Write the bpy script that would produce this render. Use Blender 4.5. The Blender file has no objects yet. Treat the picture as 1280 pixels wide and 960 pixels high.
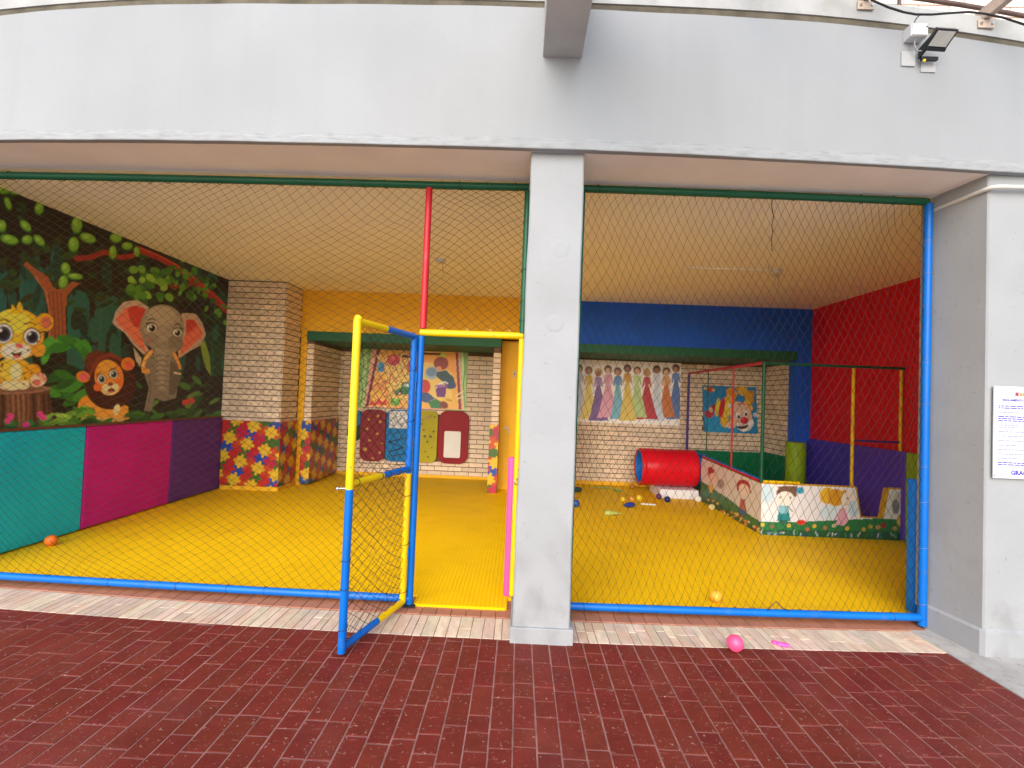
import bpy, bmesh, math, random
import numpy as np
from mathutils import Vector, Matrix

# ------------------------------------------------------------------ camera, sky, sun, exposure
scene = bpy.context.scene
COL = scene.collection
R = math.radians

cam_data = bpy.data.cameras.new('camera')
cam_data.sensor_width = 36.0
cam_data.lens = 600.0 / 1280.0 * 36.0
cam_data.clip_start = 0.05
cam_data.clip_end = 500.0
camera = bpy.data.objects.new('camera', cam_data)
COL.objects.link(camera)
yaw, pitch, roll = R(0.922), R(1.588), R(2.25)
fwd = Vector((-math.sin(yaw) * math.cos(pitch), math.cos(yaw) * math.cos(pitch), math.sin(pitch)))
r0 = Vector((math.cos(yaw), math.sin(yaw), 0)); u0 = r0.cross(fwd)
rt = r0 * math.cos(roll) + u0 * math.sin(roll)
up = -r0 * math.sin(roll) + u0 * math.cos(roll)
M = Matrix((rt, up, -fwd)).transposed().to_4x4()
M.translation = Vector((0, -3.32, 1.44))
camera.matrix_world = M
scene.camera = camera

SUN_ELEV, SUN_AZ = 31.0, 195.0          # degrees; azimuth clockwise from +Y (the play room looks towards -Y)
world = bpy.data.worlds.new('World'); scene.world = world; world.use_nodes = True
nt = world.node_tree; nt.nodes.clear()
sky = nt.nodes.new('ShaderNodeTexSky'); sky.sky_type = 'NISHITA'; sky.sun_disc = False
sky.sun_elevation = R(SUN_ELEV); sky.sun_rotation = R(SUN_AZ)
sky.air_density = 1.0; sky.dust_density = 1.5; sky.ozone_density = 1.0
bg = nt.nodes.new('ShaderNodeBackground'); bg.inputs['Strength'].default_value = 0.15
wo = nt.nodes.new('ShaderNodeOutputWorld')
nt.links.new(sky.outputs[0], bg.inputs[0]); nt.links.new(bg.outputs[0], wo.inputs[0])

sun_data = bpy.data.lights.new('sun', 'SUN')
sun_data.energy = 1.5; sun_data.angle = R(60); sun_data.color = (1.0, 0.965, 0.92)
sun = bpy.data.objects.new('sun', sun_data); COL.objects.link(sun)
d = Vector((math.sin(R(SUN_AZ)) * math.cos(R(SUN_ELEV)), math.cos(R(SUN_AZ)) * math.cos(R(SUN_ELEV)), math.sin(R(SUN_ELEV))))
sun.rotation_euler = d.to_track_quat('Z', 'Y').to_euler()
sun.location = d * 30

scene.render.engine = 'CYCLES'
scene.view_settings.view_transform = 'Standard'
scene.view_settings.look = 'None'
scene.view_settings.gamma = 1.0
scene.view_settings.use_curve_mapping = False
scene.view_settings.exposure = 1.22
scene.cycles.max_bounces = 14
scene.cycles.diffuse_bounces = 10
scene.cycles.glossy_bounces = 3
scene.cycles.sample_clamp_indirect = 8.0
scene.cycles.use_denoising = True

rnd = random.Random(11)

# ------------------------------------------------------------------ helpers
ORG = {}
def tag(o, label=None, cat=None, group=None, kind=None):
    if label: o['label'] = label
    if cat: o['category'] = cat
    if group: o['group'] = group
    if kind: o['kind'] = kind
    return o
def thing(name, label, cat, loc=(0, 0, 0), group=None):
    o = bpy.data.objects.new(name, None); COL.objects.link(o)
    o.empty_display_size = 0.1
    o.location = loc; ORG[o] = Vector(loc)
    return tag(o, label, cat, group)
def link(name, me, parent=None, at=None, rot=None):
    """link mesh data; with `at` the mesh is local and set down at a world place under its parent"""
    o = bpy.data.objects.new(name, me); COL.objects.link(o)
    p = ORG[parent] if parent is not None else Vector((0, 0, 0))
    if at is not None:
        o.location = Vector(at) - p; ORG[o] = Vector(at)
    else:
        o.location = -p if parent is not None else (0, 0, 0); ORG[o] = Vector((0, 0, 0))
    if parent is not None: o.parent = parent
    if rot is not None: o.rotation_euler = rot
    return o
class MB:
    """collects shapes in world coordinates; build() links them as one mesh object"""
    def __init__(s): s.v = []; s.f = []; s.sm = []
    def add(s, vs, fs, smooth=False):
        n = len(s.v); s.v += [tuple(q) for q in vs]
        for f in fs: s.f.append(tuple(n + i for i in f)); s.sm.append(smooth)
        return s
    def box(s, x0, x1, y0, y1, z0, z1):
        return s.add([(x0,y0,z0),(x1,y0,z0),(x1,y1,z0),(x0,y1,z0),(x0,y0,z1),(x1,y0,z1),(x1,y1,z1),(x0,y1,z1)],
                     [(0,3,2,1),(4,5,6,7),(0,1,5,4),(1,2,6,5),(2,3,7,6),(3,0,4,7)])
    def prism(s, poly, o, u, v, w):
        """extrude 2-D poly (in u,v at o) by vector w"""
        o, u, v, w = Vector(o), Vector(u), Vector(v), Vector(w); n = len(poly)
        a = [o + u * p[0] + v * p[1] for p in poly]; b = [q + w for q in a]
        fs = [tuple(range(n)), tuple(range(2 * n - 1, n - 1, -1))]
        fs += [(i, n + i, n + (i + 1) % n, (i + 1) % n) for i in range(n)]
        return s.add(a + b, fs)
    def tube(s, pts, r, n=10, caps=True, rr=None):
        pts = [Vector(p) for p in pts]; rings = []
        t0 = (pts[1] - pts[0]).normalized()
        ref = Vector((0, 0, 1)) if abs(t0.z) < 0.9 else Vector((1, 0, 0))
        a = t0.cross(ref).normalized()
        for i, p in enumerate(pts):
            t = (pts[min(i + 1, len(pts) - 1)] - pts[max(i - 1, 0)]).normalized()
            a = (a - t * a.dot(t)).normalized(); b = t.cross(a)
            q = rr[i] if rr else r
            rings.append([p + a * q * math.cos(2 * math.pi * k / n) + b * q * math.sin(2 * math.pi * k / n) for k in range(n)])
        vs = [q for ring in rings for q in ring]; fs = []
        for i in range(len(pts) - 1):
            for k in range(n):
                fs.append((i * n + k, i * n + (k + 1) % n, (i + 1) * n + (k + 1) % n, (i + 1) * n + k))
        s.add(vs, fs, True)
        if caps:
            s.add(rings[0], [tuple(range(n - 1, -1, -1))]); s.add(rings[-1], [tuple(range(n))])
        return s
    def ball(s, c, r, nu=20, nv=12, sc=(1, 1, 1), dent=0.0, seed=0):
        c = Vector(c); vs = [c + Vector((0, 0, -r * sc[2]))]; g = random.Random(seed); ph = g.uniform(0, 6)
        for j in range(1, nv):
            t = math.pi * j / nv
            for i in range(nu):
                q = 2 * math.pi * i / nu
                k = 1 + dent * math.sin(2 * q + ph) * math.sin(t) ** 2
                vs.append(c + Vector((r * k * sc[0] * math.sin(t) * math.cos(q), r * k * sc[1] * math.sin(t) * math.sin(q), -r * sc[2] * math.cos(t))))
        vs.append(c + Vector((0, 0, r * sc[2]))); fs = []
        for i in range(nu): fs.append((0, 1 + (i + 1) % nu, 1 + i))
        for j in range(nv - 2):
            for i in range(nu):
                a = 1 + j * nu + i; b = 1 + j * nu + (i + 1) % nu
                fs.append((a, b, b + nu, a + nu))
        e = len(vs) - 1; q0 = 1 + (nv - 2) * nu
        for i in range(nu): fs.append((e, q0 + i, q0 + (i + 1) % nu))
        return s.add(vs, fs, True)
    def mesh(s, name, mat, bevel=0.0, seg=2, local=None):
        me = bpy.data.meshes.new(name)
        vs = s.v if local is None else [tuple(Vector(q) - Vector(local)) for q in s.v]
        me.from_pydata(vs, [], s.f)
        me.polygons.foreach_set('use_smooth', s.sm)
        if bevel > 0:
            bm = bmesh.new(); bm.from_mesh(me)
            ed = [e for e in bm.edges if len(e.link_faces) == 2 and e.calc_face_angle(0) > 0.6]
            bmesh.ops.bevel(bm, geom=ed, offset=bevel, offset_type='OFFSET', segments=seg, profile=0.6, affect='EDGES', clamp_overlap=True)
            bm.to_mesh(me); bm.free()
        if mat: me.materials.append(mat)
        me.update(); return me
    def build(s, name, mat, parent=None, bevel=0.0, seg=2):
        return link(name, s.mesh(name, mat, bevel, seg), parent)

def hexlin(h):
    c = [int(h[i:i + 2], 16) / 255 for i in (0, 2, 4)]
    return [x / 12.92 if x <= 0.04045 else ((x + 0.055) / 1.055) ** 2.4 for x in c]

MATS = {}
def mat(name, col, rough=0.6, var=0.12, scale=6.0, bump=0.0, bscale=60.0, metal=0.0, coat=0.0, objrand=0.0, spec=0.3, stretch=(1, 1, 1), hue=0.0):
    """principled material: base colour with world-space noise, optional per-object variation and fine relief"""
    if name in MATS: return MATS[name]
    m = bpy.data.materials.new(name); m.use_nodes = True; t = m.node_tree; N = t.nodes; Lk = t.links
    b = N['Principled BSDF']
    if isinstance(col, str): col = hexlin(col)
    b.inputs['Roughness'].default_value = rough; b.inputs['Metallic'].default_value = metal
    b.inputs['Coat Weight'].default_value = coat; b.inputs['Specular IOR Level'].default_value = spec
    g = N.new('ShaderNodeNewGeometry'); mp = N.new('ShaderNodeMapping'); mp.inputs['Scale'].default_value = stretch
    Lk.new(g.outputs['Position'], mp.inputs['Vector'])
    no = N.new('ShaderNodeTexNoise'); no.inputs['Scale'].default_value = scale; no.inputs['Detail'].default_value = 5
    Lk.new(mp.outputs[0], no.inputs['Vector'])
    mr = N.new('ShaderNodeMapRange'); mr.inputs[1].default_value = 0.3; mr.inputs[2].default_value = 0.7
    mr.inputs[3].default_value = 1 - var; mr.inputs[4].default_value = 1 + var
    Lk.new(no.outputs['Fac'], mr.inputs[0])
    hs = N.new('ShaderNodeHueSaturation'); hs.inputs['Color'].default_value = (*col, 1)
    val = mr.outputs[0]
    if objrand or hue:
        oi = N.new('ShaderNodeObjectInfo'); r2 = N.new('ShaderNodeMapRange')
        r2.inputs[3].default_value = 1 - objrand; r2.inputs[4].default_value = 1 + objrand
        Lk.new(oi.outputs['Random'], r2.inputs[0])
        mu = N.new('ShaderNodeMath'); mu.operation = 'MULTIPLY'; Lk.new(val, mu.inputs[0]); Lk.new(r2.outputs[0], mu.inputs[1]); val = mu.outputs[0]
        if hue:
            w = N.new('ShaderNodeMath'); w.operation = 'MULTIPLY'; w.inputs[1].default_value = 17.31; Lk.new(oi.outputs['Random'], w.inputs[0])
            fr = N.new('ShaderNodeMath'); fr.operation = 'FRACT'; Lk.new(w.outputs[0], fr.inputs[0])
            r3 = N.new('ShaderNodeMapRange'); r3.inputs[3].default_value = 0.5 - hue; r3.inputs[4].default_value = 0.5 + hue
            Lk.new(fr.outputs[0], r3.inputs[0]); Lk.new(r3.outputs[0], hs.inputs['Hue'])
    Lk.new(val, hs.inputs['Value']); Lk.new(hs.outputs[0], b.inputs['Base Color'])
    if bump:
        n2 = N.new('ShaderNodeTexNoise'); n2.inputs['Scale'].default_value = bscale; n2.inputs['Detail'].default_value = 4
        Lk.new(mp.outputs[0], n2.inputs['Vector'])
        bp = N.new('ShaderNodeBump'); bp.inputs['Strength'].default_value = bump; bp.inputs['Distance'].default_value = 0.004
        Lk.new(n2.outputs['Fac'], bp.inputs['Height']); Lk.new(bp.outputs[0], b.inputs['Normal'])
    MATS[name] = m; return m

def nodes_of(m):
    return m.node_tree.nodes, m.node_tree.links, m.node_tree.nodes['Principled BSDF']
def mix_in(m, fac, col):
    """lay a second colour over the base colour where fac is 1"""
    N, Lk, b = nodes_of(m); src = b.inputs['Base Color'].links[0].from_socket
    mx = N.new('ShaderNodeMix'); mx.data_type = 'RGBA'
    Lk.new(src, mx.inputs[6]); mx.inputs[7].default_value = (*(hexlin(col) if isinstance(col, str) else col), 1)
    Lk.new(fac, mx.inputs[0]); Lk.new(mx.outputs[2], b.inputs['Base Color'])
def noise_mask(m, scale, lo, hi, stretch=(1, 1, 1), detail=4, amount=1.0):
    N, Lk, b = nodes_of(m)
    g = N.new('ShaderNodeNewGeometry'); mp = N.new('ShaderNodeMapping'); mp.inputs['Scale'].default_value = stretch
    Lk.new(g.outputs['Position'], mp.inputs['Vector'])
    no = N.new('ShaderNodeTexNoise'); no.inputs['Scale'].default_value = scale; no.inputs['Detail'].default_value = detail
    Lk.new(mp.outputs[0], no.inputs['Vector'])
    mr = N.new('ShaderNodeMapRange'); mr.inputs[1].default_value = lo; mr.inputs[2].default_value = hi; mr.inputs[4].default_value = amount
    Lk.new(no.outputs['Fac'], mr.inputs[0]); return mr.outputs[0]

# print material: colours come from the sheet's own colour attribute
def print_mat(name, rough=0.45):
    m = bpy.data.materials.new(name); m.use_nodes = True; N, Lk, b = nodes_of(m)
    a = N.new('ShaderNodeAttribute'); a.attribute_name = 'print'
    Lk.new(a.outputs['Color'], b.inputs['Base Color']); b.inputs['Roughness'].default_value = rough
    return m

class Canvas:
    """a flat print drawn in the sheet's own metres (u, v), kept as vertex colours of a fine grid"""
    def __init__(s, u0, u1, v0, v1, res, bgcol, gain=1.0):
        s.nu = int(round((u1 - u0) / res)) + 1; s.nv = int(round((v1 - v0) / res)) + 1
        s.u = np.linspace(u0, u1, s.nu); s.v = np.linspace(v0, v1, s.nv); s.res = res
        s.c = np.empty((s.nv, s.nu, 3), dtype=np.float32); s.c[:] = hexlin(bgcol)
        s.gain = gain
    def _win(s, a, b, c, d):
        i0 = np.searchsorted(s.u, a - s.res); i1 = np.searchsorted(s.u, b + s.res)
        j0 = np.searchsorted(s.v, c - s.res); j1 = np.searchsorted(s.v, d + s.res)
        return slice(j0, j1), slice(i0, i1)
    def _put(s, w, al, col):
        al = al[..., None]; s.c[w] = s.c[w] * (1 - al) + np.minimum(np.array(hexlin(col)) * s.gain, 0.92) * al
    def ops(s, lst, du=0.0, dv=0.0):
        for op in lst:
            if op[0] == 'e':
                _, col, cx, cy, ax, ay, bx, by = op; cx += du; cy += dv
                ex = math.hypot(ax, bx); ey = math.hypot(ay, by); w = s._win(cx - ex, cx + ex, cy - ey, cy + ey)
                U, V = np.meshgrid(s.u[w[1]] - cx, s.v[w[0]] - cy)
                if U.size == 0: continue
                det = ax * by - ay * bx
                if abs(det) < 1e-9: continue
                p = (U * by - V * bx) / det; q = (-U * ay + V * ax) / det
                r = np.sqrt(p * p + q * q) + 1e-6; soft = s.res / max(min(math.hypot(ax, ay), math.hypot(bx, by)), 1e-4)
                s._put(w, np.clip((1 - r) / soft + 0.5, 0, 1), col)
            elif op[0] == 'p':
                pts = [(x + du, y + dv) for x, y in op[2]]
                xs = [p[0] for p in pts]; ys = [p[1] for p in pts]; w = s._win(min(xs), max(xs), min(ys), max(ys))
                U, V = np.meshgrid(s.u[w[1]], s.v[w[0]])
                if U.size == 0: continue
                ins = np.zeros(U.shape, bool)
                for k in range(len(pts)):
                    x1, y1 = pts[k]; x2, y2 = pts[k - 1]
                    if y1 == y2: continue
                    ins ^= ((y1 > V) != (y2 > V)) & (U < (x2 - x1) * (V - y1) / (y2 - y1) + x1)
                s._put(w, ins.astype(np.float32), op[1])
            else:
                _, col, wd, pts = op; pts = [(x + du, y + dv) for x, y in pts]
                xs = [p[0] for p in pts]; ys = [p[1] for p in pts]; w = s._win(min(xs) - wd, max(xs) + wd, min(ys) - wd, max(ys) + wd)
                U, V = np.meshgrid(s.u[w[1]], s.v[w[0]])
                if U.size == 0: continue
                D = np.full(U.shape, 9.0)
                for (x1, y1), (x2, y2) in zip(pts[:-1], pts[1:]):
                    dx, dy = x2 - x1, y2 - y1; l2 = dx * dx + dy * dy + 1e-9
                    t = np.clip(((U - x1) * dx + (V - y1) * dy) / l2, 0, 1)
                    D = np.minimum(D, np.hypot(U - x1 - t * dx, V - y1 - t * dy))
                s._put(w, np.clip((wd / 2 - D) / s.res + 0.5, 0, 1), col)
        return s
    def mesh(s, name, place, material, keep=None):
        """place(U, V) -> (x, y, z) arrays"""
        U, V = np.meshgrid(s.u, s.v); X, Y, Z = place(U, V)
        co = np.stack([X.ravel(), Y.ravel(), Z.ravel()], 1)
        I = np.arange(s.nu * s.nv).reshape(s.nv, s.nu)
        q = np.stack([I[:-1, :-1], I[:-1, 1:], I[1:, 1:], I[1:, :-1]], -1)
        if keep is not None:
            k = keep(U, V); kk = k[:-1, :-1] & k[:-1, 1:] & k[1:, 1:] & k[1:, :-1]; q = q[kk]
        q = q.reshape(-1, 4)
        me = bpy.data.meshes.new(name)
        me.vertices.add(len(co)); me.vertices.foreach_set('co', co.astype(np.float32).ravel())
        me.loops.add(q.size); me.loops.foreach_set('vertex_index', q.astype(np.int32).ravel())
        me.polygons.add(len(q)); me.polygons.foreach_set('loop_start', np.arange(0, q.size, 4, dtype=np.int32))
        me.update(calc_edges=True)
        at = me.color_attributes.new('print', 'FLOAT_COLOR', 'POINT')
        rgba = np.ones((len(co), 4), np.float32); rgba[:, :3] = s.c.reshape(-1, 3)
        at.data.foreach_set('color', rgba.ravel())
        me.materials.append(material); me.validate(); return me

# ------------------------------------------------------------------ artwork (u, v in metres on each sheet)
MURAL = [
('p','175a4e',[(0.384,1.938),(0.362,2.288),(0.386,2.364),(0.416,2.392),(0.45,2.376),(0.484,2.314),(0.501,1.958)]),('s','23695c',0.012,[(0.385,2.294),(0.387,2.161),(0.407,1.942)]),
('p','17574a',[(0.603,1.923),(0.579,2.293),(0.606,2.374),(0.682,2.416),(0.765,2.411),(0.805,2.344),(0.824,1.958)]),('s','23695c',0.012,[(0.604,2.299),(0.607,2.158),(0.629,1.927)]),
('p','195a4c',[(1.059,1.476),(1.011,2.166),(1.045,2.255),(1.115,2.294),(1.191,2.28),(1.239,2.205),(1.282,1.486)]),('s','23695c',0.012,[(1.043,2.173),(1.055,1.877),(1.091,1.477)]),
('p','1c5646',[(1.388,1.49),(1.338,2.185),(1.376,2.281),(1.462,2.323),(1.555,2.31),(1.611,2.229),(1.655,1.502)]),('s','23695c',0.012,[(1.374,2.192),(1.386,1.897),(1.424,1.492)]),
('p','14382c',[(0.836,2.316),(0.819,2.568),(0.849,2.656),(0.877,2.687),(0.908,2.668),(0.951,2.601),(0.96,2.347)]),('s','23695c',0.012,[(0.847,2.576),(0.845,2.497),(0.864,2.323)]),
('p','163f2c',[(2.155,1.525),(2.111,2.084),(2.163,2.195),(2.217,2.232),(2.277,2.204),(2.35,2.11),(2.383,1.535)]),('s','23695c',0.012,[(2.159,2.091),(2.164,1.873),(2.204,1.527)]),
('p','173a20',[(3.097,1.567),(3.044,2.168),(3.117,2.298),(3.217,2.347),(3.326,2.32),(3.429,2.21),(3.467,1.584)]),('s','23695c',0.012,[(3.11,2.177),(3.114,1.949),(3.164,1.57)]),
('p','2c5a2c',[(1.755,2.11),(1.726,2.501),(1.771,2.608),(1.823,2.647),(1.88,2.627),(1.944,2.544),(1.964,2.144)]),('s','23695c',0.012,[(1.768,2.511),(1.768,2.372),(1.798,2.117)]),
('e','12362c',1.022,2.342,0.026,0.008,0.014,-0.1),('e','12362c',0.513,1.868,0.021,0.006,0.015,-0.079),('e','16281a',1.599,2.598,0.036,0.008,0.0,-0.083),
('e','215646',3.175,2.158,0.056,0.007,0.005,-0.108),('e','16281a',0.645,1.978,0.023,0.0,-0.006,-0.075),('e','1a4a3c',0.748,1.827,0.032,0.012,0.027,-0.092),
('e','16281a',0.497,2.161,0.031,0.006,0.002,-0.072),('e','1a4a3c',1.35,2.243,0.058,0.01,0.003,-0.081),('e','215646',1.599,1.573,0.042,0.01,0.048,-0.159),
('e','1a4a3c',1.297,1.693,0.067,-0.008,-0.017,-0.097),('e','0f2a20',0.551,1.824,0.029,0.005,0.005,-0.076),('e','12362c',2.435,2.806,0.105,0.022,-0.004,-0.13),
('e','16281a',0.53,1.679,0.048,0.01,0.019,-0.114),('e','12362c',1.209,1.787,0.065,0.004,0.001,-0.09),('e','0f2a20',1.451,2.364,0.034,0.009,0.011,-0.081),
('e','215646',2.748,2.87,0.074,0.028,0.037,-0.099),('e','215646',1.312,1.939,0.069,0.013,0.017,-0.122),('e','1a4a3c',0.815,2.364,0.029,0.007,0.005,-0.07),
('e','12362c',1.731,2.369,0.039,0.006,0.002,-0.12),('e','16281a',1.008,2.367,0.06,0.008,-0.006,-0.116),('e','16281a',1.408,1.566,0.044,0.01,0.028,-0.094),
('e','12362c',1.853,2.661,0.085,0.036,0.034,-0.101),('e','16281a',1.752,2.582,0.039,0.012,0.011,-0.069),('e','16281a',0.478,1.506,0.028,-0.006,-0.013,-0.097),
('e','12362c',1.793,2.106,0.077,0.014,0.016,-0.17),('e','12362c',1.413,2.516,0.062,0.017,0.011,-0.132),('e','1a4a3c',2.095,2.096,0.091,0.025,0.038,-0.12),
('e','16281a',1.573,2.631,0.043,0.019,0.039,-0.115),('e','1a4a3c',2.691,2.182,0.071,0.01,0.006,-0.101),('e','16281a',1.513,1.861,0.067,-0.002,-0.02,-0.163),
('e','1a4a3c',2.563,1.715,0.056,-0.001,-0.01,-0.133),('e','215646',3.426,1.827,0.079,-0.004,-0.049,-0.182),('e','0f2a20',1.388,1.486,0.07,0.011,0.021,-0.092),
('e','1a4a3c',0.815,2.243,0.038,0.006,0.002,-0.139),('e','0f2a20',0.44,1.471,0.04,-0.001,-0.001,-0.051),('e','1a4a3c',3.019,1.806,0.088,-0.001,-0.013,-0.1),
('e','215646',1.092,1.626,0.041,0.011,0.035,-0.12),('e','12362c',0.733,1.399,0.025,-0.003,-0.01,-0.127),('e','215646',0.697,1.569,0.041,0.002,0.003,-0.079),
('e','12362c',0.614,2.382,0.036,0.011,0.013,-0.126),('e','1a4a3c',2.848,1.724,0.048,0.004,0.008,-0.101),('e','16281a',2.336,2.407,0.067,0.003,-0.016,-0.085),
('e','16281a',1.115,2.015,0.057,0.0,-0.01,-0.104),('e','1a4a3c',2.784,2.801,0.085,0.023,0.01,-0.074),('e','1a4a3c',0.714,2.42,0.026,0.004,-0.004,-0.091),
('e','16281a',1.639,2.269,0.057,0.005,-0.01,-0.113),('e','1a4a3c',2.797,2.92,0.067,0.017,0.014,-0.174),('e','12362c',1.696,1.725,0.053,0.004,0.009,-0.126),
('e','215646',1.545,1.795,0.053,0.005,0.01,-0.143),('e','0f2a20',0.882,1.907,0.054,0.016,0.029,-0.127),('e','215646',1.345,2.103,0.045,0.013,0.014,-0.06),
('e','12362c',0.55,1.713,0.046,0.0,-0.002,-0.059),('e','1a4a3c',1.947,2.577,0.088,0.006,-0.018,-0.091),('e','1a4a3c',1.225,2.0,0.032,0.005,0.006,-0.097),
('e','0f2a20',1.06,2.301,0.028,0.008,0.014,-0.085),('e','215646',1.399,1.767,0.042,0.004,0.008,-0.12),('e','1a4a3c',0.554,1.402,0.047,0.008,0.009,-0.054),
('e','0f2a20',0.497,1.6,0.041,-0.004,-0.011,-0.114),('e','215646',2.085,1.504,0.045,0.0,0.005,-0.172),('e','12362c',2.078,2.683,0.083,0.009,-0.015,-0.089),
('e','12362c',0.891,2.456,0.051,0.005,-0.007,-0.06),('e','215646',0.55,1.522,0.018,0.002,0.013,-0.13),('e','12362c',3.023,2.065,0.089,0.022,0.04,-0.101),
('e','1a4a3c',0.675,2.361,0.05,0.012,0.006,-0.103),('e','1a4a3c',0.79,1.975,0.03,-0.002,-0.021,-0.122),('e','16281a',0.446,2.331,0.034,0.01,0.005,-0.06),
('e','215646',3.043,2.904,0.103,0.014,-0.031,-0.159),('e','1a4a3c',3.251,2.619,0.138,0.014,-0.021,-0.131),('e','215646',2.16,1.939,0.097,-0.001,-0.026,-0.184),
('e','0f2a20',0.444,1.744,0.03,0.001,-0.001,-0.049),('e','0f2a20',1.184,1.972,0.047,0.018,0.037,-0.114),('e','12362c',0.736,2.15,0.029,-0.001,-0.022,-0.137),
('e','0f2a20',1.604,2.365,0.04,0.011,0.013,-0.076),('e','1a4a3c',0.545,2.099,0.025,0.01,0.028,-0.105),('e','16281a',2.525,2.717,0.044,0.014,0.016,-0.069),
('e','16281a',0.855,1.837,0.051,-0.004,-0.008,-0.064),('e','0f2a20',2.447,2.031,0.089,0.018,0.03,-0.127),('e','16281a',1.812,2.542,0.066,0.008,-0.016,-0.147),
('e','16281a',0.664,1.874,0.036,0.014,0.034,-0.111),('e','1a4a3c',2.105,1.709,0.041,0.001,-0.0,-0.069),('e','215646',3.206,2.495,0.1,0.014,-0.001,-0.168),
('e','12362c',2.052,2.127,0.062,-0.0,-0.014,-0.073),('e','16281a',2.868,2.883,0.051,0.017,0.046,-0.162),('e','1a4a3c',0.527,2.109,0.025,0.006,0.008,-0.1),
('e','0f2a20',2.636,2.846,0.099,0.021,-0.002,-0.153),('e','0f2a20',0.525,2.225,0.038,0.007,0.001,-0.105),('e','215646',0.65,1.914,0.028,0.002,-0.003,-0.106),
('e','16281a',2.014,2.391,0.051,0.005,-0.011,-0.12),('e','0f2a20',3.408,2.237,0.14,0.041,0.102,-0.198),('e','215646',1.41,1.628,0.073,-0.007,-0.016,-0.096),
('e','1d3a14',3.031,2.855,0.06,-0.036,-0.048,-0.036),('e','2a3412',0.652,2.115,0.054,0.048,0.016,-0.021),('e','1d3a14',2.896,2.609,0.09,-0.004,-0.024,-0.053),
('e','173016',1.239,2.276,0.048,-0.026,-0.017,-0.023),('e','173016',0.414,2.155,0.031,-0.009,-0.01,-0.03),('e','2a3412',2.904,2.727,0.065,-0.025,-0.036,-0.034),
('e','2a3412',0.555,1.993,0.033,0.06,0.017,-0.009),('e','22461a',1.976,2.43,0.075,0.014,0.002,-0.028),('e','173016',0.734,2.571,0.069,0.002,-0.006,-0.032),
('e','22461a',2.993,2.346,0.138,-0.024,-0.018,-0.028),('e','2a3412',1.357,2.266,0.071,0.008,-0.002,-0.038),('e','2a3412',0.699,2.528,0.027,-0.031,-0.023,-0.024),
('e','2a3412',0.898,2.307,0.038,0.05,0.024,-0.016),('e','173016',1.88,2.859,0.085,0.051,0.016,-0.026),('e','22461a',2.312,2.61,0.084,0.013,-0.002,-0.029),
('e','22461a',1.01,2.589,0.077,0.037,0.008,-0.03),('e','173016',1.247,2.461,0.057,0.015,0.002,-0.034),('e','22461a',1.68,2.628,0.055,0.026,0.014,-0.036),
('e','2a3412',1.91,2.583,0.055,0.09,0.046,-0.011),('e','173016',0.463,2.207,0.037,0.063,0.018,-0.011),('e','173016',3.073,2.366,0.116,0.105,0.04,-0.016),
('e','1d3a14',0.674,2.419,0.068,-0.003,-0.007,-0.03),('e','1d3a14',2.335,2.59,0.065,0.008,-0.004,-0.027),('e','22461a',0.472,2.202,0.051,0.02,0.004,-0.024),
('e','2a3412',2.31,2.84,0.102,0.046,0.015,-0.033),('e','1d3a14',0.818,2.353,0.05,0.039,0.018,-0.027),('e','22461a',1.034,2.146,0.051,0.039,0.014,-0.017),
('e','2a3412',3.212,2.51,0.068,-0.03,-0.036,-0.03),('e','22461a',1.893,2.854,0.081,0.068,0.032,-0.026),('e','173016',0.441,2.593,0.02,0.046,0.019,-0.006),
('e','1d3a14',0.98,2.133,0.042,0.026,0.017,-0.03),('e','22461a',2.542,2.754,0.059,0.062,0.051,-0.02),('e','22461a',1.848,2.438,0.047,0.067,0.043,-0.015),
('e','1d3a14',1.777,2.177,0.046,0.045,0.038,-0.025),('e','173016',0.454,2.88,0.041,0.036,0.011,-0.021),('e','22461a',0.567,2.86,0.029,-0.025,-0.014,-0.018),
('e','173016',2.24,2.888,0.125,0.047,0.011,-0.044),('e','1d3a14',0.559,2.861,0.029,0.046,0.023,-0.014),('e','2a3412',3.206,2.782,0.14,-0.032,-0.032,-0.036),
('e','22461a',0.561,2.222,0.034,0.037,0.019,-0.021),('e','1d3a14',1.15,2.108,0.071,-0.004,-0.005,-0.024),('e','173016',1.215,2.593,0.038,0.032,0.022,-0.027),
('e','2a3412',2.294,2.271,0.058,-0.045,-0.034,-0.024),('e','2a3412',0.485,2.171,0.058,-0.018,-0.008,-0.02),('e','1d3a14',1.772,2.272,0.054,0.013,0.004,-0.026),
('e','173016',3.205,2.371,0.139,-0.043,-0.047,-0.049),('e','1d3a14',0.631,2.442,0.052,-0.026,-0.016,-0.028),('e','2a3412',2.374,2.488,0.116,-0.031,-0.025,-0.034),
('e','173016',1.754,2.509,0.057,0.079,0.027,-0.01),('e','2a3412',0.455,2.371,0.022,0.035,0.016,-0.011),('e','22461a',0.528,2.302,0.032,-0.007,-0.009,-0.024),
('e','173016',1.314,2.722,0.056,0.05,0.025,-0.024),('e','1d3a14',1.6,2.277,0.083,0.053,0.016,-0.021),('e','2a3412',0.888,2.693,0.038,0.035,0.013,-0.015),
('e','22461a',0.696,2.056,0.026,-0.036,-0.019,-0.016),('e','1d3a14',1.477,2.728,0.053,0.07,0.037,-0.016),('e','173016',1.424,2.216,0.085,0.052,0.011,-0.017),
('e','22461a',0.585,2.749,0.051,-0.03,-0.014,-0.021),('e','1d3a14',1.321,2.7,0.049,0.003,-0.007,-0.033),('e','22461a',0.79,2.578,0.019,0.037,0.03,-0.01),
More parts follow.
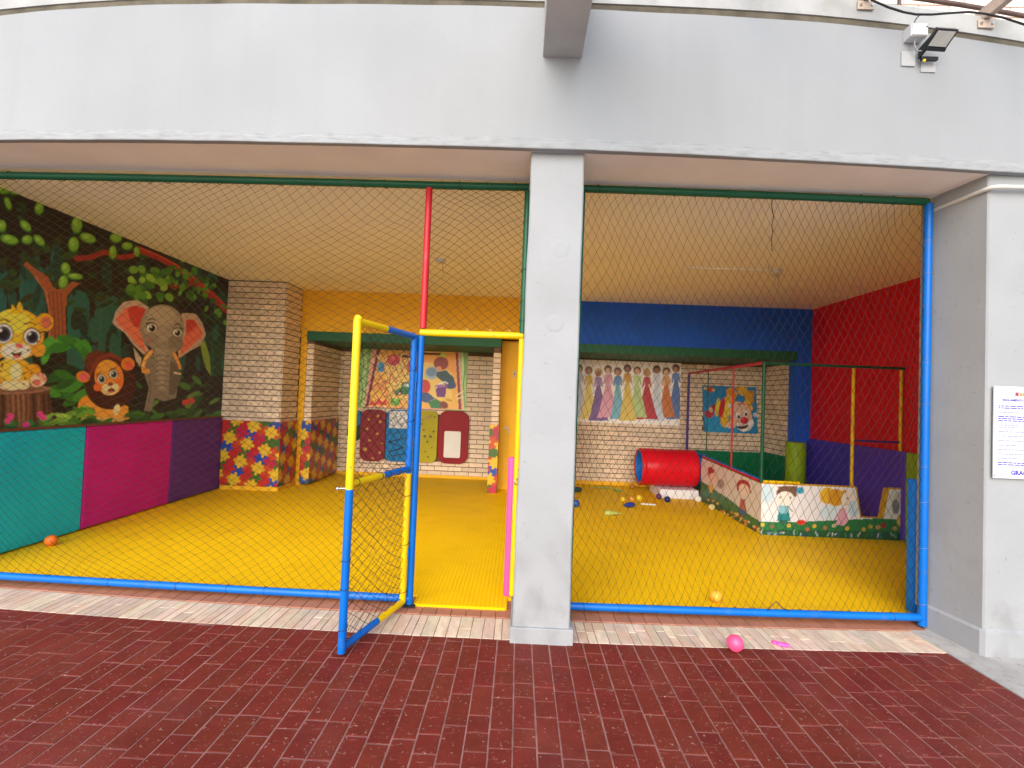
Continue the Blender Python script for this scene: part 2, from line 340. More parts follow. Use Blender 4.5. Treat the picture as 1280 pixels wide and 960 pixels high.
('p','9a5230',[(0.86,1.736),(0.848,2.019),(0.792,2.221),(0.681,2.333),(0.605,2.387),(0.629,2.421),(0.726,2.372),(0.82,2.34),(0.868,2.266),(0.914,2.248),(0.971,2.298),(1.062,2.357),(1.135,2.359),(1.066,2.298),(1.008,2.21),(1.003,2.061),(1.03,1.784)]),
('s','6b3018',0.01,[(0.888,1.754),(0.864,2.001),(0.836,2.209)]),('s','6b3018',0.01,[(0.925,1.758),(0.901,2.007),(0.872,2.217)]),
('s','6b3018',0.01,[(0.962,1.762),(0.937,2.013),(0.908,2.225)]),('s','6b3018',0.01,[(1.0,1.766),(0.975,2.02),(0.945,2.233)]),
('s','c07a4a',0.008,[(0.873,1.766),(0.864,2.001),(0.815,2.197),(0.71,2.312)]),
('s','8c241c',0.05,[(1.071,2.577),(1.209,2.625),(1.371,2.73),(1.554,2.727),(1.704,2.788),(1.816,2.883)]),
('s','98281e',0.07,[(1.794,2.885),(2.047,2.881),(2.302,2.86),(2.541,2.806),(2.802,2.728),(3.106,2.613),(3.479,2.482)]),
('s','98281e',0.12,[(2.614,2.795),(2.898,2.708),(3.176,2.605),(3.479,2.482)]),('s','7c2018',0.05,[(2.297,2.6),(2.539,2.656),(2.795,2.799)]),
('s','c04a38',0.014,[(1.814,2.909),(2.094,2.904),(2.354,2.875),(2.798,2.769),(3.436,2.543)]),('e','3c7a1c',0.456,2.842,0.021,0.017,0.021,-0.046),
('e','74aa34',0.456,2.848,0.019,0.016,0.018,-0.039),('e','8fc048',0.45,2.857,0.009,0.007,0.009,-0.018),('e','3c7a1c',0.498,2.965,0.055,0.014,-0.004,-0.034),
('e','74aa34',0.497,2.97,0.047,0.012,-0.003,-0.028),('e','8fc048',0.486,2.972,0.022,0.005,-0.001,-0.014),('e','3c7a1c',0.705,2.902,0.04,0.016,0.004,-0.054),
('e','74aa34',0.704,2.908,0.034,0.013,0.003,-0.045),('e','8fc048',0.696,2.915,0.016,0.007,0.002,-0.022),('e','3c7a1c',1.057,2.884,0.055,0.02,0.005,-0.081),
('e','74aa34',1.057,2.89,0.047,0.018,0.005,-0.068),('e','8fc048',1.045,2.902,0.022,0.008,0.002,-0.032),('e','3c7a1c',1.038,2.697,0.055,0.018,0.005,-0.073),
('e','74aa34',1.038,2.702,0.047,0.016,0.005,-0.061),('e','8fc048',1.026,2.714,0.022,0.008,0.002,-0.029),('e','3c7a1c',1.179,2.804,0.088,0.0,-0.014,-0.048),
('e','74aa34',1.179,2.81,0.076,0.0,-0.012,-0.041),('e','8fc048',1.16,2.813,0.035,0.0,-0.006,-0.019),('e','3c7a1c',0.603,2.712,0.043,-0.028,-0.021,-0.032),
('e','74aa34',0.603,2.718,0.037,-0.024,-0.018,-0.027),('e','8fc048',0.591,2.72,0.017,-0.011,-0.008,-0.012),('e','3c7a1c',0.623,2.604,0.045,0.015,0.003,-0.04),
('e','74aa34',0.623,2.609,0.039,0.012,0.002,-0.033),('e','8fc048',0.614,2.614,0.018,0.006,0.001,-0.016),('e','3c7a1c',0.723,2.63,0.046,-0.029,-0.022,-0.032),
('e','74aa34',0.722,2.636,0.039,-0.025,-0.019,-0.027),('e','8fc048',0.71,2.638,0.018,-0.012,-0.009,-0.012),('e','3c7a1c',0.421,2.647,0.035,0.012,0.003,-0.05),
('e','74aa34',0.42,2.652,0.03,0.011,0.003,-0.042),('e','8fc048',0.413,2.659,0.014,0.005,0.001,-0.021),('e','3c7a1c',0.487,2.559,0.071,0.003,-0.007,-0.041),
('e','74aa34',0.486,2.564,0.061,0.003,-0.006,-0.034),('e','8fc048',0.472,2.567,0.028,0.001,-0.003,-0.016),('e','3c7a1c',0.976,2.455,0.044,0.02,0.015,-0.054),
('e','74aa34',0.976,2.461,0.038,0.017,0.013,-0.045),('e','8fc048',0.966,2.47,0.018,0.008,0.006,-0.022),('e','3c7a1c',0.962,2.326,0.045,0.004,-0.008,-0.067),
('e','74aa34',0.961,2.332,0.038,0.003,-0.007,-0.056),('e','8fc048',0.951,2.343,0.018,0.001,-0.003,-0.027),('e','3c7a1c',1.074,2.406,0.08,0.014,-0.0,-0.03),
('e','74aa34',1.074,2.412,0.069,0.012,-0.001,-0.026),('e','8fc048',1.058,2.414,0.032,0.006,-0.001,-0.012),('e','3c7a1c',1.491,2.908,0.076,0.014,-0.006,-0.051),
('e','74aa34',1.491,2.915,0.065,0.012,-0.005,-0.043),('e','8fc048',1.475,2.919,0.03,0.005,-0.003,-0.02),('e','3c7a1c',1.464,2.751,0.047,0.014,0.005,-0.073),
('e','74aa34',1.464,2.758,0.04,0.012,0.004,-0.061),('e','8fc048',1.453,2.769,0.018,0.006,0.002,-0.028),('e','3c7a1c',1.635,2.871,0.071,0.022,0.003,-0.041),
('e','74aa34',1.634,2.878,0.061,0.02,0.003,-0.035),('e','8fc048',1.62,2.882,0.028,0.009,0.001,-0.016),('e','3c7a1c',1.763,2.851,0.041,0.018,0.017,-0.055),
('e','74aa34',1.763,2.858,0.035,0.016,0.014,-0.046),('e','8fc048',1.753,2.867,0.016,0.008,0.006,-0.022),('e','3c7a1c',0.39,2.938,0.077,0.003,-0.01,-0.041),
('e','74aa34',0.39,2.943,0.067,0.003,-0.008,-0.034),('e','8fc048',0.374,2.943,0.031,0.001,-0.004,-0.016),('e','4c8a26',2.126,2.434,0.035,-0.047,-0.042,-0.023),
('e','4c8a26',2.031,2.719,0.074,0.009,-0.006,-0.038),('e','6aa034',1.729,2.529,0.056,-0.012,-0.015,-0.028),('e','82b440',2.088,2.612,0.072,0.008,-0.004,-0.036),
('e','35701c',2.134,2.447,-0.063,-0.014,-0.004,0.044),('e','35701c',1.876,2.636,-0.048,-0.025,-0.012,0.022),('e','35701c',1.929,2.426,-0.046,-0.044,-0.029,0.019),
('e','6aa034',1.736,2.65,0.06,0.002,-0.011,-0.043),('e','6aa034',2.04,2.614,-0.0,-0.04,-0.042,-0.009),('e','35701c',2.231,2.761,-0.062,-0.05,-0.036,0.026),
('e','4c8a26',1.856,2.404,0.076,0.006,-0.005,-0.036),('e','6aa034',2.24,2.657,-0.023,-0.058,-0.056,0.003),('e','35701c',2.03,2.676,0.02,-0.034,-0.037,-0.019),
('e','4c8a26',1.975,2.594,-0.041,-0.032,-0.034,0.03),('e','4c8a26',1.793,2.374,0.025,-0.044,-0.035,-0.018),('e','82b440',1.949,2.42,0.05,-0.027,-0.027,-0.029),
('e','35701c',1.895,2.58,-0.05,-0.014,-0.004,0.026),('e','35701c',1.944,2.563,0.027,-0.049,-0.049,-0.024),('e','82b440',1.708,2.537,0.001,-0.036,-0.041,-0.009),
('e','4c8a26',1.701,2.439,-0.041,-0.054,-0.03,0.013),('e','35701c',1.726,2.405,0.062,0.01,-0.001,-0.039),('e','4c8a26',1.714,2.45,0.005,-0.038,-0.051,-0.013),
('e','6aa034',2.277,2.465,0.062,-0.024,-0.033,-0.04),('e','82b440',2.184,2.56,0.038,-0.023,-0.043,-0.039),('e','35701c',2.159,2.729,0.002,-0.043,-0.043,-0.011),
('e','6aa034',1.845,2.684,0.039,-0.025,-0.034,-0.034),('e','82b440',1.859,2.568,-0.017,-0.039,-0.041,0.004),('e','4c8a26',1.891,2.399,-0.046,-0.028,-0.022,0.028),
('e','35701c',2.114,2.633,0.04,-0.048,-0.044,-0.028),('e','6aa034',2.134,2.611,0.046,-0.032,-0.046,-0.038),('e','82b440',1.971,2.619,0.057,-0.022,-0.03,-0.039),
('e','35701c',1.844,2.476,0.056,-0.007,-0.018,-0.043),('e','4c8a26',1.807,2.458,0.029,-0.023,-0.035,-0.029),('e','35701c',1.982,2.541,0.055,-0.018,-0.026,-0.036),
('e','4c8a26',2.916,2.627,-0.027,-0.031,-0.047,0.013),('e','4c8a26',2.683,2.888,0.027,-0.044,-0.05,-0.024),('e','5d9a30',2.464,2.975,-0.016,-0.047,-0.041,-0.002),
('e','4c8a26',2.782,2.662,-0.003,-0.055,-0.032,-0.005),('e','2f6a1c',2.636,2.824,-0.022,-0.056,-0.03,0.0),('e','24561a',2.947,2.747,0.002,-0.037,-0.052,-0.011),
('e','4c8a26',2.953,2.456,-0.022,-0.046,-0.033,0.003),('e','24561a',3.447,2.328,-0.077,-0.038,-0.019,0.018),('e','24561a',3.077,2.579,0.042,-0.019,-0.046,-0.039),
('e','5d9a30',2.928,2.787,-0.008,-0.052,-0.04,-0.005),('e','5d9a30',2.694,2.558,-0.051,-0.023,-0.022,0.033),('e','4c8a26',2.288,2.818,-0.031,-0.033,-0.024,0.01),
('e','5d9a30',3.374,2.342,-0.016,-0.04,-0.049,0.002),('e','24561a',2.629,2.553,0.06,0.012,0.002,-0.031),('e','4c8a26',2.242,2.646,0.046,-0.014,-0.019,-0.024),
('e','4c8a26',2.898,2.817,0.051,0.0,-0.009,-0.022),('e','4c8a26',3.332,2.556,0.079,-0.008,-0.014,-0.024),('e','2f6a1c',2.924,2.826,-0.017,-0.053,-0.033,-0.002),
('e','2f6a1c',2.608,2.575,-0.042,-0.05,-0.041,0.013),('e','4c8a26',2.61,2.828,-0.04,-0.026,-0.015,0.014),('e','5d9a30',3.177,2.465,-0.054,-0.038,-0.026,0.016),
('e','5d9a30',2.938,2.704,0.048,-0.021,-0.022,-0.02),('e','5d9a30',2.511,2.654,-0.019,-0.054,-0.048,0.0),('e','2f6a1c',2.723,2.775,0.0,-0.052,-0.031,-0.007),
('e','2f6a1c',2.3,2.83,-0.05,-0.032,-0.015,0.017),('e','4c8a26',2.305,2.681,0.035,-0.022,-0.03,-0.025),('e','5d9a30',3.066,2.779,-0.054,-0.04,-0.031,0.019),
('e','5d9a30',2.394,2.789,-0.014,-0.054,-0.04,-0.003),('e','4c8a26',2.377,2.657,-0.02,-0.042,-0.027,0.003),('e','2f6a1c',2.293,2.698,0.021,-0.036,-0.033,-0.016),
('e','2f6a1c',2.648,2.529,0.026,-0.032,-0.042,-0.022),('e','4c8a26',2.524,2.775,0.043,-0.016,-0.033,-0.036),('e','2f6a1c',2.714,2.667,0.052,-0.007,-0.016,-0.028),
('e','5d9a30',3.222,2.436,-0.043,-0.032,-0.035,0.019),('e','24561a',2.844,2.811,0.002,-0.048,-0.052,-0.012),('e','4c8a26',2.496,2.642,-0.04,-0.046,-0.044,0.015),
('e','4c8a26',2.884,2.696,-0.059,-0.017,-0.005,0.024),('e','2f6a1c',3.039,2.764,0.053,-0.005,-0.015,-0.026),('e','5d9a30',2.518,2.834,0.047,0.001,-0.012,-0.035),
('e','2f6a1c',2.414,2.828,0.01,-0.026,-0.048,-0.02),('e','5d9a30',2.453,2.559,-0.015,-0.042,-0.03,0.0),('e','24561a',2.654,2.593,-0.028,-0.049,-0.042,0.005),
('e','4c8a26',3.226,2.431,0.016,-0.049,-0.056,-0.016),('e','2f6a1c',2.543,2.681,0.027,-0.044,-0.033,-0.016),('e','3a8a28',1.114,1.773,0.093,-0.042,-0.019,-0.034),
('e','4a9c30',0.983,1.757,0.097,0.022,0.007,-0.035),('e','236018',1.217,1.748,0.067,-0.076,-0.033,-0.025),('e','2c7420',0.973,1.767,0.099,0.014,0.004,-0.036),
('e','3a8a28',0.846,1.743,0.053,0.077,0.029,-0.019),('e','3a8a28',1.066,1.777,0.102,-0.007,-0.005,-0.037),('e','236018',1.091,1.783,0.1,-0.024,-0.011,-0.036),
('e','3a8a28',1.248,1.747,0.049,-0.088,-0.038,-0.019),('e','2c7420',1.03,1.767,0.101,0.008,0.002,-0.037),('e','236018',1.075,1.782,0.099,-0.023,-0.012,-0.036),
('e','4a9c30',0.848,1.657,0.022,0.09,0.035,-0.007),('e','236018',1.084,1.787,0.095,-0.032,-0.016,-0.035),('e','3a8a28',0.982,1.727,0.094,0.034,0.012,-0.034),
('e','3a8a28',0.964,1.745,0.097,0.02,0.006,-0.035),('e','3a8a28',1.175,1.745,0.079,-0.064,-0.028,-0.029),('e','3a8a28',0.86,1.714,0.066,0.068,0.026,-0.024),
('e','4a9c30',1.176,1.767,0.077,-0.065,-0.029,-0.028),('e','3a8a28',1.054,1.781,0.102,-0.001,-0.003,-0.037),('e','3a8a28',1.149,1.766,0.083,-0.057,-0.025,-0.031),
('e','4a9c30',0.889,1.736,0.072,0.064,0.024,-0.026),('e','236018',1.166,1.737,0.08,-0.063,-0.027,-0.029),('e','4a9c30',0.905,1.737,0.082,0.051,0.019,-0.03),
('e','236018',1.079,1.789,0.097,-0.028,-0.014,-0.036),('e','2c7420',0.963,1.728,0.091,0.037,0.014,-0.033),('e','3a8a28',1.166,1.77,0.084,-0.058,-0.026,-0.03),
('e','2c7420',1.036,1.813,0.101,-0.008,-0.006,-0.037),('e','2c7420',0.902,1.713,0.079,0.056,0.021,-0.029),('e','4a9c30',0.843,1.744,0.058,0.075,0.028,-0.021),
('e','3a8a28',1.216,1.711,0.06,-0.082,-0.035,-0.022),('e','2c7420',1.235,1.67,0.041,-0.092,-0.039,-0.015),('e','12260e',1.074,1.491,0.171,-0.034,-0.019,-0.088),
('e','2a6a1e',1.269,1.26,0.103,0.009,0.007,-0.038),('e','1d5018',0.985,1.466,0.091,-0.006,-0.002,-0.036),('e','1d5018',0.944,1.453,0.079,0.038,0.017,-0.032),
('e','2a6a1e',0.96,1.353,0.089,0.011,0.007,-0.036),('e','2a6a1e',1.326,1.3,0.105,0.009,0.007,-0.039),('e','2a6a1e',1.149,1.253,0.083,0.043,0.022,-0.033),
('e','1d5018',1.045,1.299,0.093,-0.009,-0.002,-0.037),('e','1d5018',1.286,1.393,0.094,-0.044,-0.019,-0.034),('e','1d5018',1.201,1.446,0.101,-0.003,-0.001,-0.038),
('e','3c8428',0.915,1.322,0.088,-0.017,-0.005,-0.035),('e','2a6a1e',1.376,1.268,0.108,0.007,0.006,-0.039),('e','2a6a1e',1.124,1.244,0.086,0.037,0.019,-0.034),
('e','2a6a1e',1.077,1.456,0.091,-0.028,-0.011,-0.035),('e','3c8428',1.061,1.36,0.094,0.004,0.003,-0.037),('e','1d5018',1.32,1.42,0.103,0.02,0.01,-0.039),
('e','1d5018',1.155,1.263,0.093,0.023,0.013,-0.036),('e','1d5018',1.117,1.4,0.092,-0.03,-0.012,-0.035),('e','1d5018',1.046,1.434,0.092,-0.02,-0.008,-0.036),
('e','1d5018',1.042,1.403,0.077,0.048,0.022,-0.031),('e','2a6a1e',1.347,1.479,0.103,0.024,0.012,-0.038),('e','3c8428',1.147,1.381,0.075,0.056,0.026,-0.03),
('e','2a6a1e',1.023,1.487,0.09,-0.022,-0.01,-0.036),('e','2a6a1e',1.117,1.28,0.095,-0.023,-0.008,-0.036),('e','3c8428',1.326,1.325,0.088,0.048,0.024,-0.034),
('e','3c8428',1.21,1.302,0.08,0.052,0.026,-0.032),('e','3c8428',0.92,1.315,0.087,-0.019,-0.006,-0.035),('e','2a5a1c',1.888,1.417,0.06,-0.041,-0.015,-0.014),
('e','1d4416',1.799,1.057,0.085,0.028,0.015,-0.025),('e','40702a',2.184,1.291,0.062,-0.006,-0.003,-0.029),('e','18380f',3.289,1.244,0.081,-0.03,-0.018,-0.021),
('e','567f30',2.652,0.993,0.077,-0.012,-0.005,-0.033),('e','1d4416',3.474,1.132,0.101,0.052,0.036,-0.025),('e','1d4416',2.74,1.421,0.075,0.065,0.034,-0.018),
('e','2a5a1c',2.826,0.943,0.093,-0.002,0.004,-0.023),('e','567f30',2.151,1.21,0.071,0.055,0.022,-0.016),('e','1d4416',3.012,1.107,0.139,-0.024,-0.006,-0.022),
('e','40702a',2.873,1.269,0.096,0.073,0.025,-0.015),('e','18380f',1.862,1.048,0.055,-0.021,-0.009,-0.02),('e','567f30',2.005,1.054,0.07,-0.053,-0.02,-0.016),
('e','1d4416',2.909,1.263,0.086,0.014,0.016,-0.037),('e','567f30',2.762,1.165,0.11,0.004,0.008,-0.036),('e','40702a',2.153,1.107,0.057,-0.045,-0.017,-0.013),
('e','40702a',2.881,1.039,0.091,0.07,0.042,-0.025),('e','18380f',1.983,1.07,0.079,0.01,0.012,-0.034),('e','1d4416',2.834,1.181,0.084,0.07,0.032,-0.018),
('e','18380f',2.126,1.291,0.105,-0.041,-0.018,-0.028),('e','18380f',2.151,1.447,0.063,-0.025,-0.022,-0.032),('e','567f30',2.597,1.08,0.095,-0.009,-0.001,-0.022),
('e','1d4416',3.03,1.436,0.104,0.016,0.008,-0.022),('e','18380f',2.896,0.977,0.136,0.0,0.007,-0.038),('e','2a5a1c',1.895,1.087,0.055,-0.037,-0.021,-0.021),
('e','567f30',3.229,1.228,0.111,0.039,0.022,-0.023),('e','40702a',1.901,1.088,0.074,0.007,0.008,-0.027),('e','2a5a1c',2.514,1.453,0.111,-0.053,-0.022,-0.024),
('e','2a5a1c',2.292,1.268,0.07,0.015,0.013,-0.029),('e','2a5a1c',2.511,1.529,0.083,-0.003,-0.003,-0.037),('e','40702a',2.636,1.418,0.095,-0.03,-0.022,-0.036),
('e','40702a',3.116,0.942,0.107,-0.081,-0.032,-0.017),('e','2a5a1c',2.283,1.515,0.099,0.009,0.007,-0.035),('e','2a5a1c',3.387,0.965,0.132,-0.077,-0.037,-0.026),
('e','40702a',2.848,1.5,0.09,-0.055,-0.034,-0.025),('e','567f30',2.795,1.311,0.122,0.043,0.02,-0.026),
('p','7c9a34',[(2.865,1.996),(2.957,2.039),(3.073,1.836),(3.13,1.569),(3.023,1.65),(2.927,1.824)]),
('p','7d7468',[(1.976,1.756),(1.97,1.531),(2.049,1.384),(1.997,1.125),(2.1,1.115),(2.142,1.271),(2.296,1.231),(2.486,1.271),(2.509,1.516),(2.443,1.798)]),
('p','5f574f',[(2.337,1.728),(2.511,1.66),(2.541,1.476),(2.454,1.311),(2.365,1.311)]),('s','5c544c',0.012,[(2.037,1.535),(2.078,1.385),(2.059,1.195)]),
('p','b8a090',[(1.978,2.291),(1.803,2.336),(1.632,2.28),(1.542,2.165),(1.514,2.048),(1.558,2.008),(1.67,1.961),(1.788,1.851),(1.948,1.75),(2.016,1.807),(1.903,1.934)]),
('p','e07058',[(1.937,2.259),(1.796,2.276),(1.647,2.216),(1.556,2.095),(1.568,2.041),(1.723,1.951),(1.852,1.851),(1.985,1.772),(1.927,1.9),(1.887,2.061)]),
('p','c03a30',[(1.937,2.259),(1.796,2.276),(1.689,2.231),(1.719,2.125),(1.791,2.047),(1.888,2.043),(1.908,2.175)]),
('p','b8a090',[(2.501,2.313),(2.633,2.341),(2.757,2.346),(2.895,2.251),(2.975,2.107),(2.875,1.957),(2.662,1.851),(2.489,1.753),(2.459,1.942)]),
('p','d86a54',[(2.58,2.248),(2.725,2.276),(2.876,2.173),(2.91,2.086),(2.669,1.907),(2.501,1.778),(2.551,1.952),(2.592,2.103)]),
('p','b83a30',[(2.58,2.248),(2.716,2.27),(2.8,2.219),(2.683,2.116),(2.594,2.083)]),('e','8d8375',2.214,2.094,0.345,0.05,0.021,-0.267),
('e','9a9082',2.197,2.136,0.291,0.045,0.017,-0.209),('e','a99f90',2.177,2.221,0.217,0.036,0.009,-0.111),('e','8a8073',2.036,1.931,0.112,0.014,0.006,-0.075),
('e','7c7367',2.431,1.939,0.129,0.015,0.008,-0.097),('p','8d8375',[(2.009,1.891),(2.105,1.748),(2.138,1.578),(2.161,1.357),(2.34,1.35),(2.351,1.55),(2.353,1.73),(2.466,1.861)]),
('p','9c9284',[(2.097,1.843),(2.158,1.714),(2.2,1.387),(2.279,1.381),(2.262,1.722),(2.3,1.844)]),('s','5f574f',0.01,[(2.125,1.75),(2.205,1.774),(2.323,1.763)]),
('s','5f574f',0.01,[(2.129,1.693),(2.21,1.716),(2.328,1.704)]),('s','5f574f',0.01,[(2.134,1.635),(2.214,1.658),(2.333,1.644)]),
('s','5f574f',0.01,[(2.138,1.578),(2.219,1.6),(2.338,1.585)]),('s','5f574f',0.01,[(2.143,1.521),(2.224,1.542),(2.342,1.525)]),
('s','5f574f',0.01,[(2.147,1.463),(2.228,1.483),(2.347,1.466)]),('s','5f574f',0.01,[(2.152,1.405),(2.233,1.425),(2.352,1.406)]),('e','5c5248',2.037,2.072,0.086,0.012,0.005,-0.06),
('e','e8e0d4',2.037,2.064,0.074,0.011,0.004,-0.048),('e','3a2a1c',2.043,2.063,0.048,0.007,0.003,-0.04),('e','0c0806',2.045,2.064,0.031,0.004,0.002,-0.026),
('e','ffffff',2.024,2.076,0.015,0.002,0.001,-0.011),('e','5c5248',2.443,2.074,0.09,0.013,0.004,-0.058),('e','e8e0d4',2.443,2.066,0.076,0.01,0.004,-0.046),
('e','3a2a1c',2.449,2.065,0.05,0.007,0.003,-0.038),('e','0c0806',2.452,2.066,0.032,0.004,0.002,-0.026),('e','ffffff',2.428,2.079,0.017,0.002,0.001,-0.012),
('s','4a4038',0.016,[(1.989,2.151),(2.036,2.174),(2.072,2.165)]),('s','4a4038',0.016,[(2.396,2.157),(2.446,2.177),(2.493,2.16)]),('s','2c241e',0.014,[(1.945,2.099),(1.987,2.114)]),
('s','2c241e',0.014,[(2.486,2.138),(2.531,2.124)]),('s','d89a48',0.055,[(2.047,1.791),(1.979,1.719),(1.943,1.638),(1.954,1.577),(2.02,1.571)]),
('s','eec478',0.02,[(2.028,1.779),(1.962,1.699),(1.939,1.623)]),('s','d89a48',0.05,[(2.414,1.805),(2.478,1.719),(2.527,1.645)]),('s','e8c8a0',0.022,[(2.432,1.578),(2.542,1.567)]),
('p','b8ac98',[(1.795,1.819),(1.913,1.717),(1.908,1.602),(1.837,1.689)]),('e','a07060',2.006,1.928,0.042,-0.006,-0.009,-0.022),('e','e08a28',1.347,1.189,0.16,-0.003,0.008,-0.118),
('e','d07a20',1.524,1.153,0.23,-0.005,0.008,-0.106),('p','e89838',[(1.307,1.252),(1.565,1.251),(1.773,1.181),(1.804,1.042),(1.68,1.031),(1.393,1.045),(1.234,1.068),(1.195,1.146)]),
('e','5c2a14',1.315,1.142,0.061,-0.001,0.002,-0.039),('e','3c140c',1.552,1.432,0.31,-0.036,-0.037,-0.277),('e','4a1a10',1.429,1.557,0.203,0.012,0.013,-0.176),
('e','5e2416',1.369,1.632,0.144,0.011,0.007,-0.111),('s','7c3018',0.04,[(1.337,1.567),(1.384,1.666),(1.511,1.717),(1.653,1.671)]),
('s','7c3018',0.03,[(1.29,1.486),(1.326,1.606),(1.42,1.685)]),('e','d07a24',1.222,1.475,0.071,-0.014,-0.011,-0.052),('e','d85a6a',1.231,1.476,0.046,0.002,0.003,-0.034),
('e','d07a24',1.738,1.635,0.089,0.007,0.005,-0.069),('e','d85a4a',1.75,1.618,0.052,0.004,0.003,-0.043),('e','e0822a',1.519,1.48,0.166,0.037,0.056,-0.174),
('e','f09a38',1.485,1.56,0.113,0.007,0.007,-0.098),('e','d86a28',1.387,1.379,0.045,0.001,0.003,-0.04),('e','d86a28',1.64,1.435,0.045,0.001,0.003,-0.041),
('e','f0bc80',1.537,1.366,0.103,0.018,0.018,-0.065),('e','f4cc98',1.489,1.373,0.047,0.001,0.003,-0.04),('e','f4cc98',1.594,1.383,0.049,0.001,0.003,-0.041),
('e','7c3018',1.534,1.415,0.034,0.001,0.001,-0.018),('e','3c100c',1.548,1.349,0.042,0.005,0.005,-0.021),('e','c04848',1.549,1.341,0.023,0.0,0.0,-0.01),
('e','5a2a10',1.426,1.464,0.055,0.002,0.003,-0.046),('e','f4f0e8',1.427,1.46,0.048,0.002,0.003,-0.042),('e','4a5a50',1.429,1.46,0.035,0.001,0.002,-0.034),
('e','0c0a08',1.43,1.46,0.022,0.001,0.001,-0.023),('e','ffffff',1.417,1.471,0.009,0.001,0.001,-0.008),('e','5a2a10',1.565,1.519,0.059,0.003,0.004,-0.048),
('e','f4f0e8',1.565,1.515,0.051,0.002,0.003,-0.043),('e','4a5a50',1.568,1.515,0.037,0.002,0.003,-0.035),('e','0c0a08',1.569,1.515,0.023,0.001,0.002,-0.023),
('e','ffffff',1.554,1.526,0.01,0.001,0.0,-0.008),('s','6a3010',0.012,[(1.369,1.505),(1.412,1.531)]),('s','6a3010',0.012,[(1.523,1.562),(1.589,1.583)]),
('e','f0b060',1.41,1.052,0.045,-0.002,0.002,-0.028),('e','f0b060',1.494,1.048,0.047,-0.002,0.002,-0.028),('e','f0b060',1.58,1.044,0.048,-0.002,0.002,-0.029),
('e','f0b060',1.68,1.04,0.051,-0.003,0.002,-0.029),('e','f0d0a0',1.631,1.15,0.039,-0.01,-0.013,-0.056),('e','78b040',1.217,1.17,0.049,0.025,0.012,-0.017),
('e','3f7a20',1.193,1.101,0.029,0.043,0.019,-0.012),('e','5f9a30',1.229,1.105,0.053,-0.027,-0.009,-0.017),('e','3f7a20',1.188,1.157,0.051,-0.029,-0.01,-0.017),
('e','5f9a30',1.306,1.132,0.06,-0.012,-0.003,-0.02),('e','78b040',1.199,1.132,0.049,0.024,0.012,-0.017),('e','5f9a30',1.249,1.122,0.059,0.004,0.004,-0.02),
('e','5f9a30',1.358,1.046,0.062,0.001,0.003,-0.02),('e','5f9a30',1.328,1.151,0.049,-0.036,-0.013,-0.016),('e','5f9a30',1.361,1.05,0.046,-0.043,-0.015,-0.013),
('e','5f9a30',1.332,1.038,0.042,-0.045,-0.017,-0.012),('e','3f7a20',1.341,1.084,0.061,0.003,0.004,-0.02),('e','3f7a20',1.238,1.143,0.038,0.037,0.017,-0.014),
('e','3f7a20',1.205,1.146,0.032,0.042,0.018,-0.012),('e','78b040',1.269,1.051,0.059,0.004,0.004,-0.02),('e','5f9a30',1.229,1.119,0.042,0.034,0.016,-0.015),
('p','5c3826',[(0.377,1.326),(0.901,1.354),(0.927,1.182),(0.983,1.007),(0.914,0.932),(0.4,0.955)]),('e','9a7058',0.615,1.342,0.293,0.015,0.004,-0.037),
('e','7c523c',0.615,1.342,0.241,0.013,0.003,-0.024),('s','7a5038',0.022,[(0.402,1.294),(0.415,1.181),(0.422,1.016)]),('s','7a5038',0.022,[(0.438,1.295),(0.452,1.18),(0.45,1.014)]),
('s','3a2016',0.022,[(0.476,1.295),(0.489,1.179),(0.485,1.012)]),('s','3a2016',0.022,[(0.514,1.295),(0.528,1.178),(0.526,1.009)]),
('s','7a5038',0.022,[(0.553,1.295),(0.567,1.177),(0.557,1.007)]),('s','8c6044',0.022,[(0.593,1.295),(0.607,1.176),(0.595,1.004)]),
('s','8c6044',0.022,[(0.634,1.296),(0.648,1.175),(0.669,0.999)]),('s','8c6044',0.022,[(0.675,1.296),(0.69,1.174),(0.694,0.997)]),
('s','7a5038',0.022,[(0.717,1.296),(0.732,1.173),(0.722,0.996)]),('s','3a2016',0.022,[(0.76,1.296),(0.776,1.172),(0.8,0.99)]),
('s','7a5038',0.022,[(0.805,1.296),(0.82,1.17),(0.846,0.987)]),('s','3a2016',0.022,[(0.85,1.297),(0.865,1.169),(0.889,0.984)]),
('s','3a2016',0.022,[(0.896,1.297),(0.912,1.168),(0.912,0.983)]),('e','e0a828',0.594,1.475,0.151,0.007,0.009,-0.132),('e','eec040',0.554,1.505,0.087,0.005,0.006,-0.092),
('e','f0d8a0',0.606,1.488,0.047,0.003,0.005,-0.07),('e','d89a20',0.75,1.503,0.062,0.003,0.005,-0.062),('e','f0d0a0',0.575,1.374,0.094,0.002,0.003,-0.039),
('e','f0d0a0',0.664,1.383,0.059,0.002,0.003,-0.04),('e','f0c8a0',0.796,1.429,0.067,0.028,0.024,-0.054),('e','d06a60',0.783,1.407,0.038,0.002,0.002,-0.028),
('e','d06a60',0.828,1.465,0.015,0.0,0.002,-0.018),('e','d06a60',0.793,1.477,0.014,0.0,0.002,-0.018),('e','d06a60',0.852,1.438,0.015,0.0,0.002,-0.018),
('e','e0a020',0.818,1.936,0.078,0.013,0.006,-0.08),('e','c86a50',0.832,1.939,0.047,0.007,0.004,-0.053),('e','d89a20',0.598,1.801,0.221,0.029,0.014,-0.212),
('e','e8b428',0.583,1.839,0.189,0.026,0.011,-0.172),('e','f4d048',0.554,1.901,0.136,0.022,0.007,-0.099),('e','e0982a',0.778,1.693,0.062,0.007,0.004,-0.062),
('e','e09a2a',0.461,1.642,0.047,0.004,0.003,-0.051),('p','e8b020',[(0.537,1.965),(0.538,2.044),(0.572,2.011),(0.593,2.082),(0.628,2.035),(0.625,1.98)]),
